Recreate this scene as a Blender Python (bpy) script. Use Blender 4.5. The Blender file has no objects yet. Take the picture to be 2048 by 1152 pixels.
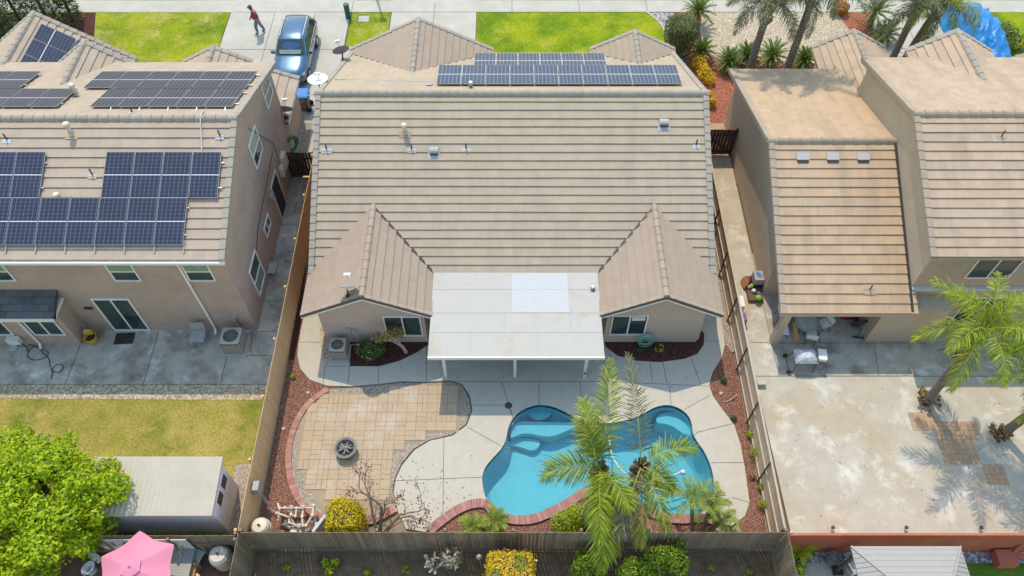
import bpy, bmesh, math, random
from mathutils import Vector, Matrix, Euler, noise

# ---------------------------------------------------------------- camera, sky, sun, exposure
sc = bpy.context.scene
R = math.radians
FOC, PITCH, CAMH = 1568.0, R(54.8), 28.5          # focal length in pixels of a 2048 wide picture, tilt below the horizon, height
cam_data = bpy.data.cameras.new('camera')
cam_data.sensor_width = 36.0
cam_data.lens = FOC / 2048 * 36.0
cam_data.clip_start = 0.5
cam_data.clip_end = 2000
cam = bpy.data.objects.new('camera', cam_data)
sc.collection.objects.link(cam)
cam.location = (0, 0, CAMH)
cam.rotation_euler = (math.pi / 2 - PITCH, 0, 0)
sc.camera = cam

SUN = Vector((-0.155, 0.55, 1.0)).normalized()     # towards the sun
wd = bpy.data.worlds.new('World'); sc.world = wd
wd.use_nodes = True
wn = wd.node_tree
sky = wn.nodes.new('ShaderNodeTexSky')
sky.sky_type = 'NISHITA'; sky.sun_disc = False
sky.sun_elevation = math.asin(SUN.z)
sky.sun_rotation = math.atan2(SUN.x, SUN.y)
sky.air_density = 2.2; sky.dust_density = 0.8; sky.ozone_density = 2.4
bg = wn.nodes['Background']
wn.links.new(sky.outputs[0], bg.inputs[0])
bg.inputs[1].default_value = 0.15
sl = bpy.data.lights.new('sun', 'SUN')
sl.energy = 2.15; sl.angle = R(0.55); sl.color = (1.0, 0.85, 0.64)
so = bpy.data.objects.new('sun', sl); sc.collection.objects.link(so)
so.rotation_euler = SUN.to_track_quat('Z', 'Y').to_euler()
sc.view_settings.view_transform = 'Standard'
sc.view_settings.look = 'None'
sc.view_settings.gamma = 1.0
sc.view_settings.exposure = 0.62
sc.cycles.max_bounces = 6
sc.cycles.transparent_max_bounces = 12
sc.cycles.caustics_refractive = False
sc.cycles.caustics_reflective = False

# ---------------------------------------------------------------- survey helpers: where a sight line meets a plane of the site
_c, _s = math.cos(PITCH), math.sin(PITCH)
def _ray(px, py):
    u = (px - 1024) / FOC; v = -(py - 576) / FOC
    return u, _c + v * _s, -_s + v * _c
def G(px, py, z=0.0):                               # on a level plane
    d = _ray(px, py); t = (z - CAMH) / d[2]
    return (d[0] * t, d[1] * t, z)
def GS(pts, z=0.0):
    return [G(p[0], p[1], z)[:2] for p in pts]
def onslope(px, py, y0, z0, s):                     # on a roof plane z = z0 + s (y - y0)
    d = _ray(px, py); t = (z0 - s * y0 - CAMH) / (d[2] - s * d[1])
    return (d[0] * t, d[1] * t, CAMH + d[2] * t)

# ---------------------------------------------------------------- scene graph helpers
COL = sc.collection
def wpos(o):
    p = Vector((0, 0, 0))
    while o is not None:
        p = p + o.location; o = o.parent
    return p
def tag(o, label=None, cat=None, group=None, kind=None):
    if label: o['label'] = label
    if cat: o['category'] = cat
    if group: o['group'] = group
    if kind: o['kind'] = kind
    return o
def T(name, label, cat, loc=(0, 0, 0), rz=0.0, group=None):
    o = bpy.data.objects.new(name, None); COL.objects.link(o)
    o.empty_display_size = 0.3
    o.location = loc; o.rotation_euler = (0, 0, rz)
    return tag(o, label, cat, group)
def dup(root, loc, rz=None, label=None, group=None, scale=None):
    def rec(o, par):
        c = o.copy(); COL.objects.link(c); c.parent = par
        for ch in [q for q in KIDS.get(o.name, [])]:
            k = rec(ch, c); KIDS.setdefault(c.name, []).append(k)
        return c
    c = rec(root, None)
    c.location = loc
    if rz is not None: c.rotation_euler = (0, 0, rz)
    if scale: c.scale = (scale, scale, scale)
    if label: c['label'] = label
    if group: c['group'] = group
    return c
KIDS = {}

class MB:
    """collects faces of one mesh"""
    def __init__(s): s.v = []; s.f = []; s.m = []
    def add(s, vs, fs, m=0):
        n = len(s.v)
        s.v += [tuple(q) for q in vs]
        s.f += [tuple(i + n for i in f) for f in fs]
        s.m += [m] * len(fs)
        return s
    def box(s, x0, x1, y0, y1, z0, z1, m=0):
        return s.add([(x0,y0,z0),(x1,y0,z0),(x1,y1,z0),(x0,y1,z0),(x0,y0,z1),(x1,y0,z1),(x1,y1,z1),(x0,y1,z1)],
              [(0,3,2,1),(4,5,6,7),(0,1,5,4),(1,2,6,5),(2,3,7,6),(3,0,4,7)], m)
    def obox(s, c, size, rot=(0, 0, 0), m=0):
        M = Euler(rot).to_matrix() if not isinstance(rot, Matrix) else rot
        c = Vector(c); hx, hy, hz = size[0]/2, size[1]/2, size[2]/2
        vs = [c + M @ Vector((a*hx, b*hy, d*hz)) for d in (-1, 1) for a, b in ((-1,-1),(1,-1),(1,1),(-1,1))]
        return s.add(vs, [(0,3,2,1),(4,5,6,7),(0,1,5,4),(1,2,6,5),(2,3,7,6),(3,0,4,7)], m)
    def beam(s, a, b, w, h, m=0, up=(0, 0, 1)):
        a = Vector(a); b = Vector(b); d = (b - a)
        x = d.normalized(); y = Vector(up).cross(x)
        if y.length < 1e-4: y = Vector((1, 0, 0)).cross(x)
        y.normalize(); z = x.cross(y)
        vs = [p + y * (i * w / 2) + z * (j * h / 2) for p in (a, b) for i, j in ((-1,-1),(1,-1),(1,1),(-1,1))]
        return s.add(vs, [(0,1,2,3),(7,6,5,4),(0,4,5,1),(1,5,6,2),(2,6,7,3),(3,7,4,0)], m)
    def tube(s, pts, r, n=8, m=0, cap=True):
        pts = [Vector(p) for p in pts]; k = len(pts)
        rs = r if isinstance(r, (list, tuple)) else [r] * k
        vs = []; ref = None
        for i, p in enumerate(pts):
            d = (pts[min(i+1, k-1)] - pts[max(i-1, 0)]).normalized()
            if ref is None:
                ref = d.orthogonal().normalized()
            ref = (ref - d * ref.dot(d))
            ref = ref.normalized() if ref.length > 1e-5 else d.orthogonal().normalized()
            bi = d.cross(ref)
            for j in range(n):
                a = 2 * math.pi * j / n
                vs.append(p + (ref * math.cos(a) + bi * math.sin(a)) * rs[i])
        fs = [(i*n + j, i*n + (j+1) % n, (i+1)*n + (j+1) % n, (i+1)*n + j) for i in range(k-1) for j in range(n)]
        if cap: fs += [tuple(reversed(range(n))), tuple((k-1)*n + j for j in range(n))]
        return s.add(vs, fs, m)
    def lathe(s, prof, c=(0, 0, 0), n=20, m=0, rot=None):
        c = Vector(c); vs = []
        for r, z in prof:
            for j in range(n):
                a = 2 * math.pi * j / n
                q = Vector((r * math.cos(a), r * math.sin(a), z))
                if rot is not None: q = rot @ q
                vs.append(c + q)
        k = len(prof)
        fs = [(i*n + j, i*n + (j+1) % n, (i+1)*n + (j+1) % n, (i+1)*n + j) for i in range(k-1) for j in range(n)]
        return s.add(vs, fs, m)
    def prism(s, poly, z0, z1, m=0, side=None):
        n = len(poly)
        a = sum(poly[i][0]*poly[(i+1) % n][1] - poly[(i+1) % n][0]*poly[i][1] for i in range(n))
        if a < 0: poly = list(reversed(poly))
        vs = [(p[0], p[1], z0) for p in poly] + [(p[0], p[1], z1) for p in poly]
        s.add(vs, [tuple(range(n, 2*n))], m)
        s.add(vs, [(i, (i+1) % n, n + (i+1) % n, n + i) for i in range(n)], m if side is None else side)
        return s
    def poly(s, pts, m=0):
        return s.add(pts, [tuple(range(len(pts)))], m)
    def xprism(s, poly, x0, x1, m=0):
        n = len(poly); vs = [(x0, p[0], p[1]) for p in poly] + [(x1, p[0], p[1]) for p in poly]
        return s.add(vs, [tuple(range(n)), tuple(range(2*n-1, n-1, -1))] + [(i, n+i, n+(i+1) % n, (i+1) % n) for i in range(n)], m)
    def build(s, name, mats, parent=None, smooth=False, origin=None):
        off = wpos(parent) if parent is not None else Vector(origin or (0, 0, 0))
        me = bpy.data.meshes.new(name)
        me.from_pydata([(v[0]-off.x, v[1]-off.y, v[2]-off.z) for v in s.v], [], s.f)
        if not isinstance(mats, (list, tuple)): mats = [mats]
        for q in mats: me.materials.append(q)
        if len(mats) > 1: me.polygons.foreach_set('material_index', s.m)
        if smooth: me.polygons.foreach_set('use_smooth', [True] * len(me.polygons))
        me.update()
        o = bpy.data.objects.new(name, me); COL.objects.link(o)
        if parent is not None:
            o.parent = parent; KIDS.setdefault(parent.name, []).append(o)
        elif origin is not None: o.location = origin
        return o

# ---------------------------------------------------------------- procedural materials
def _new(name):
    m = bpy.data.materials.new(name); m.use_nodes = True
    nt = m.node_tree
    return m, nt, nt.nodes['Principled BSDF']
def _n(nt, typ, **kw):
    nd = nt.nodes.new(typ)
    for k, v in kw.items(): setattr(nd, k, v)
    return nd
def _ramp(nt, fac, stops, mode='LINEAR'):
    r = _n(nt, 'ShaderNodeValToRGB'); cr = r.color_ramp; cr.interpolation = mode
    while len(cr.elements) < len(stops): cr.elements.new(0.5)
    for e, (p, c) in zip(cr.elements, stops):
        e.position = p; e.color = (*c, 1) if len(c) == 3 else c
    nt.links.new(fac, r.inputs[0]); return r.outputs[0]
def _coord(nt, scale=(1, 1, 1), rot=(0, 0, 0)):
    tc = _n(nt, 'ShaderNodeTexCoord'); mp = _n(nt, 'ShaderNodeMapping')
    mp.inputs['Scale'].default_value = scale; mp.inputs['Rotation'].default_value = rot
    nt.links.new(tc.outputs['Object'], mp.inputs[0]); return mp.outputs[0]
def _noise(nt, vec, scale, detail=6, rough=0.6, dist=0.0):
    n = _n(nt, 'ShaderNodeTexNoise'); n.inputs['Scale'].default_value = scale
    n.inputs['Detail'].default_value = detail; n.inputs['Roughness'].default_value = rough
    n.inputs['Distortion'].default_value = dist
    nt.links.new(vec, n.inputs['Vector']); return n.outputs['Fac']
def _mix(nt, fac, a, b, blend='MIX'):
    x = _n(nt, 'ShaderNodeMix', data_type='RGBA', blend_type=blend)
    if isinstance(fac, (int, float)): x.inputs[0].default_value = fac
    else: nt.links.new(fac, x.inputs[0])
    for i, q in ((6, a), (7, b)):
        if isinstance(q, tuple): x.inputs[i].default_value = (*q, 1) if len(q) == 3 else q
        else: nt.links.new(q, x.inputs[i])
    return x.outputs[2]
def _bump(nt, b, h, strength, dist=0.02):
    n = _n(nt, 'ShaderNodeBump'); n.inputs['Strength'].default_value = strength
    n.inputs['Distance'].default_value = dist
    nt.links.new(h, n.inputs['Height']); nt.links.new(n.outputs[0], b.inputs['Normal'])
def _set(b, rough, metal=0.0, spec=0.35):
    b.inputs['Roughness'].default_value = rough; b.inputs['Metallic'].default_value = metal
    b.inputs['Specular IOR Level'].default_value = spec

def plain(name, col, rough=0.5, metal=0.0, var=0.12, scale=6.0, spec=0.35, coat=0.0):
    m, nt, b = _new(name); _set(b, rough, metal, spec)
    v = _coord(nt); f = _noise(nt, v, scale)
    lo = tuple(c * (1 - var) for c in col); hi = tuple(min(1, c * (1 + var)) for c in col)
    nt.links.new(_ramp(nt, f, [(0.3, lo), (0.7, hi)]), b.inputs['Base Color'])
    if coat: b.inputs['Coat Weight'].default_value = coat
    return m
def rough_mat(name, c1, c2, scale=8.0, fine=60.0, rough=0.9, bump=0.3, stain=None, stain_scale=0.6, stain_lo=0.5, stain_hi=0.7,
              stretch=(1, 1, 1), stain2=None, s2_scale=2.0, s2=(0.58, 0.7)):
    m, nt, b = _new(name); _set(b, rough, 0, 0.25)
    v = _coord(nt, stretch)
    c = _ramp(nt, _noise(nt, v, scale, 8, 0.65), [(0.3, c1), (0.7, c2)])
    fn = _noise(nt, v, fine, 3, 0.7)
    c = _mix(nt, 0.5, c, _ramp(nt, fn, [(0.3, (0.62,)*3), (0.7, (1.0,)*3)]), 'MULTIPLY')
    if stain is not None:
        sf = _ramp(nt, _noise(nt, v, stain_scale, 8, 0.66, 0.2), [(stain_lo, (0, 0, 0)), (stain_hi, (1, 1, 1))])
        c = _mix(nt, sf, c, stain)
    if stain2 is not None:
        sf = _ramp(nt, _noise(nt, v, s2_scale, 9, 0.72, 0.2), [(s2[0], (0, 0, 0)), (s2[1], (1, 1, 1))])
        c = _mix(nt, sf, c, stain2)
    nt.links.new(c, b.inputs['Base Color'])
    if bump: _bump(nt, b, fn, bump)
    return m
def island(name, cols, rough=0.85, nscale=3.0, nvar=0.25, bump=0.2, stretch=(1, 1, 1), streak=None, spec=0.3, streak_rng=(0.5, 0.75)):
    """each loose piece of the mesh (tile, board, brick, leaf) picks its own tone"""
    m, nt, b = _new(name); _set(b, rough, 0, spec)
    g = _n(nt, 'ShaderNodeNewGeometry')
    k = len(cols)
    c = _ramp(nt, g.outputs['Random Per Island'], [((i + 0.5) / k, q) for i, q in enumerate(cols)])
    v = _coord(nt, stretch)
    f = _noise(nt, v, nscale, 8, 0.65)
    c = _mix(nt, 1.0, c, _ramp(nt, f, [(0.25, (1 - nvar,)*3), (0.75, (1.0,)*3)]), 'MULTIPLY')
    sp_ = _noise(nt, v, 14.0, 4, 0.7)
    c = _mix(nt, 1.0, c, _ramp(nt, sp_, [(0.28, (1 - nvar*0.9,)*3), (0.5, (1.0,)*3)]), 'MULTIPLY')
    if streak is not None:
        v2 = _coord(nt, streak[1])
        sf = _ramp(nt, _noise(nt, v2, streak[2], 6, 0.6), [(streak_rng[0], (0, 0, 0)), (streak_rng[1], (1, 1, 1))])
        c = _mix(nt, sf, c, streak[0])
    nt.links.new(c, b.inputs['Base Color'])
    if bump: _bump(nt, b, _noise(nt, v, 40, 3), bump)
    return m
def leafmat(name, cols, trans=0.35, rough=0.5):
    m, nt, b = _new(name); _set(b, rough, 0, 0.35)
    g = _n(nt, 'ShaderNodeNewGeometry'); k = len(cols)
    c = _ramp(nt, g.outputs['Random Per Island'], [((i + 0.5) / k, q) for i, q in enumerate(cols)])
    nt.links.new(c, b.inputs['Base Color'])
    tr = _n(nt, 'ShaderNodeBsdfTranslucent')
    nt.links.new(_mix(nt, 1.0, c, (1.35, 1.3, 0.6), 'MULTIPLY'), tr.inputs[0])
    mx = _n(nt, 'ShaderNodeMixShader'); mx.inputs[0].default_value = trans
    nt.links.new(b.outputs[0], mx.inputs[1]); nt.links.new(tr.outputs[0], mx.inputs[2])
    nt.links.new(mx.outputs[0], nt.nodes['Material Output'].inputs[0])
    return m
def stones(name, cols, scale=14.0, rough=0.9, gap=(0.05, 0.045, 0.04), bump=0.8, patch=None, patch_scale=0.5):
    m, nt, b = _new(name); _set(b, rough, 0, 0.25)
    v = _coord(nt)
    vo = _n(nt, 'ShaderNodeTexVoronoi'); vo.inputs['Scale'].default_value = scale
    nt.links.new(v, vo.inputs['Vector'])
    sp = _n(nt, 'ShaderNodeSeparateColor'); nt.links.new(vo.outputs['Color'], sp.inputs[0])
    k = len(cols)
    c = _ramp(nt, sp.outputs[0], [((i + 0.5) / k, q) for i, q in enumerate(cols)])
    edge = _ramp(nt, vo.outputs['Distance'], [(0.35, (0, 0, 0)), (0.75, (1, 1, 1))])
    c = _mix(nt, edge, c, gap)
    if patch is not None:
        pf = _ramp(nt, _noise(nt, v, patch_scale, 6), [(0.48, (0, 0, 0)), (0.66, (1, 1, 1))])
        c = _mix(nt, pf, c, _mix(nt, 0.55, c, patch))
    nt.links.new(c, b.inputs['Base Color'])
    inv = _ramp(nt, vo.outputs['Distance'], [(0.0, (1, 1, 1)), (0.8, (0, 0, 0))])
    _bump(nt, b, inv, bump, 0.03)
    return m
def lawnmat(name, c_dark, c_mid, c_lite, c_dry, dry=(0.5, 0.68), scale=0.5):
    m, nt, b = _new(name); _set(b, 0.9, 0, 0.15)
    v = _coord(nt)
    big = _noise(nt, v, scale, 6, 0.6)
    c = _ramp(nt, big, [(0.36, c_dark), (0.5, c_mid), (0.64, c_lite)])
    v2 = _coord(nt, (1, 1, 1))
    sf = _ramp(nt, _noise(nt, v2, scale * 1.3 + 0.17, 8, 0.7, 0.4), [(dry[0], (0, 0, 0)), (dry[1], (1, 1, 1))])
    c = _mix(nt, sf, c, c_dry)
    fn = _noise(nt, v, 11.0, 8, 0.85)
    c = _mix(nt, 1.0, c, _ramp(nt, fn, [(0.36, (0.42, 0.46, 0.4)), (0.64, (1.28, 1.22, 1.1))]), 'MULTIPLY')
    nt.links.new(c, b.inputs['Base Color'])
    _bump(nt, b, fn, 0.7, 0.05)
    return m
# ---------------------------------------------------------------- materials
M = {}
M['soil'] = rough_mat('soil', (0.105, 0.07, 0.043), (0.21, 0.145, 0.09), 3, 50, bump=0.5)
M['ground'] = rough_mat('dry_ground', (0.22, 0.18, 0.11), (0.33, 0.28, 0.18), 0.6, 20)
M['deck'] = rough_mat('pool_deck_concrete', (0.49, 0.455, 0.38), (0.555, 0.52, 0.435), 3, 130, 0.85, 0.12, stain=(0.44, 0.40, 0.33), stain_scale=0.55, stain_lo=0.55, stain_hi=0.8)
M['walk'] = rough_mat('pale_concrete', (0.46, 0.44, 0.385), (0.55, 0.53, 0.465), 1.2, 120, 0.85, 0.1, stain=(0.39, 0.375, 0.33), stain_scale=0.4, stain_lo=0.48, stain_hi=0.7)
M['patio_worn'] = rough_mat('worn_patio_concrete', (0.385, 0.35, 0.29), (0.53, 0.485, 0.41), 1.3, 90, 0.8, 0.12, stain=(0.13, 0.115, 0.08), stain_scale=0.75, stain_lo=0.46, stain_hi=0.72, stain2=(0.62, 0.62, 0.58), s2_scale=1.1, s2=(0.54, 0.7))
M['yard_slab'] = rough_mat('stained_slab_concrete', (0.44, 0.405, 0.33), (0.54, 0.505, 0.425), 1.1, 90, 0.85, 0.15, stain=(0.42, 0.345, 0.245), stain_scale=0.4, stain_lo=0.46, stain_hi=0.66, stain2=(0.62, 0.60, 0.54), s2_scale=0.9, s2=(0.52, 0.68))
M['joint'] = plain('joint_dark', (0.13, 0.125, 0.115), 0.9)
M['mulch'] = stones('red_wood_mulch', [(0.26, 0.118, 0.08), (0.37, 0.185, 0.13), (0.20, 0.09, 0.063), (0.46, 0.27, 0.20), (0.31, 0.148, 0.105)], 22, 0.95, (0.13, 0.06, 0.043), 1.0)
M['mulch_dark'] = stones('dark_wood_mulch', [(0.10, 0.035, 0.03), (0.15, 0.05, 0.04), (0.08, 0.03, 0.025), (0.2, 0.08, 0.06)], 26, 0.95, (0.045, 0.018, 0.015), 1.0)
M['mulch_front'] = stones('orange_bark_mulch', [(0.40, 0.13, 0.07), (0.52, 0.19, 0.11), (0.33, 0.10, 0.055), (0.58, 0.27, 0.17)], 18, 0.95, (0.2, 0.07, 0.045), 1.0)
M['gravel'] = stones('grey_gravel', [(0.48, 0.41, 0.32), (0.36, 0.31, 0.25), (0.56, 0.49, 0.40), (0.28, 0.24, 0.195), (0.43, 0.37, 0.29)], 18, 0.9, (0.25, 0.21, 0.165), 0.8)
M['river'] = stones('river_stones', [(0.55, 0.45, 0.32), (0.40, 0.33, 0.25), (0.66, 0.58, 0.45), (0.50, 0.41, 0.29), (0.42, 0.36, 0.28)], 11, 0.85, (0.34, 0.275, 0.19), 0.8)
M['drain_rock'] = stones('drain_rock', [(0.54, 0.46, 0.33), (0.64, 0.57, 0.45), (0.44, 0.37, 0.26), (0.58, 0.50, 0.37), (0.40, 0.33, 0.23)], 11, 0.9, (0.26, 0.215, 0.14), 0.8, patch=(0.30, 0.25, 0.12), patch_scale=0.7)
M['grey_rock'] = stones('blue_grey_rock', [(0.36, 0.36, 0.36), (0.5, 0.5, 0.5), (0.26, 0.26, 0.27), (0.58, 0.57, 0.55)], 9, 0.9, (0.15, 0.15, 0.15), 1.0)
M['lawn'] = lawnmat('front_lawn', (0.13, 0.235, 0.010), (0.24, 0.33, 0.010), (0.35, 0.40, 0.012), (0.46, 0.40, 0.10), (0.55, 0.72), 0.45)
M['lawn_left'] = lawnmat('left_lawn', (0.14, 0.225, 0.012), (0.25, 0.315, 0.014), (0.35, 0.385, 0.018), (0.48, 0.41, 0.14), (0.5, 0.68), 0.4)
M['lawn_dry'] = lawnmat('dry_lawn', (0.16, 0.21, 0.025), (0.31, 0.29, 0.06), (0.40, 0.335, 0.09), (0.47, 0.365, 0.125), (0.47, 0.66), 0.55)
M['turf'] = lawnmat('turf', (0.07, 0.15, 0.02), (0.10, 0.2, 0.025), (0.13, 0.24, 0.03), (0.13, 0.22, 0.03))
M['asphalt'] = rough_mat('asphalt', (0.045, 0.045, 0.045), (0.07, 0.07, 0.07), 4, 90)
M['paver'] = island('paver', [(0.465, 0.355, 0.237), (0.475, 0.365, 0.242), (0.455, 0.36, 0.255), (0.485, 0.36, 0.225), (0.46, 0.365, 0.26), (0.47, 0.37, 0.255)], 0.75, 2.5, 0.14, 0.05, streak=((0.55, 0.50, 0.44), (1, 1, 1), 0.45), streak_rng=(0.52, 0.75), spec=0.2)
M['paver_bed'] = rough_mat('paver_sand', (0.36, 0.27, 0.18), (0.43, 0.33, 0.22), 5, 60)
M['brick'] = island('brick_edging', [(0.42, 0.19, 0.145), (0.49, 0.245, 0.195), (0.45, 0.22, 0.165), (0.52, 0.29, 0.235)], 0.8, 6, 0.2, 0.15)
M['coping'] = island('brick_coping', [(0.37, 0.165, 0.15), (0.43, 0.215, 0.195), (0.34, 0.145, 0.135), (0.46, 0.25, 0.22)], 0.8, 6, 0.2, 0.15)
M['mortar'] = plain('mortar', (0.50, 0.38, 0.33), 0.9)
M['orange_paver'] = island('orange_paver', [(0.48, 0.33, 0.205), (0.52, 0.36, 0.23), (0.45, 0.315, 0.20)], 0.8, 4, 0.25, 0.2)
TANROOF = [(0.455, 0.371, 0.278), (0.470, 0.384, 0.288), (0.438, 0.357, 0.268), (0.46, 0.375, 0.281)]
M['roof_main'] = island('roof_tile_tan', TANROOF, 0.85, 2.5, 0.14, 0.12, (1, 1, 1), ((0.345, 0.295, 0.225), (1.1, 0.16, 0.16), 1.5), streak_rng=(0.50, 0.80))
M['roof_wing'] = island('roof_tile_plain', [(0.37, 0.295, 0.23), (0.382, 0.305, 0.238), (0.358, 0.285, 0.222)], 0.85, 2.5, 0.12, 0.12)
M['roof_left'] = island('roof_tile_pale', [(0.455, 0.368, 0.286), (0.475, 0.384, 0.30), (0.435, 0.35, 0.273)], 0.85, 2.5, 0.14, 0.12, streak=((0.38, 0.315, 0.24), (1.4, 0.2, 0.2), 1.2), streak_rng=(0.52, 0.8))
M['roof_right'] = island('roof_tile_sand', [(0.51, 0.37, 0.245), (0.54, 0.395, 0.265), (0.475, 0.345, 0.232), (0.525, 0.38, 0.252)], 0.85, 2.5, 0.14, 0.12, streak=((0.35, 0.26, 0.18), (1.3, 0.18, 0.18), 1.3), streak_rng=(0.5, 0.8))
M['roof_right_up'] = island('roof_tile_sand_upper', [(0.49, 0.37, 0.268), (0.52, 0.396, 0.287), (0.46, 0.35, 0.255)], 0.85, 2.5, 0.14, 0.12, streak=((0.33, 0.26, 0.19), (1.3, 0.18, 0.18), 1.3), streak_rng=(0.5, 0.8))
M['ridge_grey'] = island('ridge_cap_grey', [(0.37, 0.335, 0.285), (0.39, 0.352, 0.30), (0.35, 0.317, 0.27)], 0.85, 4, 0.15, 0.1)
M['ridge_tan'] = island('ridge_cap_tan', [(0.40, 0.325, 0.255), (0.42, 0.34, 0.267), (0.38, 0.31, 0.243)], 0.85, 4, 0.15, 0.1)
M['roof_dark'] = island('slate_grey_tile', [(0.12, 0.125, 0.13), (0.15, 0.155, 0.16), (0.10, 0.10, 0.11)], 0.8, 3, 0.3, 0.15)
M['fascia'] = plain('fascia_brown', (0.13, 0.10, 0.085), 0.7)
M['white'] = plain('white_paint', (0.76, 0.755, 0.74), 0.5, var=0.05)
M['stucco_main'] = rough_mat('stucco_taupe', (0.52, 0.415, 0.355), (0.57, 0.455, 0.39), 1.5, 16, 0.9, 0.35)
M['stucco_left'] = rough_mat('stucco_pinkish', (0.47, 0.35, 0.29), (0.52, 0.395, 0.33), 1.2, 16, 0.9, 0.35, stain=(0.35, 0.265, 0.225), stain_scale=0.7, stain_lo=0.45, stain_hi=0.75)
M['stucco_right'] = rough_mat('stucco_beige', (0.47, 0.38, 0.285), (0.53, 0.44, 0.335), 1.2, 14, 0.9, 0.45)
M['patio_roof'] = rough_mat('white_patio_panel', (0.50, 0.485, 0.445), (0.53, 0.515, 0.475), 1.2, 60, 0.95, 0.03, stain=(0.46, 0.435, 0.385), stain_scale=0.5, stain_lo=0.52, stain_hi=0.75, stain2=(0.42, 0.345, 0.24), s2_scale=0.7, s2=(0.56, 0.78))
M['patio_new'] = plain('fresh_white_panel', (0.50, 0.51, 0.52), 0.95, var=0.03, spec=0.1)
M['rust'] = rough_mat('rust_stain', (0.50, 0.37, 0.21), (0.60, 0.52, 0.40), 3, 30)
M['glass'] = plain('window_glass', (0.035, 0.05, 0.05), 0.06, var=0.4, scale=1.5, spec=0.6)
M['glass_green'] = plain('greenish_glass', (0.035, 0.055, 0.048), 0.08, var=0.4, scale=1.2, spec=0.6)
M['glass_blind'] = plain('glass_over_blind', (0.20, 0.29, 0.23), 0.15, var=0.15, spec=0.5)
M['black'] = plain('black_plastic', (0.02, 0.02, 0.022), 0.5)
M['dark'] = plain('dark_metal', (0.06, 0.058, 0.056), 0.5, 0.3)
M['steel'] = plain('galvanised_steel', (0.48, 0.48, 0.47), 0.4, 0.6, var=0.15)
M['grey_box'] = plain('grey_enamel', (0.34, 0.345, 0.34), 0.5)
M['flash'] = plain('lead_flashing', (0.50, 0.52, 0.53), 0.85, var=0.08, spec=0.1)
M['vent_grey'] = plain('vent_grey', (0.43, 0.44, 0.44), 0.9, var=0.06, spec=0.1)
M['ivory'] = plain('ivory_pvc', (0.60, 0.545, 0.44), 0.5, var=0.06)
M['ac'] = plain('beige_enamel', (0.42, 0.37, 0.30), 0.5, var=0.06)
M['ac_grille'] = plain('dark_grille', (0.09, 0.085, 0.075), 0.6)
M['fan'] = plain('fan_blade', (0.30, 0.33, 0.36), 0.4, 0.4)
M['fence_new'] = island('cedar_board', [(0.74, 0.49, 0.25), (0.77, 0.53, 0.29), (0.70, 0.45, 0.225), (0.75, 0.52, 0.30), (0.72, 0.50, 0.29)], 0.85, 3, 0.2, 0.2, (6, 6, 0.7))
M['fence_old'] = island('weathered_board', [(0.30, 0.24, 0.175), (0.38, 0.305, 0.225), (0.235, 0.19, 0.142), (0.42, 0.32, 0.22), (0.32, 0.245, 0.17)], 0.9, 3, 0.4, 0.25, (7, 7, 0.6))
M['fence_right'] = island('tan_fence_board', [(0.62, 0.47, 0.33), (0.66, 0.50, 0.355), (0.59, 0.44, 0.305), (0.64, 0.48, 0.34)], 0.85, 3, 0.25, 0.2, (6, 6, 0.7))
M['rail_pale'] = island('pale_rail', [(0.55, 0.44, 0.34), (0.60, 0.50, 0.40)], 0.85, 3, 0.2, 0.15)
M['gate_wood'] = island('dark_gate_board', [(0.075, 0.045, 0.035), (0.10, 0.06, 0.045), (0.06, 0.038, 0.03)], 0.9, 3, 0.3, 0.2)
M['red_wall'] = rough_mat('red_brown_stucco', (0.47, 0.135, 0.085), (0.55, 0.17, 0.105), 1.4, 50, 0.85, 0.3, stain=(0.50, 0.20, 0.10), stain_scale=0.5)
M['shed_roof'] = rough_mat('pale_steel_roof', (0.47, 0.425, 0.34), (0.53, 0.48, 0.395), 1.5, 40, 0.5, 0.05, stain=(0.40, 0.36, 0.28), stain_scale=0.6)
M['shed_wall'] = plain('lilac_white_siding', (0.78, 0.75, 0.80), 0.6, var=0.06)
M['brown_dark'] = plain('dark_brown_shutter', (0.085, 0.045, 0.03), 0.6)
M['pink'] = rough_mat('pink_canvas', (0.72, 0.25, 0.37), (0.76, 0.29, 0.41), 2, 80, 0.85, 0.05)
M['bark'] = rough_mat('grey_bark', (0.10, 0.075, 0.055), (0.20, 0.155, 0.12), 6, 30, 0.95, 0.6)
M['bare_bark'] = rough_mat('pale_brown_bark', (0.22, 0.15, 0.115), (0.34, 0.245, 0.19), 6, 30, 0.9, 0.3)
M['twig'] = rough_mat('brown_twig', (0.14, 0.075, 0.05), (0.22, 0.13, 0.09), 6, 30, 0.9, 0.3)
def palm_trunk_mat():
    m, nt, b = _new('palm_trunk'); _set(b, 0.9, 0, 0.2)
    v = _coord(nt); w = _n(nt, 'ShaderNodeTexWave', wave_type='BANDS', bands_direction='Z')
    w.inputs['Scale'].default_value = 2.2; w.inputs['Distortion'].default_value = 1.5; w.inputs['Detail'].default_value = 3
    nt.links.new(v, w.inputs['Vector'])
    c = _ramp(nt, w.outputs['Fac'], [(0.0, (0.10, 0.075, 0.06)), (0.25, (0.24, 0.195, 0.165)), (1.0, (0.30, 0.25, 0.215))])
    c = _mix(nt, 1.0, c, _ramp(nt, _noise(nt, v, 9, 5), [(0.3, (0.6,)*3), (0.7, (1.0,)*3)]), 'MULTIPLY')
    nt.links.new(c, b.inputs['Base Color']); _bump(nt, b, w.outputs['Fac'], 0.6, 0.03); return m
M['palm_trunk'] = palm_trunk_mat()
M['palm_boot'] = island('palm_leaf_base', [(0.24, 0.17, 0.11), (0.34, 0.25, 0.17), (0.18, 0.12, 0.08)], 0.9, 5, 0.4, 0.3)
M['frond'] = leafmat('palm_leaflet', [(0.11, 0.17, 0.02), (0.20, 0.27, 0.025), (0.31, 0.37, 0.035), (0.42, 0.44, 0.07), (0.15, 0.22, 0.025)], 0.3)
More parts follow.
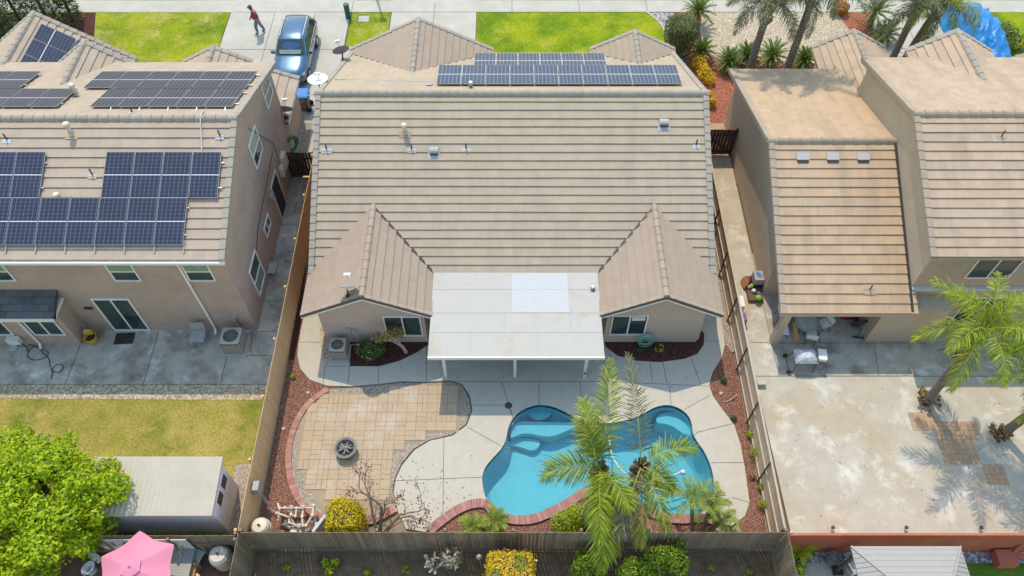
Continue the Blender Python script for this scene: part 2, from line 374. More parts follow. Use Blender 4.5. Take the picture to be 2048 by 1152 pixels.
M['frond_bright'] = leafmat('bright_palm_leaflet', [(0.16, 0.24, 0.02), (0.29, 0.38, 0.03), (0.43, 0.51, 0.05), (0.22, 0.31, 0.025)], 0.35)
M['frond_dull'] = leafmat('dull_palm_leaflet', [(0.10, 0.115, 0.06), (0.17, 0.18, 0.11), (0.24, 0.235, 0.15), (0.12, 0.14, 0.06)], 0.2)
M['frond_pygmy'] = leafmat('pale_palm_leaflet', [(0.16, 0.23, 0.03), (0.26, 0.34, 0.05), (0.36, 0.42, 0.07), (0.20, 0.28, 0.05)], 0.35)
M['rachis'] = plain('palm_midrib', (0.36, 0.36, 0.09), 0.6)
M['sago'] = leafmat('cycad_leaf', [(0.06, 0.11, 0.018), (0.10, 0.17, 0.025), (0.16, 0.25, 0.035), (0.08, 0.14, 0.02)], 0.2, 0.4)
M['orange_leaf'] = leafmat('citrus_leaf', [(0.09, 0.19, 0.006), (0.24, 0.38, 0.008), (0.38, 0.52, 0.010), (0.48, 0.58, 0.012), (0.58, 0.62, 0.015), (0.30, 0.45, 0.010)], 0.42)
M['citrus2'] = leafmat('lime_leaf', [(0.08, 0.15, 0.012), (0.16, 0.26, 0.018), (0.28, 0.39, 0.025), (0.36, 0.44, 0.03)], 0.35)
M['green_leaf'] = leafmat('shrub_leaf', [(0.17, 0.26, 0.012), (0.27, 0.38, 0.015), (0.37, 0.47, 0.02), (0.42, 0.46, 0.025)], 0.35)
M['gold_leaf'] = leafmat('gold_leaf', [(0.42, 0.36, 0.010), (0.66, 0.49, 0.010), (0.76, 0.53, 0.012), (0.55, 0.45, 0.012), (0.24, 0.27, 0.012)], 0.3)
M['gold_hedge'] = leafmat('gold_hedge_leaf', [(0.60, 0.45, 0.010), (0.76, 0.53, 0.010), (0.80, 0.55, 0.012), (0.70, 0.50, 0.012), (0.46, 0.40, 0.012)], 0.3)
M['topiary'] = leafmat('topiary_leaf', [(0.04, 0.075, 0.012), (0.08, 0.125, 0.02), (0.13, 0.18, 0.035), (0.20, 0.23, 0.09)], 0.2)
M['cypress'] = leafmat('cypress_leaf', [(0.035, 0.08, 0.02), (0.06, 0.12, 0.03), (0.085, 0.15, 0.035)], 0.2)
M['rose_leaf'] = leafmat('rose_leaf', [(0.04, 0.10, 0.02), (0.07, 0.15, 0.025), (0.11, 0.20, 0.035)], 0.3)
M['rose'] = leafmat('pink_petal', [(0.66, 0.28, 0.27), (0.72, 0.38, 0.36), (0.60, 0.22, 0.22)], 0.3)
M['dry_leaf'] = leafmat('dry_leaf', [(0.34, 0.22, 0.08), (0.42, 0.28, 0.10), (0.30, 0.24, 0.06), (0.22, 0.22, 0.05), (0.26, 0.12, 0.07)], 0.3)
M['brown_leaf'] = leafmat('brown_leaf', [(0.20, 0.10, 0.07), (0.28, 0.16, 0.09), (0.16, 0.08, 0.075)], 0.3)
M['flower_yellow'] = leafmat('yellow_flower', [(0.72, 0.42, 0.01), (0.78, 0.52, 0.02), (0.70, 0.47, 0.02), (0.40, 0.40, 0.02)], 0.3)
M['flower_red'] = leafmat('red_flower', [(0.55, 0.20, 0.03), (0.50, 0.27, 0.03), (0.20, 0.24, 0.03), (0.40, 0.11, 0.03)], 0.3)
M['aeonium'] = leafmat('purple_succulent', [(0.10, 0.035, 0.04), (0.20, 0.17, 0.04), (0.28, 0.24, 0.05), (0.15, 0.05, 0.05)], 0.2)
M['wither'] = leafmat('withered_leaf', [(0.42, 0.36, 0.32), (0.33, 0.27, 0.24), (0.48, 0.44, 0.36), (0.25, 0.30, 0.14)], 0.2)
M['orange_fruit'] = plain('orange_fruit', (0.75, 0.27, 0.02), 0.5)
M['blue_tarp'] = rough_mat('blue_tarp', (0.015, 0.20, 0.55), (0.025, 0.27, 0.66), 1.5, 30, 0.35, 0.1)
M['car_paint'] = plain('blue_car_paint', (0.04, 0.11, 0.205), 0.25, 0.5, var=0.03, coat=1.0)
M['car_trim'] = plain('silver_trim', (0.5, 0.5, 0.5), 0.3, 0.8)
M['car_glass'] = plain('car_glass', (0.03, 0.05, 0.055), 0.05, spec=0.8)
M['car_lamp'] = plain('lamp_glass', (0.55, 0.56, 0.56), 0.15)
M['tail_lamp'] = plain('tail_lamp_red', (0.4, 0.02, 0.03), 0.2)
M['rubber'] = plain('rubber', (0.03, 0.03, 0.03), 0.85)
M['bin_blue'] = plain('blue_lid', (0.06, 0.21, 0.62), 0.45)
M['bin_dark'] = plain('bin_brown_grey', (0.13, 0.115, 0.105), 0.6)
M['hose'] = plain('green_hose', (0.015, 0.20, 0.11), 0.45)
M['hose_lite'] = plain('sea_green_hose', (0.17, 0.46, 0.38), 0.45)
M['dish'] = plain('dish_grey', (0.24, 0.24, 0.25), 0.5)
M['dish_white'] = plain('dish_white', (0.70, 0.70, 0.69), 0.45)
M['dk_green'] = plain('dark_green_paint', (0.02, 0.12, 0.075), 0.5)
M['skin'] = plain('skin', (0.42, 0.235, 0.17), 0.55, var=0.05)
M['shirt'] = plain('maroon_shirt', (0.25, 0.05, 0.075), 0.85, var=0.3, scale=16)
M['jeans'] = plain('blue_jeans', (0.14, 0.23, 0.37), 0.85, var=0.2)
M['cap'] = plain('grey_cap', (0.11, 0.11, 0.12), 0.8)
M['yellow'] = plain('yellow_plastic', (0.62, 0.38, 0.05), 0.5)
M['chair_green'] = plain('pale_green_metal', (0.40, 0.46, 0.40), 0.5)
M['red_item'] = plain('red_plastic', (0.35, 0.02, 0.03), 0.5)
M['purple'] = plain('purple_card', (0.18, 0.11, 0.30), 0.6)
M['lime'] = plain('lime_plastic', (0.20, 0.50, 0.05), 0.5)
M['orange_wood'] = plain('orange_board', (0.48, 0.26, 0.10), 0.7)
M['poly'] = plain('clear_sheet', (0.50, 0.53, 0.56), 0.25, var=0.35, scale=9, spec=0.6)
M['porcelain'] = plain('porcelain', (0.68, 0.70, 0.71), 0.2, var=0.03)
M['ash'] = rough_mat('ash', (0.05, 0.04, 0.035), (0.14, 0.12, 0.10), 9, 40)
M['log'] = rough_mat('charred_log', (0.16, 0.15, 0.135), (0.32, 0.30, 0.28), 9, 40)
M['iron'] = rough_mat('weathered_iron', (0.17, 0.155, 0.15), (0.26, 0.24, 0.23), 9, 40, 0.7)
M['gazebo_n'] = plain('grey_steel_roof', (0.36, 0.345, 0.33), 0.9, var=0.04, spec=0.1)
M['doormat'] = plain('brown_doormat', (0.055, 0.035, 0.025), 0.95)
M['terracotta_floor'] = rough_mat('brown_red_floor', (0.16, 0.08, 0.065), (0.22, 0.115, 0.09), 3, 40)
M['paint_panel'] = plain('white_banner', (0.62, 0.63, 0.64), 0.6, var=0.06)
M['ink_blue'] = plain('blue_ink', (0.06, 0.12, 0.33), 0.6)
M['pool_hose'] = plain('pale_pool_hose', (0.55, 0.60, 0.66), 0.4)
M['plaster'] = rough_mat('pool_plaster', (0.40, 0.58, 0.60), (0.47, 0.66, 0.68), 1.2, 40, 0.7, 0.05)
M['tile_line'] = island('waterline_tile', [(0.03, 0.06, 0.12), (0.06, 0.12, 0.2), (0.12, 0.17, 0.22)], 0.3, 5, 0.2, 0)

def solar_mat(name, nx, ny, cell, line, frame_line, mid, ro=0.22, spc=0.35):
    """cell grid in the panel's own metres: x 0..w, y 0..l"""
    m, nt, b = _new(name); _set(b, ro, 0, spc)
    tc = _n(nt, 'ShaderNodeTexCoord'); sp = _n(nt, 'ShaderNodeSeparateXYZ'); nt.links.new(tc.outputs['Object'], sp.inputs[0])
    def mth(op, a, bb=None):
        q = _n(nt, 'ShaderNodeMath', operation=op)
        for i, z in enumerate((a, bb)):
            if z is None: continue
            if isinstance(z, (int, float)): q.inputs[i].default_value = z
            else: nt.links.new(z, q.inputs[i])
        return q.outputs[0]
    def lines(src, size, th):
        fr = mth('FRACT', mth('DIVIDE', src, size))
        return mth('MAXIMUM', mth('LESS_THAN', fr, th / size), mth('GREATER_THAN', fr, 1 - th / size))
    lx = lines(sp.outputs[0], nx, line[0]); ly = lines(sp.outputs[1], ny, line[1])
    vx = _coord(nt); f = _noise(nt, vx, 1.3, 4)
    base = _ramp(nt, f, [(0.3, cell[0]), (0.7, cell[1])])
    c = _mix(nt, ly, base, frame_line[1]); c = _mix(nt, lx, c, frame_line[0])
    if mid:
        md = mth('LESS_THAN', mth('ABSOLUTE', mth('SUBTRACT', sp.outputs[1], mid)), 0.018)
        c = _mix(nt, md, c, (0.62, 0.64, 0.68))
    nt.links.new(c, b.inputs['Base Color']); return m
M['solar'] = solar_mat('solar_cells', 0.17, 0.153, ((0.022, 0.028, 0.056), (0.033, 0.040, 0.074)), (0.0065, 0.005), ((0.165, 0.172, 0.21), (0.14, 0.15, 0.185)), 0.92)
M['solar_dark'] = solar_mat('solar_cells_dark', 0.172, 0.144, ((0.022, 0.028, 0.055), (0.03, 0.038, 0.07)), (0.007, 0.003), ((0.22, 0.24, 0.29), (0.06, 0.07, 0.10)), 0.865, 0.35, 0.15)

M['solar_main'] = solar_mat('solar_cells_blue_grey', 0.172, 0.144, ((0.05, 0.07, 0.115), (0.065, 0.085, 0.135)), (0.007, 0.003), ((0.30, 0.33, 0.38), (0.10, 0.12, 0.17)), 0.865, 0.35, 0.2)
def water_mat():
    m, nt, b = _new('pool_water'); nt.nodes.remove(b)
    v = _coord(nt)
    bp = _n(nt, 'ShaderNodeBump'); bp.inputs['Strength'].default_value = 0.4; bp.inputs['Distance'].default_value = 0.03
    nt.links.new(_noise(nt, v, 5.0, 4), bp.inputs['Height'])
    tr = _n(nt, 'ShaderNodeBsdfTransparent'); tr.inputs[0].default_value = (0.47, 0.84, 0.93, 1)
    gl = _n(nt, 'ShaderNodeBsdfGlossy'); gl.inputs['Roughness'].default_value = 0.03
    nt.links.new(bp.outputs[0], gl.inputs['Normal'])
    fr = _n(nt, 'ShaderNodeFresnel'); fr.inputs[0].default_value = 1.33
    mx = _n(nt, 'ShaderNodeMixShader')
    nt.links.new(fr.outputs[0], mx.inputs[0]); nt.links.new(tr.outputs[0], mx.inputs[1]); nt.links.new(gl.outputs[0], mx.inputs[2])
    nt.links.new(mx.outputs[0], nt.nodes['Material Output'].inputs[0]); return m
M['water'] = water_mat()

# ---------------------------------------------------------------- outlines of the ground surfaces
def smooth_loop(pts, sub=4, closed=True):
    """Catmull-Rom through the points"""
    n = len(pts); out = []
    rng = range(n) if closed else range(n - 1)
    for i in rng:
        p = [pts[(i + k) % n] if closed else pts[max(0, min(n - 1, i + k))] for k in (-1, 0, 1, 2)]
        for s in range(sub):
            t = s / sub
            out.append(tuple(0.5 * (2*p[1][a] + (p[2][a]-p[0][a])*t + (2*p[0][a]-5*p[1][a]+4*p[2][a]-p[3][a])*t*t + (3*p[1][a]-p[0][a]-3*p[2][a]+p[3][a])*t**3) for a in (0, 1)))
    if not closed: out.append(tuple(pts[-1][:2]))
    return out
Z2 = lambda pts: [(940 + x / 3.2, 700 + y / 3.2) for x, y in pts]
POOL = smooth_loop(GS(Z2([(100,945),(78,835),(95,760),(140,700),(195,640),(228,580),(245,500),(282,430),(340,385),(400,360),(450,353),(510,360),(570,380),(640,415),(720,450),(800,466),(880,470),(960,458),(1050,436),(1120,402),(1180,370),(1240,355),(1300,360),(1360,388),(1402,432),(1420,485),(1428,540),(1455,590),(1497,650),(1530,720),(1552,790),(1560,860),(1550,930),(1515,1000),(1460,1042),(1400,1062),(1320,1066),(1240,1050),(1170,1022),(1110,985),(1030,945),(950,915),(870,895),(790,887),(720,898),(650,935),(580,978),(500,1020),(420,1052),(340,1068),(270,1062),(200,1036),(145,1000)]), 0.0), 3)
def slab_with_hole(name, outer, hole, z, mat, thick=0.12, kind='structure'):
    bm = bmesh.new()
    def loop(pts):
        vs = [bm.verts.new((p[0], p[1], z)) for p in pts]
        return [bm.edges.new((vs[i], vs[(i + 1) % len(vs)])) for i in range(len(vs))]
    es = loop(outer) + loop(hole)
    bmesh.ops.triangle_fill(bm, use_beauty=True, use_dissolve=False, edges=es)
    for f in bm.faces:
        if f.normal.z < 0: f.normal_flip()
    ret = bmesh.ops.extrude_edge_only(bm, edges=es)
    for g in ret['geom']:
        if isinstance(g, bmesh.types.BMVert): g.co.z -= thick
    me = bpy.data.meshes.new(name); bm.to_mesh(me); bm.free(); me.materials.append(mat)
    o = bpy.data.objects.new(name, me); COL.objects.link(o); return tag(o, kind=kind)
def sheet(name, poly, z, mat, kind='structure', thick=0.1):
    return tag(MB().prism(poly, z - thick, z).build(name, mat), kind=kind)
def strips(name, lines, z, w=0.022, mat=None):
    mb = MB()
    for ln in lines:
        for a, b in zip(ln[:-1], ln[1:]):
            d = Vector((b[0]-a[0], b[1]-a[1], 0)); L = d.length
            if L < 1e-4: continue
            n = Vector((-d.y, d.x, 0)) / L * w / 2
            A = Vector((a[0], a[1], z)); B = Vector((b[0], b[1], z))
            mb.poly([A - n, B - n, B + n, A + n])
    return tag(mb.build(name, mat or M['joint']), kind='structure')

slab_with_hole('ground', [(-250, -150), (250, -150), (250, 350), (-250, 350)], POOL, -0.06, M['ground'], 0.05)
# main back yard
sheet('mulch_bed', [(-9.3, 8.72), (-9.3, 26.0), (-7.0, 26.0), (-7.0, 19.0), (-7.0, 15.0), (-5.3, 15.0), (-5.3, 8.72)], 0.0, M['mulch'])
sheet('mulch_bed', [(9.3, 8.72), (9.3, 17.2), (6.0, 17.2), (7.9, 15), (7.9, 11), (8.4, 9.3), (8.05, 8.72)], 0.0, M['mulch'])
DECK = ([(632, 615), (612, 620), (603, 655), (597, 690), (595, 712), (601, 738), (620, 760), (655, 772), (700, 773), (760, 768), (800, 763), (850, 764), (900, 761), (925, 768), (940, 792), (945, 820), (935, 850), (905, 872), (860, 882), (830, 900), (805, 930), (792, 958), (788, 985), (795, 1020), (812, 1058), (850, 1064),
         (885, 1040), (915, 1022), (945, 1013), (975, 1010), (985, 1026), (1010, 1040), (1040, 1044), (1080, 1038), (1120, 1020), (1150, 1000), (1175, 988), (1215, 990), (1255, 1003), (1290, 1022), (1330, 1038), (1370, 1042), (1405, 1038), (1430, 1040),
         (1462, 1053), (1490, 1032), (1499, 1005), (1495, 978), (1490, 940), (1481, 890), (1468, 850), (1445, 820), (1425, 792), (1418, 770), (1425, 745), (1443, 716), (1450, 690), (1444, 650), (1432, 600), (1410, 470), (1392, 400), (1385, 400), (1392, 640), (1392, 655), (1200, 655), (1200, 600), (862, 600), (860, 655), (660, 655)])
slab_with_hole('pool_deck', GS(DECK), POOL, 0.03, M['deck'], 0.12)
sheet('side_gravel', GS([(1415, 440), (1440, 640), (1452, 690), (1464, 705), (1476, 700), (1442, 470)]), 0.015, M['gravel'])
sheet('side_gravel', GS([(618, 440), (603, 640), (588, 720), (578, 720), (596, 560), (606, 440)]), 0.012, M['mulch_dark'])
sheet('side_gravel', GS([(640, 655), (641, 690), (650, 728), (658, 730), (655, 655)]), 0.036, M['river'])
strips('deck_joints', [GS(l) for l in [[(600, 685), (640, 685)], [(651, 730), (646, 773)], [(700, 733), (696, 772)], [(757, 733), (758, 768)], [(853, 690), (853, 762)], [(651, 733), (757, 733)],
    [(1208, 764), (853, 764)], [(1003, 764), (1030, 848)], [(1078, 764), (1078, 810)], [(1160, 764), (1165, 828)], [(945, 811), (1013, 811)], [(1030, 848), (1017, 812)], [(1208, 690), (1208, 764)], [(1300, 726), (1305, 766)], [(1325, 725), (1334, 767)], [(1382, 716), (1402, 772)], [(1208, 764), (1418, 773)], [(1338, 770), (1342, 812)], [(1368, 820), (1418, 792)], [(1395, 865), (1465, 848)], [(1385, 873), (1396, 864)], [(1422, 926), (1487, 926)], [(1463, 995), (1500, 1006)], [(935, 855), (1003, 893)], [(888, 877), (886, 1025)], [(790, 962), (965, 955)], [(1030, 764), (1028, 716)], [(1407, 683), (1437, 683)]]], 0.036, 0.02)
sheet('mulch_bed', GS([(700, 680), (857, 680), (856, 690), (835, 705), (800, 722), (760, 733), (700, 733)]), 0.042, M['mulch_dark'])
sheet('mulch_bed', GS([(1207, 680), (1397, 680), (1402, 662), (1408, 668), (1407, 690), (1395, 708), (1370, 718), (1320, 725), (1270, 722), (1235, 712), (1212, 695)]), 0.042, M['mulch_dark'])
sheet('planter_soil', GS([(850, 1066), (885, 1044), (915, 1027), (945, 1018), (975, 1014), (985, 1030), (1010, 1043), (1040, 1047), (1080, 1041), (1120, 1023), (1150, 1003), (1175, 992), (1215, 994), (1255, 1007), (1290, 1026), (1330, 1041), (1370, 1045), (1405, 1041), (1430, 1043), (1462, 1056), (1480, 1098), (840, 1098)]), -0.01, M['mulch'])
sheet('gravel_ring', GS([(600, 1005), (583, 960), (579, 915), (584, 870), (598, 835), (622, 806), (660, 778), (700, 776), (760, 771), (800, 766), (850, 767), (900, 764), (923, 771), (937, 794), (942, 820), (932, 848), (904, 869), (858, 880), (827, 898), (802, 928), (789, 957), (785, 985), (792, 1012), (745, 1038), (690, 1042), (630, 1030)]), 0.012, M['gravel'])
sheet('paver_sand', GS([(610, 985), (606, 940), (592, 940), (600, 855), (612, 823), (636, 804), (660, 788), (784, 788), (784, 771), (920, 771), (918, 865), (854, 865), (852, 884), (810, 884), (809, 903), (786, 905), (776, 1010), (790, 1012), (745, 1032), (660, 1040), (640, 1010), (625, 985)]), 0.02, M['paver_bed'])

def inside(p, poly):
    x, y = p; c = False; n = len(poly)
    for i in range(n):
        x1, y1 = poly[i]; x2, y2 = poly[(i+1) % n]
        if (y1 > y) != (y2 > y) and x < (x2-x1)*(y-y1)/(y2-y1)+x1: c = not c
    return c
def pavers():
    rnd = random.Random(5); mb = MB()
    area = GS([(601, 984), (605, 942), (589, 942), (603, 858), (600, 850), (612, 823), (636, 804), (658, 787), (782, 787), (782, 770), (921, 770), (918, 865), (854, 865), (852, 884), (810, 884), (809, 903), (786, 905), (775, 1008), (693, 1008), (640, 1005), (640, 984)])
    s = 0.40; x0 = -8.2; y0 = 9.6
    def stone(xa, xb, ya, yb):
        g = 0.003; z = 0.045 + rnd.uniform(-0.004, 0.004); t = [rnd.uniform(-0.003, 0.003) for _ in range(4)]
        c = 0.002
        vs = [(xa+g, ya+g, 0.0), (xb-g, ya+g, 0.0), (xb-g, yb-g, 0.0), (xa+g, yb-g, 0.0),
              (xa+g+c, ya+g+c, z+t[0]), (xb-g-c, ya+g+c, z+t[1]), (xb-g-c, yb-g-c, z+t[2]), (xa+g+c, yb-g-c, z+t[3])]
        mb.add(vs, [(4,5,6,7),(0,1,5,4),(1,2,6,5),(2,3,7,6),(3,0,4,7)])
    for i in range(18):
        for j in range(16):
            xa = x0 + i*s; ya = y0 + j*s
            if not inside((xa+s/2, ya+s/2), area): continue
            r = rnd.random()
            if r < 0.45: stone(xa, xa+s, ya, ya+s)
            elif r < 0.72: stone(xa, xa+s/2, ya, ya+s); stone(xa+s/2, xa+s, ya, ya+s)
            else: stone(xa, xa+s, ya, ya+s/2); stone(xa, xa+s, ya+s/2, ya+s)
    return tag(mb.build('paver_patio', M['paver']), kind='structure')
pavers()
def soldier(name, path, w, z0, z1, L=0.105, mat='brick', side=0.0):
    """bricks laid side by side across a curved line"""
    mb = MB(); rnd = random.Random(3)
    pts = [Vector((p[0], p[1], 0)) for p in path]
    cum = [0.0]
    for a, b in zip(pts[:-1], pts[1:]): cum.append(cum[-1] + (b-a).length)
    def at(s):
        for i in range(len(pts)-1):
            if s <= cum[i+1] or i == len(pts)-2:
                t = (s - cum[i]) / max(1e-6, cum[i+1]-cum[i]); d = (pts[i+1]-pts[i]).normalized()
                return pts[i].lerp(pts[i+1], t), d
    n = int(cum[-1] / L)
    for k in range(n):
        p, d = at(k*L + 0.006); q, e = at((k+1)*L - 0.006)
        n1 = Vector((-d.y, d.x, 0)); n2 = Vector((-e.y, e.x, 0)); h = rnd.uniform(-0.004, 0.004)
        lo, hi = side - w/2, side + w/2
        vs = [p+n1*lo, q+n2*lo, q+n2*hi, p+n1*hi]
        vs = [(v.x, v.y, z0) for v in vs] + [(v.x, v.y, z1+h) for v in vs]
        mb.add(vs, [(4,5,6,7),(0,1,5,4),(1,2,6,5),(2,3,7,6),(3,0,4,7)])
    # mortar bed just under the brick tops
    for a, b in zip(pts[:-1], pts[1:]):
        d = (b-a).normalized(); nn = Vector((-d.y, d.x, 0)); lo, hi = side - w/2 + 0.006, side + w/2 - 0.006
        vs = [a+nn*lo, b+nn*lo, b+nn*hi, a+nn*hi]
        mb.add([(v.x, v.y, z1-0.012) for v in vs], [(0,1,2,3)], 1)
    return tag(mb.build(name, [M[mat], M['mortar']]), kind='structure')
RING = smooth_loop(GS([(656, 779), (624, 802), (600, 832), (585, 868), (578, 905), (579, 945), (590, 985), (612, 1016), (645, 1036), (690, 1046), (745, 1042), (792, 1018)]), 5, False)
soldier('brick_edging', RING, 0.23, -0.02, 0.075)
COPE = smooth_loop(GS([(858, 1062), (890, 1036), (918, 1018), (945, 1008), (972, 1008), (990, 1026), (1012, 1036), (1040, 1040), (1072, 1036), (1110, 1020), (1142, 1002), (1170, 984), (1200, 981), (1235, 990), (1262, 1003), (1290, 1020), (1325, 1033), (1360, 1038), (1395, 1036), (1425, 1040), (1448, 1050)]), 5, False)
soldier('pool_coping', COPE, 0.34, -0.05, 0.085, 0.105, 'coping', -0.02)
soldier('brick_edging', smooth_loop(GS([(1262, 1010), (1280, 1030), (1290, 1048), (1296, 1068)]), 4, False), 0.32, -0.05, 0.08, 0.105, 'coping')
soldier('brick_edging', smooth_loop(GS([(1108, 1030), (1106, 1048), (1110, 1068)]), 4, False), 0.25, -0.05, 0.07, 0.105, 'coping')

# the pool: floor, walls, bench, steps, water
def pool():
    n = len(POOL)
    cx = sum(p[0] for p in POOL)/n; cy = sum(p[1] for p in POOL)/n
    mb = MB()
    def depth(p):
        return -(1.05 + 0.55 * max(0, min(1, (p[0] - 2.0) / 5.0)))
    vs = [(p[0], p[1], -0.04) for p in POOL] + [(p[0], p[1], -0.16) for p in POOL]
    # cove: wall goes down then bends into the floor
    def inset(p, i, d):
        a = Vector(POOL[i-1]); b = Vector(POOL[(i+1) % n]); t = (b - a).normalized()
        q = Vector((p[0], p[1])) + Vector((t.y, -t.x)) * d
        return q
    area = sum(POOL[i][0]*POOL[(i+1) % n][1] - POOL[(i+1) % n][0]*POOL[i][1] for i in range(n))
    sg = 1 if area < 0 else -1
    rings = [(0.0, -0.16), (0.01, None, 0.55), (0.10, None, 0.85), (0.25, None, 0.97)]
    loops = []
    for r in rings:
        lp = []
        for i, p in enumerate(POOL):
            q = inset(p, i, sg * r[0]); z = r[1] if r[1] is not None else depth(q) * r[2]
            lp.append((q[0], q[1], z))
        loops.append(lp)
    allv = [v for lp in loops for v in lp]
    fs = [(k*n+i, k*n+(i+1) % n, (k+1)*n+(i+1) % n, (k+1)*n+i) for k in range(len(loops)-1) for i in range(n)]
    mb.add(allv, fs)
    # floor as fine triangulated ngon following the depth
    bm = bmesh.new(); vv = [bm.verts.new(v) for v in loops[-1]]
    es = [bm.edges.new((vv[i], vv[(i+1) % n])) for i in range(n)]
    bmesh.ops.triangle_fill(bm, use_beauty=True, edges=es)
    bm.verts.index_update()
    mb.add([v.co.copy() for v in bm.verts], [tuple(v.index for v in f.verts) for f in bm.faces]); bm.free()
    basin = tag(mb.build('pool_basin', M['plaster'], smooth=True), kind='structure')
    # tile line
    tb = MB()
    for i in range(n):
        a = Vector((*POOL[i], 0)); b = Vector((*POOL[(i+1) % n], 0)); k = max(1, int((b-a).length / 0.13))
        for j in range(k):
            p = a.lerp(b, j/k); q = a.lerp(b, (j+0.93)/k)
            t = (b-a).normalized(); ins = Vector((t.y, -t.x, 0)) * sg * 0.006; p += ins; q += ins
            tb.add([(p.x, p.y, -0.17), (q.x, q.y, -0.17), (q.x, q.y, 0.02), (p.x, p.y, 0.02)], [(0,1,2,3)])
    tag(tb.build('pool_tile_band', M['tile_line']), kind='structure')
    wb = MB().poly([(p[0], p[1], -0.09) for p in POOL])
    tag(wb.build('pool_water', M['water']), kind='structure')
    # entry shelf, second step, spa shelf, near bench
    def step(name, pts, z, sub=4):
        lp = smooth_loop(GS(Z2(pts), z), sub)
        tag(MB().prism(lp, -1.6, z).build(name, M['plaster']), kind='structure')
    step('pool_step', [(258,555),(268,500),(300,463),(400,458),(520,462),(640,463),(700,478),(650,502),(600,525),(520,552),(450,548),(390,536),(330,536),(290,552)], -0.38)
    step('pool_step', [(232,610),(258,580),(300,568),(370,562),(430,572),(450,592),(430,628),(392,642),(345,628),(290,612),(262,612)], -0.72)
    step('pool_step', [(1195,430),(1230,405),(1290,398),(1350,415),(1398,450),(1418,490),(1424,545),(1395,545),(1350,525),(1300,490),(1240,470),(1200,465)], -0.45)
    step('pool_step', [(350,380),(400,362),(450,355),(510,362),(545,378),(520,410),(480,440),(440,448),(400,438),(370,408)], -0.55)
    step('pool_step', [(300,1072),(345,1076),(420,1060),(500,1030),(580,985),(650,940),(720,905),(715,870),(650,895),(580,940),(500,980),(420,1010),(350,1030),(310,1035)], -0.5)
    step('pool_step', [(1120,992),(1170,1028),(1240,1056),(1320,1072),(1400,1068),(1460,1048),(1450,1010),(1390,1030),(1320,1035),(1250,1020),(1180,990),(1130,960)], -0.5)
    # floor drain and light niches
pool()
drn = MB().lathe([(0.0, 0.006), (0.13, 0.006), (0.15, 0.0)], (0, 0, 0), 20)
o = drn.build('skimmer_lid', M['dark']); o.location = G(1017, 811, 0.034); tag(o, 'dark round skimmer lid set in the deck above the pool', 'lid')
o = MB().lathe([(0.0, 0.006), (0.10, 0.006), (0.11, 0.0)], (0, 0, 0), 18).build('deck_drain', M['grey_box']); o.location = G(1340, 771, 0.034); tag(o, 'small grey round drain cover in the deck near the right bed', 'drain cover')

# left neighbour's yard
sheet('lawn', [(-30, 8.75), (-9.5, 8.75), (-9.5, 14.75), (-30, 14.75)], 0.0, M['lawn_dry'])
sheet('rock_strip', [(-30, 14.7), (-9.5, 14.55), (-9.5, 15.26), (-30, 15.26)], 0.012, M['drain_rock'])
sheet('dirt_patch', GS([(470, 930), (520, 925), (482, 1062), (455, 1062)]), 0.01, M['gravel'])
sheet('patio_slab', [(-30, 15.27), (-9.52, 15.27), (-9.52, 17.6), (-9.52, 24.4), (-10.3, 24.4), (-10.3, 28.5), (-30, 28.5)], 0.05, M['patio_worn'])
sheet('side_gravel', [(-10.3, 24.4), (-9.9, 24.4), (-9.9, 26.7), (-10.3, 26.7)], 0.055, M['gravel'])
sheet('side_gravel', [(-10.85, 24.6), (-10.4, 24.6), (-10.4, 30.6), (-10.85, 30.6)], 0.058, M['gravel'])
strips('slab_joints', [GS(l, 0.05) for l in [[(317, 665), (286, 769)], [(170, 665), (130, 769)], [(454, 711), (441, 768)], [(455, 711), (545, 711)], [(512, 664), (553, 662)], [(505, 665), (500, 711)], [(520, 602), (575, 602)], [(548, 505), (590, 503)], [(560, 450), (605, 450)]]], 0.056, 0.03)
# right neighbour's yard
sheet('side_dirt', [(9.45, 8.6), (10.15, 8.6), (9.95, 15.5), (9.45, 15.5)], 0.0, M['soil'])
sheet('yard_slab', [(10.15, 9.0), (32, 9.0), (32, 15.62), (10.0, 15.62)], 0.04, M['yard_slab'])
sheet('yard_slab', [(10.0, 8.62), (32, 8.62), (32, 8.98), (10.12, 8.98)], 0.06, M['yard_slab'])
sheet('patio_slab', [(11.0, 15.65), (32, 15.65), (32, 22), (11.0, 22)], 0.045, M['patio_worn'])
sheet('side_walk', [(9.45, 15.65), (10.98, 15.65), (10.98, 28.2), (9.45, 28.2)], 0.045, M['yard_slab'])
strips('slab_joints', [GS(l, 0.05) for l in [[(1545, 686), (1850, 686)], [(1748, 690), (1758, 752)], [(1632, 640), (1640, 686)], [(1500, 684), (1545, 686)]]], 0.052, 0.025)
def paver_patch():
    mb = MB(); rnd = random.Random(2)
    for quad in ([(1817, 826), (1860, 826), (1866, 862), (1824, 862)], [(1866, 845), (1925, 846), (1962, 925), (1886, 926)], [(1860, 826), (1880, 845), (1866, 862), (1862, 850)], [(1960, 928), (2002, 928), (2018, 972), (1975, 972)], [(1886, 846), (1948, 843), (1958, 880), (1900, 880)]):
        q = GS(quad, 0.0); x0 = min(p[0] for p in q); x1 = max(p[0] for p in q); y0 = min(p[1] for p in q); y1 = max(p[1] for p in q)
        s = 0.2
        for i in range(int(x0/s), int(x1/s)+1):
            for j in range(int(y0/s), int(y1/s)+1):
                if inside((i*s+s/2, j*s+s/2), q):
                    z = 0.05 + rnd.uniform(0, 0.004); mb.box(i*s+0.004, i*s+s-0.004, j*s+0.004, j*s+s-0.004, 0.03, z)
    tag(mb.build('paver_patch', M['orange_paver']), kind='structure')
paver_patch()
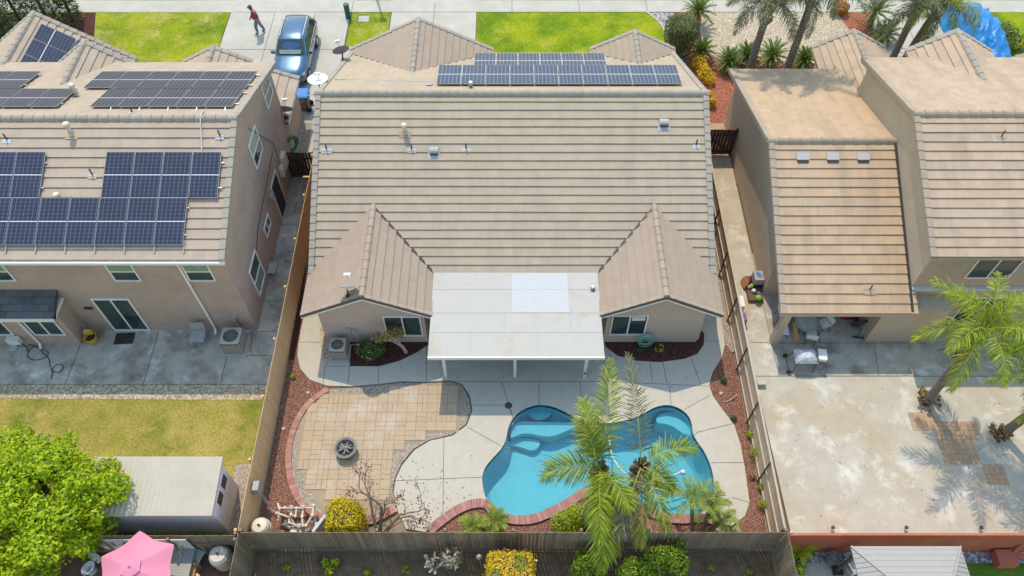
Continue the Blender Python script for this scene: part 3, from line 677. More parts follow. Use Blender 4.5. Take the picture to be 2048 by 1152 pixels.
# lots behind the back fence
sheet('rear_dirt', [(-9.2, -6), (9.3, -6), (9.3, 8.5), (-9.2, 8.5)], 0.0, M['soil'])
sheet('rear_patio', [(-30, -6), (-9.4, -6), (-9.4, 8.4), (-30, 8.4)], 0.0, M['terracotta_floor'])
sheet('rear_patio', [(9.5, -6), (14.8, -6), (14.8, 8.1), (9.5, 8.1)], 0.0, M['walk'])
sheet('rear_gravel', [(9.5, 8.1), (32, 8.1), (32, 8.5), (9.5, 8.5)], 0.0, M['grey_rock'])
sheet('rear_turf', [(14.8, -6), (32, -6), (32, 8.1), (14.8, 8.1)], 0.0, M['turf'])
# street side
sheet('sidewalk', [(-60, 40.05), (60, 40.05), (60, 41.2), (-60, 41.2)], 0.03, M['walk'])
for xa, xb in ((-60, -16.5), (-9.4, -7.2), (-2.0, 21.5), (26, 60)):
    sheet('parkway_strip', [(xa, 41.2), (xb, 41.2), (xb, 42.4), (xa, 42.4)], 0.02, M['lawn'])
sheet('road', [(-200, 42.7), (200, 42.7), (200, 52), (-200, 52)], -0.08, M['asphalt'])
sheet('kerb', [(-200, 42.4), (200, 42.4), (200, 42.7), (-200, 42.7)], 0.02, M['walk'])
sheet('driveway', [(-16.6, 28.5), (-9.55, 28.5), (-9.55, 40.04), (-16.6, 40.04)], 0.03, M['walk'])
sheet('driveway', [(-16.5, 41.2), (-9.4, 41.2), (-9.4, 42.4), (-16.5, 42.4)], 0.03, M['walk'])
sheet('driveway', [(-7.1, 32.5), (-2.1, 32.5), (-2.1, 40.04), (-7.1, 40.04)], 0.03, M['walk'])
sheet('driveway', [(-7.2, 41.2), (-2.0, 41.2), (-2.0, 42.4), (-7.2, 42.4)], 0.03, M['walk'])
sheet('driveway', [(20.2, 30), (26, 30), (26, 40.04), (20.2, 40.04)], 0.03, M['walk'])
sheet('side_walk', [(-9.5, 27), (-8.0, 27), (-8.0, 36.9), (-9.5, 36.9)], 0.032, M['walk'])
strips('driveway_joints', [[(-14.0, 28.5), (-14.0, 40)], [(-11.6, 28.5), (-11.6, 40)], [(-16.6, 36.6), (-9.5, 36.6)], [(-16.6, 32.8), (-8.1, 32.8)], [(-4.6, 32), (-4.6, 41)], [(-7.1, 37.3), (-2.1, 37.3)],
    [(-16.5, 40.05), (22, 40.05)], [(0.0, 40.05), (0.0, 41.2)], [(4, 40.05), (4, 41.2)], [(8, 40.05), (8, 41.2)], [(12, 40.05), (12, 41.2)], [(-9.5, 40.05), (-9.5, 41.2)], [(-9.5, 28), (-9.5, 40)], [(20.2, 36), (26, 36)], [(23, 31), (23, 40)]], 0.038, 0.025)
sheet('lawn', [(-60, 28), (-16.65, 28), (-16.65, 40.04), (-60, 40.04)], 0.02, M['lawn_left'])
sheet('lawn', [(-9.45, 36.95), (-8.1, 36.9), (-8.1, 31), (-7.15, 31), (-7.15, 40.03), (-9.45, 40.03)], 0.02, M['lawn_left'])
FL = GS([(1292, 24), (1318, 45), (1332, 70), (1337, 105), (1330, 140)])
sheet('lawn', [(-2.05, 31), (-2.05, 40.04)] + FL, 0.02, M['lawn'])
GK = GS([(1345, 22), (1362, 60), (1372, 110), (1372, 170)])
sheet('rock_strip', [(7.88, 40.04)] + FL[1:] + GK[::-1], 0.015, M['grey_rock'])
sheet('mulch_bed', GK + [(8.2, 26.3), (11.4, 26.3), (13.0, 33.5)] + GS([(1420, 108), (1405, 80), (1402, 50), (1412, 22)]), 0.02, M['mulch_front'])
sheet('mulch_bed', [(11.2, 30.9), (16.5, 30.9), (17.0, 35.4), (12.6, 35.8)], 0.028, M['mulch_front'])
sheet('river_bed', GS([(1412, 22), (1402, 50), (1405, 80), (1420, 108), (1470, 140)]) + [(15.5, 34.0), (20.1, 34.0), (20.1, 40.04)], 0.022, M['river'])
sheet('mulch_bed', GS([(1672, 26), (1690, 48), (1712, 80), (1745, 122), (1768, 122), (1752, 80), (1738, 26)]), 0.044, M['mulch_front'])
sheet('entry_pad', [(9.55, 28.3), (11.05, 28.3), (11.05, 30.6), (9.55, 30.6)], 0.03, M['orange_paver'])
soldier('lawn_edging', smooth_loop(FL, 4, False), 0.12, -0.02, 0.06, 0.3, 'mortar')
soldier('lawn_edging', smooth_loop(GS([(1410, 24), (1402, 50), (1405, 80), (1420, 108)]), 4, False), 0.12, -0.02, 0.06, 0.3, 'mortar')
# ---------------------------------------------------------------- roofs
def tiles(mb, P0, U, V, lu, lv, e=0.362, w=0.42, nose=0.056, seed=1, m=0, keep=None, deck=0.16):
    """overlapping flat tiles; P0 = lower corner, U along the eave, V up the slope"""
    rnd = random.Random(seed); P0 = Vector(P0); U = Vector(U).normalized(); V = Vector(V).normalized()
    N = U.cross(V)
    if N.z < 0: N = -N
    nc = max(1, int(round(lv / e))); e = lv / nc
    for i in range(nc):
        v0 = i*e; v1 = min(lv, v0 + e + 0.03)
        off = rnd.uniform(-0.004, 0.004)
        u = -(w/2 if i % 2 else 0.0); t1 = nose; d1 = 0.0
        while u < lu - 1e-3:
            a = max(0, u); b = min(lu, u + w); u += w
            t0 = t1; d0 = d1
            t1 = nose + rnd.uniform(-0.002, 0.002); d1 = max(-0.008, min(0.008, d1 + rnd.uniform(-0.003, 0.003)))
            if b - a < 0.02: continue
            if keep and not keep(a, b, v0, v1): continue
            if rnd.random() < 0.02: t1 += 0.006
            A = P0 + U*a; B = P0 + U*b
            la = V*(v0+off+d0); lb = V*(v0+off+d1); hi = V*v1
            mb.add([A+la+N*(t0-0.018), B+lb+N*(t1-0.018), B+lb+N*t1, A+la+N*t0, B+hi+N*0.004, A+hi+N*0.004, B+lb+V*0.14+N*0.004, A+la+V*0.14+N*0.004],
                   [(3,2,4,5),(0,1,2,3),(0,3,5,7),(1,6,4,2),(0,7,6,1)], m)
    if deck:
        c = [P0 - N*0.006, P0 + U*lu - N*0.006, P0 + U*lu + V*lv - N*0.006, P0 + V*lv - N*0.006]
        d = [q - Vector((0, 0, deck)) for q in c]
        if keep is None:
            mb.add(c + d, [(0,1,2,3),(7,6,5,4),(0,4,5,1),(1,5,6,2),(2,6,7,3),(3,7,4,0)], m)
def caps(mb, A, B, w=0.24, h=0.09, L=0.36, flat=False, seed=2, m=0, S=None, lift=0.05):
    """row of ridge or rake tiles laid from A (low or first) to B"""
    rnd = random.Random(seed); A = Vector(A); B = Vector(B); D = B - A; n = max(1, int(round(D.length / L))); D.normalize()
    L = (B - A).length / n
    if S is None: S = Vector((0, 0, 1)).cross(D)
    S = Vector(S).normalized(); N = D.cross(S)
    if N.z < 0: N = -N
    prof = [(-w/2, -0.10), (-w/2, h*0.55), (0 if flat else -w*0.22, h*0.62 if flat else h), (0 if flat else w*0.22, h*0.62 if flat else h), (w/2, h*0.55), (w/2, -0.10)] if flat else [(-w/2, -0.07), (-w*0.34, h*0.45), (-w*0.14, h), (w*0.14, h), (w*0.34, h*0.45), (w/2, -0.07)]
    for k in range(n):
        p = A + D*(k*L); q = A + D*((k+1)*L + 0.05)
        la = lift*0.6 + rnd.uniform(0, 0.008); lb = 0.002; ws = rnd.uniform(0.98, 1.02)
        va = [p + S*x*ws + N*(y+la) for x, y in prof]; vb = [q + S*x*0.94 + N*(y+lb) for x, y in prof]
        j = len(prof)
        mb.add(va + vb, [(i, i+1, j+i+1, j+i) for i in range(j-1)] + [tuple(range(j))], m)
def gable_roof(parent, x0, xm, x1, ya, yb, ze, zr, mat, capmat, seed=1, fascia=True, rake_front=True, trim='fascia', xl=None):
    """gable with its ridge running away from the viewer: eaves at x0, x1, ridge at xm, from ya (near end) to yb"""
    mb = MB(); L = yb - ya
    for xe, k in ((x0, 0), (x1, 1)):
        V = Vector((xm - xe, 0, zr - ze)); tiles(mb, (xe, ya, ze), (0, 1, 0), V, L, V.length, seed=seed+k)
    r = mb.build('roof', M[mat], parent)
    cb = MB()
    caps(cb, (xm, ya, zr+0.02), (xm, yb, zr+0.02), 0.28, 0.06, 0.42, seed=seed, lift=0.03)
    caps_o = cb.build('ridge_cap', M[capmat], r); KID(r, caps_o)
    return r
def KID(p, c): pass
def window(parent, origin, right, up, w, h, split='v', glass='glass', fr=0.055, frame='white', n=None, door=False, second=None):
    """frame, mullion and panes set on a wall; origin is the lower left corner as seen from outside"""
    O = Vector(origin); Rv = Vector(right).normalized(); Uv = Vector(up).normalized(); N = Rv.cross(Uv) if n is None else Vector(n)
    mb = MB(); rot = Matrix((Rv, Uv, N)).transposed()
    def bar(a0, a1, b0, b1, d=0.05):
        c = O + Rv*(a0+a1)/2 + Uv*(b0+b1)/2 + N*(d/2+0.004); mb.obox(c, (a1-a0, b1-b0, d), rot)
    bar(0, w, 0, fr); bar(0, w, h-fr, h); bar(0, fr, fr, h-fr); bar(w-fr, w, fr, h-fr)
    if split == 'v': bar(w/2-0.03, w/2+0.03, fr, h-fr, 0.042)
    if split == 'h': bar(fr, w-fr, h*0.48-0.025, h*0.48+0.025, 0.042)
    f = mb.build('sliding_door' if door else 'window', M[frame], parent)
    def pane(a0, a1, b0, b1, mt, dz=0.018):
        pb = MB(); c = O + Rv*(a0+a1)/2 + Uv*(b0+b1)/2 + N*dz/2 + N*0.002
        pb.obox(c, (a1-a0, b1-b0, dz), rot); pb.build('pane', M[mt], f)
    g2 = second or glass
    if split == 'v': pane(fr, w/2-0.03, fr, h-fr, glass); pane(w/2+0.03, w-fr, fr, h-fr, g2, 0.012)
    elif split == 'h': pane(fr, w-fr, fr, h*0.48-0.025, glass); pane(fr, w-fr, h*0.48+0.025, h-fr, g2, 0.012)
    else: pane(fr, w-fr, fr, h-fr, glass)
    return f
def vent_pipe(parent, p, slope, h=0.42, r=0.045, cap=True, mat='dark', flash=0.36, fmat='flash', sgn=1):
    mb = MB(); x, y, z = p
    a = math.atan(slope)
    mb.tube([(x, y, z), (x, y, z+h)], r, 10)
    if cap:
        mb.lathe([(r*1.7, h-0.14), (r*1.8, h-0.02), (r*1.2, h+0.02), (0, h+0.02)], p, 12)
        mb.lathe([(r*1.5, 0.08), (r*1.5, 0.16)], p, 12)
    o = mb.build('vent_pipe', M[mat], parent)
    fb = MB().obox((x, y - 0.08*math.cos(a), z - 0.08*math.sin(a) + 0.045), (flash, flash*0.5, 0.012), (a, 0, 0))
    fb.build('flashing', M[fmat], o)
    return o
def box_vent(parent, p, slope, mat='vent_grey'):
    a = math.atan(slope); x, y, z = p; mb = MB()
    rt = Euler((a, 0, 0)).to_matrix(); c = Vector(p)
    prof = []
    for k in range(9):
        t = math.pi * k / 8; prof.append((-0.16*math.cos(t), 0.05 + 0.14*math.sin(t)))
    va = [c + Vector((-0.19, q[0]+0.12, q[1]+0.06)) for q in prof]; vb = [c + Vector((0.19, q[0]+0.12, q[1]+0.06)) for q in prof]
    mb.add(va+vb, [(i, i+1, 10+i, 9+i) for i in range(8)] + [tuple(range(9)), tuple(range(17, 8, -1))])
    o = mb.build('roof_vent', M[mat], parent)
    MB().obox(c + rt @ Vector((0, -0.04, 0.045)), (0.52, 0.34, 0.012), rt).build('flashing', M[mat], o)
    MB().obox(c + Vector((0, -0.06, 0.10)), (0.3, 0.1, 0.1)).build('vent_mouth', M['dark'], o)
def solar(parent, O, Rv, Uv, w, l, mat, first=[None]):
    """one panel; its own axes: x across, y up the slope"""
    O = Vector(O); Rv = Vector(Rv).normalized(); Uv = Vector(Uv).normalized(); N = Rv.cross(Uv)
    key = (mat, round(w, 3), round(l, 3))
    if key not in SOL:
        mb = MB(); g = 0.012
        mb.box(0, w, 0, l, -0.035, 0.0, 1)
        mb.add([(g, g, 0.003), (w-g, g, 0.003), (w-g, l-g, 0.003), (g, l-g, 0.003)], [(0,1,2,3)], 0)
        me = bpy.data.meshes.new('solar_panel'); me.from_pydata(mb.v, [], mb.f)
        me.materials.append(M[mat]); me.materials.append(M['steel']); me.polygons.foreach_set('material_index', mb.m)
        SOL[key] = me
    o = bpy.data.objects.new('solar_panel', SOL[key]); COL.objects.link(o)
    o.parent = parent; KIDS.setdefault(parent.name, []).append(o)
    o.rotation_euler = Matrix((Rv, Uv, N)).transposed().to_euler()
    o.location = O - wpos(parent)
    return o
SOL = {}
def rail_set(parent, segs, mat='steel', w=0.04):
    mb = MB()
    for a, b in segs: mb.beam(a, b, w, w)
    return mb.build('panel_rail', M[mat], parent)

# ---------------------------------------------------------------- main house
H = T('single_storey_house', 'single storey taupe house with tan tile roof, two rear gables and white patio cover', 'house', (0, 25, 0))
YE, ZE, YR, ZR = 19.05, 2.52, 26.0, 6.0
SL = (ZR - ZE) / (YR - YE)
wb = MB()
foot = [(-7.8, 17.28), (-3.55, 17.28), (-3.55, 19.5), (3.85, 19.5), (3.85, 17.28), (7.8, 17.28), (7.8, 32.5), (-7.8, 32.5)]
wb.prism(foot, 0.0, 2.35)
for x0, x1, xm in ((-7.8, -3.55, -5.76), (3.85, 7.8, 5.93)):
    zt = 3.68
    wb.add([(x0, 17.28, 2.35), (x1, 17.28, 2.35), (x1, 17.28, 2.50), (xm, 17.28, zt), (x0, 17.28, 2.50), (x0, 17.6, 2.35), (x1, 17.6, 2.35), (x1, 17.6, 2.5), (xm, 17.6, zt), (x0, 17.6, 2.5)],
           [(0,1,2,3,4), (9,8,7,6,5), (1,6,7,2), (2,7,8,3), (3,8,9,4), (4,9,5,0)])
for s in (-1, 1):
    wb.add([(7.8*s, 19.2, 2.3), (7.8*s, 32.6, 2.3), (7.8*s, 26, 5.85), (7.6*s, 19.2, 2.3), (7.6*s, 32.6, 2.3), (7.6*s, 26, 5.85)], [(0,1,2),(3,5,4),(0,3,4,1),(1,4,5,2),(2,5,3,0)])
wb.prism([(-8.0, 32.4), (-1.3, 32.4), (-1.3, 33.2), (-8.0, 33.2)], 0, 2.4)
wb.build('wall', M['stucco_main'], H)
rb = MB()
V = Vector((0, YR-YE, ZR-ZE))
tiles(rb, (-8.3, YE, ZE), (1, 0, 0), V, 16.6, V.length, seed=3)
VF = Vector((0, YR-33.05, ZR-2.52))
tiles(rb, (-8.3, 33.05, 2.52), (1, 0, 0), VF, 16.6, VF.length, seed=4)
roof = rb.build('roof', M['roof_main'], H)
cb = MB()
caps(cb, (8.35, YR, ZR+0.03), (-8.35, YR, ZR+0.03), 0.34, 0.09, 0.38, seed=5)
for s in (-1, 1):
    caps(cb, (s*8.24, YE-0.02, ZE+0.02), (s*8.24, YR, ZR+0.02), 0.24, 0.09, 0.362, True, 6, S=(1, 0, 0))
    caps(cb, (s*8.24, 33.05, ZE+0.02), (s*8.24, YR, ZR+0.02), 0.24, 0.09, 0.362, True, 7, S=(1, 0, 0))
cb.build('ridge_cap', M['ridge_grey'], roof)
for x0, xm, x1, sd in ((-8.36, -5.77, -3.2, 11), (3.5, 5.93, 8.36, 15)):
    r = gable_roof(H, x0, xm, x1, 17.02, 21.75, 2.50, 3.80, 'roof_wing', 'ridge_tan', sd)
    # rake tiles over white fascia; shade of the tile edge painted as a brown strip
    kb = MB(); fb = MB(); db = MB()
    for xe, dx in ((x0, 1), (x1, -1)):
        caps(kb, (xe, 17.06, 2.50+0.0), (xm, 17.06, 3.80), 0.16, 0.06, 0.36, True, sd+3, S=(0, 1, 0))
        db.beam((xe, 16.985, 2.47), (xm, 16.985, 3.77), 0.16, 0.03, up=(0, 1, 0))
        fb.beam((xe, 16.98, 2.355), (xm, 16.98, 3.655), 0.06, 0.05, up=(0, 1, 0))
    kb.build('rake_tile', M['ridge_tan'], r)
    db.build('rake_strip', M['fascia'], r)
    fb.build('fascia', M['white'], r)
    vb = MB()   # valley flashing against the main roof
    yv = YE + (3.80 - ZE) / SL; yl = YE
    for xe in (x0, x1):
        if abs(xe) < 4: vb.beam((xm, yv-0.05, 3.84), (xe, yl, 2.56), 0.10, 0.02)
    vb.build('valley_flashing', M['dark'], r)
# front gables seen beyond the ridge
for x0, xm, x1, ya, ze, zr, sd in ((-8.36, -4.66, -0.98, 33.45, 2.5, 4.34, 21), (4.05, 6.22, 8.4, 33.5, 2.5, 3.6, 25)):
    r = gable_roof(H, x0, xm, x1, 28.4 if zr > 4 else 29.8, ya, ze, zr, 'roof_wing', 'ridge_grey', sd)
    kb = MB()
    for xe in (x0, x1): caps(kb, (xe, ya-0.06, ze+0.01), (xm, ya-0.06, zr+0.01), 0.22, 0.07, 0.36, True, sd+3, S=(0, 1, 0))
    kb.build('rake_tile', M['ridge_grey'], r)
    gb = MB(); gb.add([(x0+0.4, ya-0.25, 2.3), (x1-0.4, ya-0.25, 2.3), (xm, ya-0.25, zr-0.2), (x0+0.4, ya-0.4, 2.3), (x1-0.4, ya-0.4, 2.3), (xm, ya-0.4, zr-0.2)], [(0,1,2),(5,4,3),(0,3,4,1),(1,4,5,2),(2,5,3,0)])
    gb.build('gable_wall', M['stucco_main'], H)
    fl = MB()
    s2 = (2.52-ZR)/(33.05-YR)
    for xe in (x0, x1):
        yv = YR + (zr-ZR)/s2
        fl.beam((xm, yv, zr+0.03), (xe, 33.0, 2.58), 0.11, 0.02)
    fl.build('valley_flashing', M['dark'], r)
# windows
w1 = window(H, (-5.22, 17.28, 0.58), (1, 0, 0), (0, 0, 1), 1.52, 1.47, 'v', 'glass_green')
w2 = window(H, (4.04, 17.28, 0.66), (1, 0, 0), (0, 0, 1), 1.47, 1.47, 'v', 'glass_green', second='glass')
cbm = MB().box(4.86, 5.40, 17.262, 17.268, 1.72, 1.98); cbm.build('lace_curtain', M['paint_panel'], w2)
window(H, (-1.9, 19.5, 0.05), (1, 0, 0), (0, 0, 1), 1.8, 2.0, 'v', 'glass', door=True)
window(H, (1.4, 19.5, 0.9), (1, 0, 0), (0, 0, 1), 1.4, 1.1, 'v', 'glass')
# rear eave trim between the wings
MB().box(-3.2, 3.5, 18.98, 19.03, 2.34, 2.50).build('eave_board', M['fascia'], H)
# vents
vent_pipe(H, (-4.51, 24.4, YE and ZE+(24.4-YE)*SL), SL, 0.55, 0.07, True, 'ivory', 0.5, 'roof_wing')
for x, y, fs in ((-7.8, 23.78, 0.45), (-4.22, 23.78, 0.36), (-1.93, 23.8, 0.36), (7.75, 23.95, 0.3)):
    vent_pipe(H, (x, y, ZE+(y-YE)*SL), SL, 0.34, 0.03, False, 'dark', fs)
for x, y in ((-3.28, 23.6), (6.42, 24.7)): box_vent(H, (x, y, ZE+(y-YE)*SL), SL)
vent_pipe(H, (-1.79, 26.8, ZR-(26.8-YR)*0.494), -0.494, 0.34, 0.06, True, 'steel', 0.3, 'ridge_tan')
# solar panels on tilted racks of the street-side slope
Rv = Vector((1, 0, 0)); Uv = Vector((0, 1.72, -0.37)).normalized()
for k in range(10): solar(H, (-3.30+k*1.075, 27.0, 5.69), Rv, Uv, 1.05, 1.75, 'solar_main')
Uv2 = Vector((0, 1.68, -0.45)).normalized()
for k in range(6): solar(H, (-1.75+k*1.02, 28.78, 5.06), Rv, Uv2, 0.99, 1.72, 'solar_main')
rail_set(H, [((x, 27.02, 5.64), (x, 27.02, 5.46)) for x in [-2.25+k*1.075 for k in range(9)]], 'fence_right', 0.05)
rail_set(H, [((-3.30, 28.5, 5.27), (7.3, 28.5, 5.27)), ((-3.30, 27.3, 5.55), (7.3, 27.3, 5.55)), ((-1.75, 30.2, 4.62), (4.3, 30.2, 4.62))] + [((x, 28.5, 5.25), (x, 28.5, 4.75)) for x in (-3.2, -0.2, 2.8, 5.8, 7.2)])
MB().box(-3.75, -3.5, 27.0, 27.2, 5.44, 5.62).build('junction_box', M['grey_box'], H)
MB().tube([(-8.0, 28.05, 5.05), (-3.6, 27.75, 5.17)], 0.02, 6).build('conduit', M['steel'], H)
# patio cover
pc = MB()
P = [(-3.2, 19.0, 2.66), (3.5, 19.0, 2.66), (3.56, 15.2, 2.36), (-3.24, 15.2, 2.36)]
pc.add(P + [(q[0], q[1], q[2]-0.1) for q in P], [(3,2,1,0),(4,5,6,7),(0,1,5,4),(1,2,6,5),(2,3,7,6),(3,0,4,7)])
cover = pc.build('patio_cover', M['patio_roof'], H)
def pcz(y): return 2.36 + (y-15.2)*0.30/3.8
pn = MB(); pp = [(-0.02, 18.97), (2.26, 18.97), (2.30, 17.15), (-0.02, 17.15)]
pn.poly([(x, y, pcz(y)+0.006) for x, y in reversed(pp)]).build('roof_patch', M['patio_new'], cover)
sm = MB()
for y, xa, xb in ((18.2, -3.2, 3.5), (17.12, -3.2, 3.5), (16.25, -3.25, 3.55)): sm.beam((xa, y, pcz(y)+0.004), (xb, y, pcz(y)+0.004), 0.012, 0.008)
for x, ya, yb in ((-0.02, 18.97, 17.12), (2.28, 18.97, 17.12), (-0.3, 17.12, 16.25), (2.3, 17.12, 16.25), (-1.6, 16.25, 15.34), (1.0, 16.25, 15.34), (-1.5, 18.97, 18.2)): sm.beam((x, ya, pcz(ya)+0.004), (x, max(yb, 15.22), pcz(max(yb, 15.22))+0.004), 0.010, 0.007)
sm.build('panel_seam', M['grey_box'], cover)
MB().box(-3.25, 3.57, 15.15, 15.198, 2.21, 2.375).build('front_beam', M['white'], cover)
MB().box(-3.1, 3.4, 15.56, 15.68, 2.08, 2.24).build('header_beam', M['white'], cover)
for x in (-2.72, 0.12, 2.97): MB().box(x-0.06, x+0.06, 15.57, 15.69, 0.0, 2.10).build('post', M['white'], cover)
st = MB()
random.seed(4)
for k in range(14):
    zc = random.uniform(0.25, 0.75); st.obox((2.97+random.uniform(-0.04, 0.04), 15.567, zc), (random.uniform(0.02, 0.06), 0.004, random.uniform(0.015, 0.04)), (0, random.uniform(-0.6, 0.6), 0))
st.build('post_scuff', M['dark'], cover)
t = G(1185, 579, 2.55); vent_pipe(cover, (t[0], t[1], pcz(t[1])), 0.12, 0.16, 0.05, True, 'steel', 0.18, 'iron')
# meter boxes on the rear wall
MB().box(-6.86, -6.66, 17.2, 17.275, 0.92, 1.2).box(-6.62, -6.42, 17.19, 17.275, 1.0, 1.14).build('disconnect_box', M['grey_box'], H)
MB().tube([(-6.75, 17.2, 0.92), (-6.72, 17.15, 0.6), (-6.78, 17.05, 0.45)], 0.02, 6).tube([(-6.5, 17.18, 1.0), (-6.4, 17.1, 0.7), (-6.45, 17.0, 0.35), (-6.75, 16.98, 0.3)], 0.02, 6).build('flexible_conduit', M['grey_box'], H)

# ---------------------------------------------------------------- left two-storey house
LH = T('two_storey_house', 'two storey pinkish house with solar panels on both roof slopes, on the left', 'house', (-18, 23, 0))
lb = MB()
lb.prism([(-30, 17.88), (-11.1, 17.88), (-11.1, 28.3), (-30, 28.3)], 0, 5.06)
lb.xprism([(17.88, 0), (28.3, 0), (28.3, 5.28), (23.1, 7.14), (17.88, 5.06)], -11.1, -10.88)
lb.build('wall', M['stucco_left'], LH)
rb = MB()
VL = Vector((0, 5.35, 2.10)); SLL = 2.10/5.35; SLF = 2.0/5.8
tiles(rb, (-30, 17.75, 5.15), (1, 0, 0), VL, 19.24, VL.length, e=0.40, seed=31)
VL2 = Vector((0, -5.8, 2.0))
tiles(rb, (-30, 28.9, 5.25), (1, 0, 0), VL2, 19.24, VL2.length, e=0.40, seed=32)
lroof = rb.build('roof', M['roof_left'], LH)
cb = MB()
caps(cb, (-10.72, 23.1, 7.28), (-30, 23.1, 7.28), 0.34, 0.09, 0.42, seed=33)
caps(cb, (-10.84, 17.73, 5.17), (-10.84, 23.1, 7.27), 0.24, 0.09, 0.40, True, 34, S=(1, 0, 0))
caps(cb, (-10.84, 28.92, 5.27), (-10.84, 23.1, 7.27), 0.24, 0.09, 0.40, True, 35, S=(1, 0, 0))
cb.build('ridge_cap', M['ridge_grey'], lroof)
# front gables
def front_gable(parent, x0, xm, x1, ya, yb, ze, zr, mat, sd, wallmat):
    r = gable_roof(parent, x0, xm, x1, ya, yb, ze, zr, mat, 'ridge_grey', sd)
    kb = MB()
    for xe in (x0, x1): caps(kb, (xe, yb-0.06, ze+0.01), (xm, yb-0.06, zr+0.01), 0.26, 0.07, 0.40, True, sd+3, S=(0, 1, 0))
    kb.build('rake_tile', M['ridge_grey'], r)
    gb = MB(); gb.prism([(x0+0.4, ya+0.3), (x1-0.4, ya+0.3), (x1-0.4, yb-0.3), (x0+0.4, yb-0.3)], 0, ze-0.05)
    gb.add([(x0+0.4, yb-0.3, ze-0.2), (x1-0.4, yb-0.3, ze-0.2), (xm, yb-0.3, zr-0.25), (x0+0.4, yb-0.5, ze-0.2), (x1-0.4, yb-0.5, ze-0.2), (xm, yb-0.5, zr-0.25)], [(0,1,2),(5,4,3),(0,3,4,1),(1,4,5,2),(2,5,3,0)])
    gb.build('gable_wall', M[wallmat], parent)
    return r
front_gable(LH, -27.0, -23.05, -19.15, 27.5, 32.6, 2.6, 5.31, 'roof_left', 41, 'stucco_left')
front_gable(LH, -20.9, -19.25, -17.6, 25.6, 29.4, 4.9, 6.08, 'roof_left', 45, 'stucco_left')
front_gable(LH, -16.2, -14.5, -12.8, 28.0, 31.5, 3.3, 4.15, 'roof_left', 49, 'stucco_left')
# side lean-to roof low on the right wall
sb = MB()
tiles(sb, (-10.70, 28.1, 2.40), (0, 1, 0), Vector((-1.75, 0, 0.66)), 3.15, 1.87, e=0.45, seed=52)
side = sb.build('lean_to_roof', M['roof_left'], LH)
kb = MB(); caps(kb, (-10.68, 31.28, 2.41), (-12.4, 31.28, 3.06), 0.24, 0.07, 0.42, True, 53, S=(0, 1, 0)); kb.build('rake_tile', M['ridge_grey'], side)
MB().box(-12.6, -10.95, 28.35, 31.1, 0, 2.3).build('lean_to_wall', M['stucco_left'], LH)
MB().box(-10.71, -10.68, 28.1, 31.25, 2.27, 2.40).build('fascia', M['white'], side)
MB().beam((-10.72, 28.08, 2.33), (-10.87, 28.08, 2.39), 0.03, 0.12, up=(0, 1, 0)).build('rake_strip', M['fascia'], side)
# panels, rear slope (three columns of arrays)
Rv = Vector((1, 0, 0)); Uv = Vector((0, 5.35, 2.10)).normalized()
def lz(y): return 5.15 + (y-17.75)*SLL + 0.17
PW, PL = 1.085, 1.87
for k in range(4): solar(LH, (-15.60+k*1.11, 19.94, lz(19.94)), Rv, Uv, PW, PL, 'solar')
for k in range(7): solar(LH, (-20.05+k*1.11, 18.20, lz(18.20)), Rv, Uv, PW, PL, 'solar')
for k in range(3): solar(LH, (-21.26+k*1.11, 19.94, lz(19.94)), Rv, Uv, PW, PL, 'solar')
rs = []
for y in (18.6, 19.6, 20.35, 21.3):
    a, b = (-20.05, -12.30) if y < 19.7 else (-15.60, -11.12)
    rs.append(((a, y, lz(y)-0.07), (b+0.06, y, lz(y)-0.07)))
    if y > 19.7: rs.append(((-21.2, y, lz(y)-0.07), (-17.86, y, lz(y)-0.07)))
for k in range(7): rs.append(((-18.94+k*1.11, 17.95, lz(17.95)-0.12), (-18.94+k*1.11, 18.4, lz(18.4)-0.06)))
rail_set(LH, rs)
# panels, street-side slope
Uf = Vector((0, 5.8, -2.0)).normalized()
def fz(y): return 7.25 - (y-23.1)*SLF + 0.17
for k in range(5): solar(LH, (-16.84+k*1.14, 23.95, fz(23.95)), Rv, Uf, 1.11, 1.87, 'solar_dark')
for k in range(6): solar(LH, (-17.98+k*1.14, 25.84, fz(25.84)), Rv, Uf, 1.11, 1.87, 'solar_dark')
for k in range(4): solar(LH, (-22.70+k*1.14, 23.95, fz(23.95)), Rv, Uf, 1.11, 1.87, 'solar_dark')
for k in range(3): solar(LH, (-24.05+k*1.14, 25.84, fz(25.84)), Rv, Uf, 1.11, 1.87, 'solar_dark')
rs = []
for y in (24.3, 25.4, 26.2, 27.3):
    rs.append(((-17.9 if y > 25.6 else -16.8, y, fz(y)-0.07), (-11.0, y, fz(y)-0.07)))
    rs.append(((-24.0, y, fz(y)-0.07), (-20.55 if y > 25.6 else -18.1, y, fz(y)-0.07)))
for k in range(9): rs.append(((-16.0+k*1.14-5.5*(k > 5)*0, 23.95, fz(23.95)-0.05), (-16.0+k*1.14, 23.75, fz(23.75)-0.16))) if k < 5 else None
rail_set(LH, rs)
# panels on the big front gable, facing right
sv = Vector((-3.95, 0, 2.72)).normalized()
gx = Vector((-23.05, 32.6, 5.31))
for i in range(2):
    for j in range(3):
        o = Vector((-20.72, 31.2 - j*1.13, 0)); s_ = (-19.15 - (-20.72)); 
        base = Vector((-19.95 - i*1.32, 30.9 - j*1.13, 3.33 + i*1.32*2.71/3.9))
        solar(LH, base, (0, 1, 0), sv, 1.1, 1.55, 'solar')
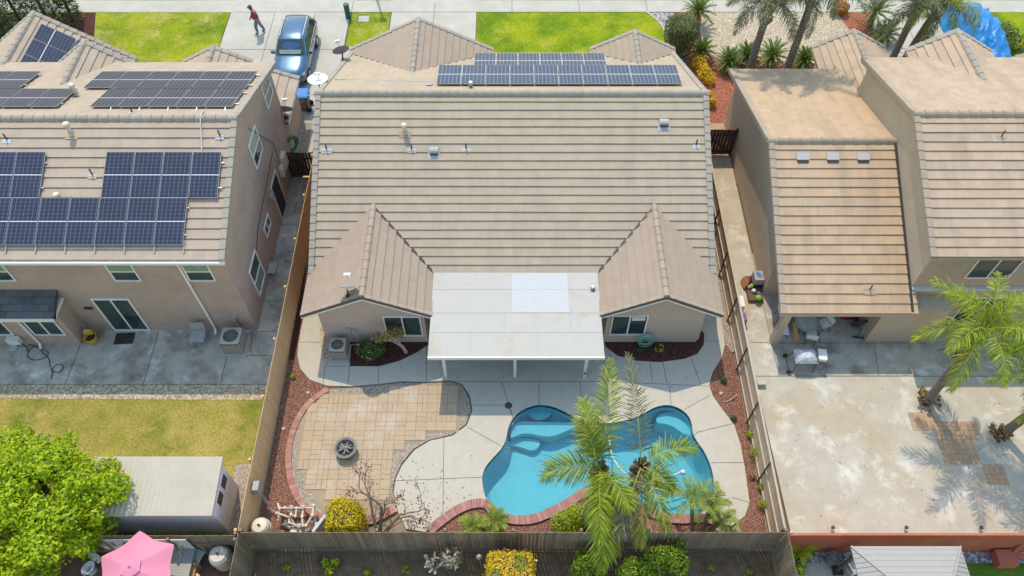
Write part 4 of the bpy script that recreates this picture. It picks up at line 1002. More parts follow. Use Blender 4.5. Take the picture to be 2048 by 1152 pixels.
# vents and conduit
vent_pipe(LH, (-17.11, 22.45, 5.15+(22.45-17.75)*SLL), SLL, 0.62, 0.075, True, 'ivory', 0.5, 'fence_right')
for x, y in ((-19.6, 22.25), (-11.35, 22.4), (-16.1, 20.9)): vent_pipe(LH, (x, y, 5.15+(y-17.75)*SLL), SLL, 0.34, 0.03, False, 'dark', 0.34)
vent_pipe(LH, (-18.06, 25.3, 7.25-(25.3-23.1)*SLF), -SLL, 0.6, 0.07, True, 'ivory', 0.3, 'fence_right')
vent_pipe(LH, (-15.08, 23.65, 7.06), -SLL, 0.3, 0.03, False, 'dark', 0.2)
vent_pipe(LH, (-17.35, 20.1, 5.15+(20.1-17.75)*SLL), SLL, 0.14, 0.08, True, 'ivory', 0.1, 'fence_right')
MB().tube([(-12.25, 23.7, 7.13), (-12.15, 23.1, 7.40), (-12.1, 22.6, 7.13), (-11.95, 21.6, 6.75)], 0.025, 6).build('conduit', M['flash'], LH)
# gutter, downspouts
gb = MB(); gb.box(-30, -10.76, 17.62, 17.75, 4.99, 5.12)
g = gb.build('gutter', M['white'], LH)
hb = MB()
for k in range(16): hb.box(-11.4-k*1.2-0.02, -11.4-k*1.2+0.02, 17.60, 17.78, 5.122, 5.135)
hb.build('gutter_strap', M['white'], g)
ds = MB(); ds.tube([(-12.72, 17.68, 5.05), (-12.68, 17.75, 4.9), (-12.65, 17.82, 4.7), (-12.62, 17.82, 0.3), (-12.6, 17.6, 0.12)], 0.05, 8)
ds.build('downspout', M['white'], LH)
ds = MB(); ds.tube([(-19.95, 17.05, 2.4), (-19.9, 17.09, 2.2), (-19.85, 17.09, 0.25), (-19.8, 16.9, 0.1)], 0.05, 8); ds.build('downspout', M['white'], LH)
# rear bay with its dark tiled roof
MB().prism([(-30, 17.15), (-18.17, 17.15), (-18.17, 17.9), (-30, 17.9)], 0, 2.5).build('bay_wall', M['stucco_left'], LH)
bb = MB(); VB = Vector((0, 1.05, 0.5)); tiles(bb, (-30, 16.83, 2.55), (1, 0, 0), VB, 11.93, VB.length, e=0.29, w=0.36, seed=61)
br = bb.build('bay_roof', M['roof_dark'], LH)
MB().box(-30, -18.08, 16.76, 16.82, 2.40, 2.56).box(-18.07, -18.20, 16.78, 17.86, 2.4, 2.55).build('bay_gutter', M['white'], br)
# openings
for x, sp in ((-15.47, 'h'), (-12.57, 'h'), (-20.35, 'h')):
    window(LH, (x, 17.88, 3.67), (1, 0, 0), (0, 0, 1), 1.04, 1.27, sp, 'glass_green', second='glass_blind')
window(LH, (-17.0, 17.88, 0.05), (1, 0, 0), (0, 0, 1), 1.55, 2.38, 'v', 'glass_green', fr=0.07, door=True)
window(LH, (-19.75, 17.15, 0.85), (1, 0, 0), (0, 0, 1), 1.3, 1.25, 'v', 'glass')
window(LH, (-21.9, 17.15, 0.85), (1, 0, 0), (0, 0, 1), 1.3, 1.25, 'v', 'glass')
RX, UZ = (0, 1, 0), (0, 0, 1)
window(LH, (-10.88, 23.35, 4.12), RX, UZ, 1.3, 1.35, 'h', 'glass', second='glass_blind')
window(LH, (-10.88, 26.6, 4.55), RX, UZ, 1.15, 1.2, 'h', 'glass')
window(LH, (-10.88, 19.15, 0.70), RX, UZ, 1.25, 1.72, 'h', 'glass_blind', second='glass_green')
window(LH, (-10.88, 21.85, 1.35), RX, UZ, 0.95, 0.62, 'v', 'glass')
df = MB(); df.obox((-10.86, 24.02, 1.1), (0.06, 0.09, 2.2)).obox((-10.86, 25.12, 1.1), (0.06, 0.09, 2.2)).obox((-10.86, 24.57, 2.24), (0.06, 1.19, 0.09))
dd = df.build('side_door', M['ivory'], LH)
MB().box(-10.876, -10.862, 24.06, 25.08, 0.06, 2.2).build('door_opening', M['black'], dd)
mbx = MB(); mbx.obox((-10.76, 26.25, 1.75), (0.22, 0.5, 0.75)).obox((-10.78, 25.75, 1.6), (0.18, 0.4, 0.5)).obox((-10.8, 26.6, 1.3), (0.12, 0.25, 0.3)); mbx.build('electric_meter_box', M['ivory'], LH)
MB().tube([(-10.85, 24.0, 5.9), (-10.85, 25.9, 3.2), (-10.85, 26.0, 2.1)], 0.012, 5).tube([(-10.85, 25.5, 3.0), (-10.85, 21.4, 2.6), (-10.85, 20.5, 2.2)], 0.012, 5).build('wall_cable', M['black'], LH)
MB().obox((-10.82, 23.75, 2.0), (0.12, 0.25, 0.22)).build('wall_lamp', M['grey_box'], LH)
MB().obox((-17.45, 17.86, 1.75), (0.18, 0.05, 0.14)).obox((-17.28, 17.86, 1.75), (0.14, 0.05, 0.14)).build('wall_ornament', M['dark'], LH)
MB().obox((-11.55, 17.84, 1.15), (0.18, 0.08, 0.26)).build('disconnect_box', M['grey_box'], LH)
MB().tube([(-11.55, 17.82, 1.05), (-11.4, 17.75, 0.7), (-11.3, 17.4, 0.5)], 0.02, 6).build('flexible_conduit', M['dark'], LH)

# ---------------------------------------------------------------- right two-storey house
RH = T('two_storey_house', 'two storey beige house with sand tile roofs and a covered patio, on the right', 'house', (18, 23, 0))
rw = MB()
rw.prism([(11.25, 19.7), (16.15, 19.7), (16.15, 30.6), (11.25, 30.6)], 0, 2.75)
rw.xprism([(19.7, 0), (30.6, 0), (30.6, 3.15), (23.78, 5.25), (17.3, 2.42), (17.3, 2.3), (19.7, 2.3)], 11.05, 11.25)
rw.prism([(14.93, 17.3), (17.6, 17.3), (17.6, 19.69), (14.93, 19.69)], 0, 2.4)
rw.prism([(16.16, 18.1), (32, 18.1), (32, 28.3), (16.16, 28.3)], 0, 5.0)
rw.xprism([(18.1, 0), (28.3, 0), (28.3, 5.55), (23.3, 7.15), (18.1, 5.0)], 15.95, 16.155)
rw.build('wall', M['stucco_right'], RH)
rb = MB()
V = Vector((0, 23.78-17.12, 5.4-2.47)); tiles(rb, (10.68, 17.12, 2.47), (1, 0, 0), V, 5.45, V.length, seed=71, e=0.395)
V = Vector((0, 23.78-30.9, 5.4-3.25)); tiles(rb, (10.63, 30.9, 3.25), (1, 0, 0), V, 5.45, V.length, seed=72, e=0.38)
lowr = rb.build('lower_roof', M['roof_right'], RH)
cb = MB()
caps(cb, (10.6, 23.78, 5.43), (15.95, 23.78, 5.43), 0.34, 0.09, 0.44, seed=73)
caps(cb, (10.76, 17.1, 2.49), (10.76, 23.78, 5.42), 0.24, 0.09, 0.395, True, 74, S=(1, 0, 0))
caps(cb, (10.72, 30.9, 3.27), (10.72, 23.78, 5.42), 0.24, 0.09, 0.38, True, 75, S=(1, 0, 0))
cb.build('ridge_cap', M['ridge_tan'], lowr)
MB().box(10.66, 16.0, 17.07, 17.11, 2.32, 2.47).build('eave_board', M['stucco_right'], lowr)
fl = MB(); fl.beam((15.9, 17.15, 2.53), (15.9, 23.78, 5.46), 0.10, 0.03); fl.build('flashing', M['dark'], lowr)
rb = MB()
V = Vector((0, 23.3-17.95, 7.3-5.08)); tiles(rb, (15.76, 17.95, 5.08), (1, 0, 0), V, 16.4, V.length, seed=76, e=0.385)
V = Vector((0, 23.3-28.8, 7.3-5.6)); tiles(rb, (15.76, 28.8, 5.6), (1, 0, 0), V, 16.4, V.length, seed=77, e=0.38)
upr = rb.build('upper_roof', M['roof_right_up'], RH)
cb = MB()
caps(cb, (15.72, 23.3, 7.33), (32, 23.3, 7.33), 0.34, 0.09, 0.44, seed=78)
caps(cb, (15.84, 17.93, 5.10), (15.84, 23.3, 7.32), 0.24, 0.09, 0.385, True, 79, S=(1, 0, 0))
caps(cb, (15.84, 28.8, 5.62), (15.84, 23.3, 7.32), 0.24, 0.09, 0.385, True, 80, S=(1, 0, 0))
cb.build('ridge_cap', M['ridge_tan'], upr)
MB().box(15.75, 32, 17.90, 17.94, 4.93, 5.07).build('eave_board', M['stucco_right'], upr)
MB().beam((15.79, 28.8, 5.48), (15.79, 23.3, 7.17), 0.04, 0.14).beam((15.79, 17.95, 4.95), (15.79, 23.3, 7.17), 0.04, 0.14).build('rake_strip', M['ridge_tan'], upr)
front_gable(RH, 15.45, 17.3, 19.2, 28.6, 33.5, 2.6, 3.62, 'roof_right_up', 81, 'stucco_right')
front_gable(RH, 18.2, 20.1, 22.1, 25.6, 29.9, 5.2, 6.3, 'roof_right_up', 85, 'stucco_right')
front_gable(RH, 24.6, 26.4, 28.2, 28.5, 32.2, 2.6, 3.5, 'roof_right_up', 89, 'stucco_right')
sk = []
for x in (12.01, 13.25, 14.5):
    z = 2.47+(23.15-17.12)*0.44; a = math.atan(0.44)
    f = MB().obox((x, 23.1, z+0.05), (0.50, 0.30, 0.07), (a, 0, 0)).build('roof_vent', M['vent_grey'], RH)
    MB().obox((x, 22.90, z-0.055), (0.44, 0.06, 0.06), (a, 0, 0)).build('vent_mouth', M['dark'], f)
vent_pipe(RH, (14.28, 17.98, 2.47+0.86*0.44), 0.44, 0.36, 0.03, False, 'fascia', 0.5, 'ridge_tan')
vent_pipe(RH, (19.04, 22.4, 5.08+(22.4-17.95)*0.415), 0.415, 0.36, 0.03, False, 'fascia', 0.35, 'ridge_tan')
MB().obox((21.6, 25.2, 6.80), (0.8, 0.08, 0.05), (-0.28, 0, 0.1)).build('roof_pipe', M['flash'], RH)
MB().box(10.92, 11.22, 17.16, 17.44, 0.0, 2.3).build('patio_post', M['stucco_right'], RH)
MB().box(10.92, 14.92, 17.17, 17.4, 2.301, 2.44).build('patio_beam', M['stucco_right'], RH)
window(RH, (17.75, 18.1, 3.55), (1, 0, 0), (0, 0, 1), 1.75, 1.25, 'v', 'glass', second='glass')
MB().box(15.95, 32, 17.95, 18.09, 2.82, 2.98).build('wall_band', M['flash'], RH)
window(RH, (12.1, 19.7, 0.05), (1, 0, 0), (0, 0, 1), 1.8, 2.0, 'v', 'glass', door=True)
window(RH, (18.6, 18.1, 0.3), (1, 0, 0), (0, 0, 1), 1.8, 1.9, 'v', 'glass', door=True)
# ---------------------------------------------------------------- fences and walls
def board_fence(name, label, a, b, h=1.8, mat='fence_new', postmat=None, bw=0.14, gap=0.006, th=0.018, seed=1, posts=2.4, rail_side=1, lean=0.0, jit=0.012, cap=False, cat='fence', post_metal=False, rails=(0.3, 1.0, 1.6), railmat=None):
    rnd = random.Random(seed); a = Vector((*a, 0)); b = Vector((*b, 0)); D = (b-a); L = D.length; D.normalize(); N = Vector((-D.y, D.x, 0)) * rail_side
    t = T(name, label, cat, (a+b)/2)
    mb = MB(); k = int(L / bw); yaw = math.atan2(D.y, D.x)
    for i in range(k):
        c = a + D*((i+0.5)*L/k); hh = h + rnd.uniform(-jit, jit); g = gap*rnd.uniform(0.3, 2.2)
        mb.obox(c + Vector((0, 0, hh/2-0.02)) + N*rnd.uniform(-0.002, 0.002), (L/k-g, th, hh+0.04), (0, 0, yaw + rnd.uniform(-0.03, 0.03)))
    mb.build('board_panel', M[mat], t)
    rm = railmat or mat
    for z in rails:
        MB().beam(a + N*0.035 + Vector((0, 0, z)), b + N*0.035 + Vector((0, 0, z)), 0.045, 0.085).build('rail', M[rm], t)
    n = max(1, int(round(L / posts)))
    for i in range(n+1):
        c = a + D*(L*i/n) + N*0.10
        pb = MB()
        if post_metal: pb.tube([c, c + Vector((0, 0, h+0.02))], 0.035, 8)
        else: pb.obox(c + Vector((0, 0, h/2)), (0.09, 0.09, h), (0, 0, yaw))
        pb.build('post', M[postmat or rm], t)
    if cap: MB().beam(a + Vector((0, 0, h+0.02)), b + Vector((0, 0, h+0.02)), 0.14, 0.03).build('cap_rail', M[rm], t)
    return t
board_fence('wood_fence', 'long cedar board fence between the left house and the main yard', (-9.38, 8.72), (-9.38, 26.6), 1.8, 'fence_new', seed=1, rail_side=1)
board_fence('wood_fence', 'tan board fence with long rails and dark posts beside the pool deck', (9.40, 8.72), (9.40, 28.0), 1.78, 'fence_right', 'dark', seed=2, rail_side=1, post_metal=True, rails=(0.12, 0.95, 1.72), railmat='rail_pale')
board_fence('wood_fence', 'weathered grey board fence across the bottom behind the pool', (-9.30, 8.62), (9.38, 8.62), 1.8, 'fence_old', seed=3, gap=0.010, rail_side=1, jit=0.015)
board_fence('wood_fence', 'weathered fence behind the lilac shed and pink umbrella', (-30, 8.52), (-9.46, 8.52), 1.75, 'fence_old', seed=4, gap=0.008, rail_side=-1)
board_fence('wood_fence', 'grey fence running toward the viewer at the bottom left corner', (-9.36, -6), (-9.36, 8.608), 1.8, 'fence_old', seed=5, rail_side=1)
board_fence('wood_fence', 'dark fence running toward the viewer at the bottom right corner', (9.44, -6), (9.44, 8.608), 1.8, 'fence_old', 'rail_pale', seed=6, rail_side=-1, gap=0.008)
W = T('block_wall', 'red brown painted wall behind the grey gazebo', 'wall', (20, 8.56, 0))
MB().box(9.5, 34, 8.52, 8.59, 0, 1.78).build('wall_face', M['red_wall'], W)
MB().box(9.5, 34, 8.515, 8.595, 1.782, 1.80).build('coping', M['red_wall'], W)
rnd = random.Random(8); cb = MB()
for k in range(22):
    x = 10.5 + rnd.uniform(0, 11); cb.obox((x, 8.517, 1.74), (rnd.uniform(0.03, 0.1), 0.004, rnd.uniform(0.015, 0.04)))
cb.build('paint_chip', M['ivory'], W)
for k, px in enumerate((1662, 1808, 1957)):
    p = G(px, 1059, 0.0); lb_ = ['small dark spike light behind the red wall, nearest the tan fence', 'small dark spike light behind the red wall, middle of three', 'small dark spike light behind the red wall, farthest from the tan fence'][k]
    mb = MB(); mb.lathe([(0.0, 0.34), (0.10, 0.33), (0.12, 0.28), (0.03, 0.25), (0.02, 0.0)], (0, 0, 0), 12)
    o = mb.build('spike_light', M['dark']); o.scale = (0.6, 0.6, 0.6); o.location = (p[0], p[1], 0.06); tag(o, lb_, 'garden light', 'spike lights along the red wall')
# side gates
def wood_gate(label, x0, x1, y, h, boards, brace=True):
    t = T('wood_gate', label, 'gate', ((x0+x1)/2, y, 0))
    mb = MB(); rnd = random.Random(int(x0*10)); n = int((x1-x0)/0.15)
    for i in range(n):
        w = (x1-x0)/n; g = 0.012 + (0.035 if i >= n-3 and boards else 0)
        mb.obox((x0+(i+0.5)*w, y, h/2+0.04), (w-g, 0.02, h-0.08+rnd.uniform(-0.03, 0.03)))
    mb.build('board_panel', M['gate_wood'], t)
    fb = MB(); fb.box(x0, x1, y-0.06, y-0.012, 0.25, 0.36).box(x0, x1, y-0.06, y-0.012, h-0.4, h-0.29)
    if brace: fb.beam((x0+0.15, y-0.045, h-0.4), (x1-0.15, y-0.045, 0.36), 0.04, 0.09, up=(0, 1, 0))
    fb.build('gate_frame', M['gate_wood'], t)
    for x in (x0, x1): MB().box(x-0.05, x+0.05, y-0.05, y+0.05, 0, h+0.05).build('post', M['gate_wood'], t)
    return t
wood_gate('dark gappy wood gate beside the left house meter box', -10.8, -9.45, 26.75, 1.75, True)
wood_gate('dark solid side gate between the tan roof and the right house', 9.5, 10.98, 28.3, 1.75, False)

# ---------------------------------------------------------------- foliage builders
def leaves(name, mat, pts, size, parent=None, rnd=None, aspect=0.5, up=0.35, fold=True, origin=None, outward=None):
    """many small folded leaves; pts = list of (position, outward direction)"""
    rnd = rnd or random.Random(1); vs = []; fs = []
    for p, o in pts:
        n = Vector((o[0]+rnd.gauss(0, .55), o[1]+rnd.gauss(0, .55), o[2]+up+rnd.gauss(0, .55)))
        if n.length < 1e-3: continue
        n.normalize(); t = n.cross(Vector((rnd.gauss(0, 1), rnd.gauss(0, 1), rnd.gauss(0, 1))))
        if t.length < 1e-3: continue
        t.normalize(); s = n.cross(t); l = size*rnd.uniform(0.65, 1.3); w = l*aspect*0.5
        p = Vector(p); i = len(vs)
        vs += [p - t*l*0.5, p + s*w - n*w*0.3 - t*l*0.02, p + t*l*0.5 - n*l*0.12, p - s*w - n*w*0.3 - t*l*0.02]
        fs.append((i, i+1, i+2)); fs.append((i, i+2, i+3))
    mb = MB(); mb.v = [tuple(v) for v in vs]; mb.f = fs; mb.m = [0]*len(fs)
    return mb.build(name, M[mat], parent, origin=origin)
def blob_pts(rnd, c, r, n, shell=0.16, low=-1.0, nz=0.0, nsc=1.0):
    out = []; c = Vector(c)
    while len(out) < n:
        d = Vector((rnd.gauss(0, 1), rnd.gauss(0, 1), rnd.gauss(0, 1))).normalized()
        if d.z < low: continue
        k = 1 - abs(rnd.gauss(0, shell))
        if nz:
            k *= 1 + nz*noise.noise(Vector((d.x*nsc, d.y*nsc, d.z*nsc)) + c)
        out.append((c + Vector((d.x*r[0]*k, d.y*r[1]*k, d.z*r[2]*k)), d))
    return out
def box_pts(rnd, c, s, n, rough=0.06, bottom=False):
    """leaves over the faces of a clipped hedge with soft corners"""
    out = []; c = Vector(c); hx, hy, hz = s[0]/2, s[1]/2, s[2]/2
    A = [hx*hy*4, hx*hz*4, hx*hz*4, hy*hz*4, hy*hz*4]; tot = sum(A)
    for _ in range(n):
        q = rnd.uniform(0, tot); u, v = rnd.uniform(-1, 1), rnd.uniform(-1, 1)
        if q < A[0]: p = Vector((u*hx, v*hy, hz)); d = Vector((0, 0, 1))
        elif q < A[0]+A[1]: p = Vector((u*hx, -hy, v*hz)); d = Vector((0, -1, 0))
        elif q < A[0]+2*A[1]: p = Vector((u*hx, hy, v*hz)); d = Vector((0, 1, 0))
        elif q < A[0]+2*A[1]+A[3]: p = Vector((-hx, u*hy, v*hz)); d = Vector((-1, 0, 0))
        else: p = Vector((hx, u*hy, v*hz)); d = Vector((1, 0, 0))
        k = (abs(p.x)/hx)**8 + (abs(p.y)/hy)**8 + (abs(p.z)/hz)**8
        p = p * (1.0 / max(1.0, k**0.08))
        w = 1 + 0.06*noise.noise((p + c)*2.5)
        p = Vector((p.x*w, p.y*w, p.z*(1+0.05*noise.noise((p+c)*1.7))))
        out.append((c + p + d*rnd.gauss(0, rough) - d*0.03, d))
    return out
def shrub(name, label, base, blobs, mat, size, n, seed=1, cat='shrub', group=None, stem=True, extra=None, core=True, aspect=0.5, shell=0.16):
    rnd = random.Random(seed); t = T(name, label, cat, base, 0, group); B = Vector(base)
    pts = []; tot = sum(b[1][0]*b[1][1] + b[1][2]*b[1][0] for b in blobs)
    for c, r in blobs:
        pts += blob_pts(rnd, B + Vector(c), r, int(n*(r[0]*r[1]+r[2]*r[0])/tot), shell, nz=0.18, nsc=2.2)
    leaves('foliage', mat, pts, size, t, rnd, aspect)
    if stem:
        mb = MB()
        for c, r in blobs[:8]:
            e = B + Vector(c); mb.tube([B, B.lerp(e, 0.5) + Vector((0.03, 0.02, 0.05)), e], [0.03, 0.022, 0.01], 6)
            for k in range(4):
                d = Vector((rnd.gauss(0, 1), rnd.gauss(0, 1), abs(rnd.gauss(0, 1)))).normalized()
                mb.tube([e, e + Vector((d.x*r[0], d.y*r[1], d.z*r[2]))*0.75], [0.012, 0.004], 5)
        mb.build('stem', M['twig'], t)
    if extra:
        m2, s2, n2 = extra
        pts = []
        for c, r in blobs: pts += blob_pts(rnd, B + Vector(c), (r[0]*1.04, r[1]*1.04, r[2]*1.04), n2//len(blobs), 0.05, -0.2)
        leaves('flower', m2, pts, s2, t, rnd, 0.9)
    return t
def frond(mb, mr, org, az, el, L, droop, leaf=0.6, n=44, rnd=None, plume=0.35, wid=0.026, sag=0.5, twist=0.0, stiff=0.0, rw=0.022, curve=0.0, start=0.1):
    """feather leaf: midrib bends from elevation el downward by droop; leaflets both sides"""
    rnd = rnd or random.Random(1); K = 14; p = Vector(org); pts = [p.copy()]; tans = []
    for k in range(K):
        s = (k+0.5)/K; e = el - droop*(s**1.25); a = az + curve*s
        d = Vector((math.cos(a)*math.cos(e), math.sin(a)*math.cos(e), math.sin(e))); tans.append(d)
        p = p + d*(L/K); pts.append(p.copy())
    mr.tube(pts, [rw*(1-0.85*i/K) for i in range(K+1)], 5, cap=False)
    for i in range(n):
        s = start + (1-start)*(i+0.5)/n; f = s*K; k = min(K-1, int(f)); P = pts[k].lerp(pts[k+1], f-k); d = tans[k]
        side = d.cross(Vector((0, 0, 1)))
        if side.length < 1e-3: side = Vector((math.sin(az), -math.cos(az), 0))
        side.normalize(); up = side.cross(d).normalized()
        prof = (math.sin(math.pi*min(1, 0.18+0.80*s)))**0.55
        ang = R(68) - R(42)*s
        for sg in (-1, 1):
          for rep_ in range(1 if stiff or plume < 0.3 else 2):
            l = leaf*prof*rnd.uniform(0.7, 1.15); pl = rnd.gauss(0.12, plume)*(1.0 if rep_ == 0 else 1.4)
            v = (side*sg*math.sin(ang) + d*math.cos(ang) + up*pl).normalized()
            w = v.cross(up); 
            if w.length < 1e-3: w = d.copy()
            w.normalize(); w = (w + up*rnd.gauss(0, 0.4)).normalized()*wid*0.5*(0.7+0.5*prof)
            if stiff:
                m_ = P + v*l*0.5; tip = m_ + v*l*0.5
                mb.add([P - w*0.5, P + w*0.5, m_ + w, m_ - w, tip], [(0,1,2,3),(3,2,4)])
            else:
                g_ = Vector((0, 0, -1))*sag*rnd.uniform(0.4, 1.5); v2 = (v + g_*0.7).normalized(); v3 = (v + g_*1.9).normalized()
                q1 = P + v*l*0.36; q2 = q1 + v2*l*0.34; tip = q2 + v3*l*0.34
                mb.add([P - w*0.5, P + w*0.5, q1 + w, q1 - w, q2 + w*0.75, q2 - w*0.75, tip], [(0,1,2,3),(3,2,4,5),(5,4,6)])
def palm(name, label, base, height, lean=(0, 0), r0=0.19, r1=0.15, fr=(), seed=1, mat='frond', group=None, boot=0.9, cat='palm tree', leaf=0.6, n=46, skirt=0, sag=0.95, curved=0.0, plume=0.5):
    rnd = random.Random(seed); t = T(name, label, cat, base, 0, group); B = Vector(base)
    pts = []; rs = []
    for i in range(13):
        s = i/12; pts.append(B + Vector((lean[0]*s**1.3, lean[1]*s**1.3, height*s))); rs.append((r0 + (r1-r0)*s)*(1.25-0.25*min(1, s*6))*rnd.uniform(0.97, 1.03))
    MB().tube(pts, rs, 14).build('trunk', M['palm_trunk'], t, smooth=True)
    top = pts[-1]
    bb = MB()
    for k in range(26):
        a = k*2.4; z = -boot*0.55 + boot*1.1*k/26; rr = r1*1.25*(1 - 0.25*k/26)
        o = top + Vector((math.cos(a)*rr*0.6, math.sin(a)*rr*0.6, z-0.1)); q = o + Vector((math.cos(a)*rr*1.0, math.sin(a)*rr*1.0, 0.30))
        bb.beam(o, q, 0.12, 0.04, up=(math.cos(a), math.sin(a), 0.1))
    bb.build('leaf_base', M['palm_boot'], t)
    org0 = top + Vector((0, 0, boot*0.45))
    for i, f in enumerate(fr):
        az, el, L, dr = f[:4]; cv = f[4] if len(f) > 4 else rnd.uniform(-0.25, 0.25); mt = f[5] if len(f) > 5 else mat
        fb = MB(); mr = MB()
        frond(fb, mr, org0 + Vector((math.cos(R(az))*0.08, math.sin(R(az))*0.08, rnd.uniform(-0.1, 0.1))), R(az), R(el), L, R(dr), leaf, n, rnd, plume, sag=sag, curve=cv)
        o = fb.build('frond', M[mt], t); mr.build('midrib', M['rachis'], o)
    if skirt:
        fb = MB(); mr = MB()
        for k in range(skirt):
            frond(fb, mr, org0 - Vector((0, 0, 0.25)), rnd.uniform(0, 6.28), R(-35), rnd.uniform(1.2, 2.0), R(50), 0.4, 26, rnd, 0.4)
        o = fb.build('dead_frond', M['brown_leaf'], t)
    return t
def ring(rnd, n, el=(10, 75), L=(2.4, 3.2), dr=(60, 110), off=0):
    out = []
    for k in range(n):
        s = k/n
        out.append((off + k*137.5, el[1] + (el[0]-el[1])*s + rnd.uniform(-6, 6), rnd.uniform(*L), rnd.uniform(*dr)))
    return out
rnd = random.Random(77)
# the two palms at the pool edge
palm('queen_palm', 'tall feathery palm at the pool edge whose long frond hangs over the grey back fence', (2.71, 9.47, 0), 4.7, (0.05, 0.05), 0.22, 0.17,
     [(80, 58, 3.6, 62, 0.1), (108, 48, 2.4, 80, -0.2, 'frond_bright'), (-92, 22, 3.3, 95, 0.05, 'frond_bright'), (-100, 50, 2.6, 95, 0.2, 'frond_bright'), (172, 25, 2.1, 112, 0.3), (-85, -5, 2.8, 75, 0.0, 'frond_dull'), (-70, 68, 2.2, 80, 0.1, 'frond_bright'), (-80, 5, 3.0, 85, -0.1), (120, 72, 1.8, 60, 0)], 5, 'frond', None, 0.9, 'palm tree', 0.88, 48)
palm('queen_palm', 'tall feathery palm at the pool edge with a bright frond arching right over the water', (4.02, 9.47, 0), 5.0, (0.0, 0.05), 0.22, 0.17,
     [(99, 58, 3.6, 60, -0.05, 'frond_dull'), (28, 42, 2.2, 115, -0.4, 'frond_bright'), (-75, 35, 2.2, 95, 0.1), (-115, 30, 2.6, 90, 0.1, 'frond_dull'), (-95, 5, 2.6, 85, 0.1), (-40, 30, 1.3, 100, 0.1)], 6, 'frond', None, 0.9, 'palm tree', 0.70, 42)
# palms of the right yard
palm('queen_palm', 'bright green palm with grey trunk and ragged collar leaning over the right patio', (16.66, 14.45, 0.0), 4.75, (0.0, 0.3), 0.17, 0.15, ring(rnd, 14, (-5, 78), (2.2, 3.0), (60, 115), 20), 7, 'frond_bright', None, 0.8, 'palm tree', 0.72, 36, skirt=3)
palm('queen_palm', 'palm at the right edge whose trunk leaves the frame over the stained slab', (19.23, 13.04, 0.0), 4.6, (0.5, 0.1), 0.17, 0.15, ring(rnd, 15, (-5, 75), (2.2, 3.0), (55, 105), 75) + [(180, 18, 3.4, 75), (150, 10, 3.2, 85), (205, 0, 2.9, 80), (165, 35, 3.3, 90), (195, 40, 3.0, 95), (220, 20, 2.8, 90), (135, 30, 3.0, 90)], 8, 'frond_bright', None, 0.8, 'palm tree', 0.72, 36)
# street palms
for i, (x, y, h, lx, lb_, m_) in enumerate(((11.95, 31.8, 6.0, 0.05, 'street palm with thick ragged crown base, first from the round topiary', 'frond_dull'), (13.85, 31.8, 6.9, 0.05, 'slim dark street palm standing second from the round topiary', 'frond_dull'),
        (20.58, 34.6, 4.2, 0.0, 'street palm on the right driveway with a pale swollen crown base', 'frond_dull'), (21.2, 34.6, 4.1, 0.45, 'purplish street palm leaning beside the blue tarp', 'frond'))):
    palm('queen_palm', lb_, (x, y, 0), h, (lx, 0), 0.20, 0.17, ring(rnd, 15, (-25, 70), (2.0, 2.9), (60, 110), 40*i), 20+i, m_, 'palms along the street', 1.3, 'palm tree', 0.6, 40)
# the low pygmy palms
def pygmy(label, base, h, lean, seed, nf=15, L=(0.9, 1.3), group='small palms in the pool planter', mat='frond_pygmy', el=(-15, 80), r=0.07):
    r_ = random.Random(seed)
    t = T('pygmy_palm', label, 'palm', base, 0, group); B = Vector(base)
    pts = [B + Vector((lean[0]*s, lean[1]*s, h*s)) for s in (0, .25, .5, .75, 1)]
    MB().tube(pts, [r*1.15, r, r, r*1.05, r*1.15], 10).build('trunk', M['palm_boot'], t)
    for f in ring(r_, nf, el, L, (55, 100), seed*40):
        fb = MB(); mr = MB(); frond(fb, mr, pts[-1], R(f[0]), R(f[1]), f[2], R(f[3]), 0.26, 22, r_, 0.2, 0.024, 0.25, rw=0.012, curve=r_.uniform(-.2, .2))
        o = fb.build('frond', M[mat], t); mr.build('midrib', M['rachis'], o)
    return t
def toward(px, py, z, base):
    c = G(px, py, z); return (c[0]-base[0], c[1]-base[1])
pygmy('slim pale palm right of the pool, tallest of the leaning cluster', (6.55, 9.0, 0), 1.7, toward(1384, 998, 1.7, (6.55, 9.0)), 3, 11, (0.8, 1.1), el=(0, 80))
pygmy('small palm with brown stubbly trunk leaning right in the pool planter', (6.78, 8.95, 0), 1.3, toward(1426, 1006, 1.3, (6.78, 8.95)), 4, 9, (0.65, 0.9), el=(5, 75), r=0.085)
pygmy('low palm bent far over the brick edge at the deck corner', (6.85, 8.92, 0), 0.75, toward(1443, 1038, 0.75, (6.85, 8.92)), 5, 7, (0.6, 0.85), el=(10, 70), r=0.09)
pygmy('little spiky palm left of the pool near the brick coping, farther from the pool', (-1.42, 9.1, 0), 0.6, (0, 0.05), 6, 10, (0.5, 0.7), r=0.06)
pygmy('little spiky palm left of the pool near the brick coping, touching the pool edge', (-0.62, 9.15, 0), 0.75, (0.05, 0.15), 7, 11, (0.5, 0.75), r=0.06)
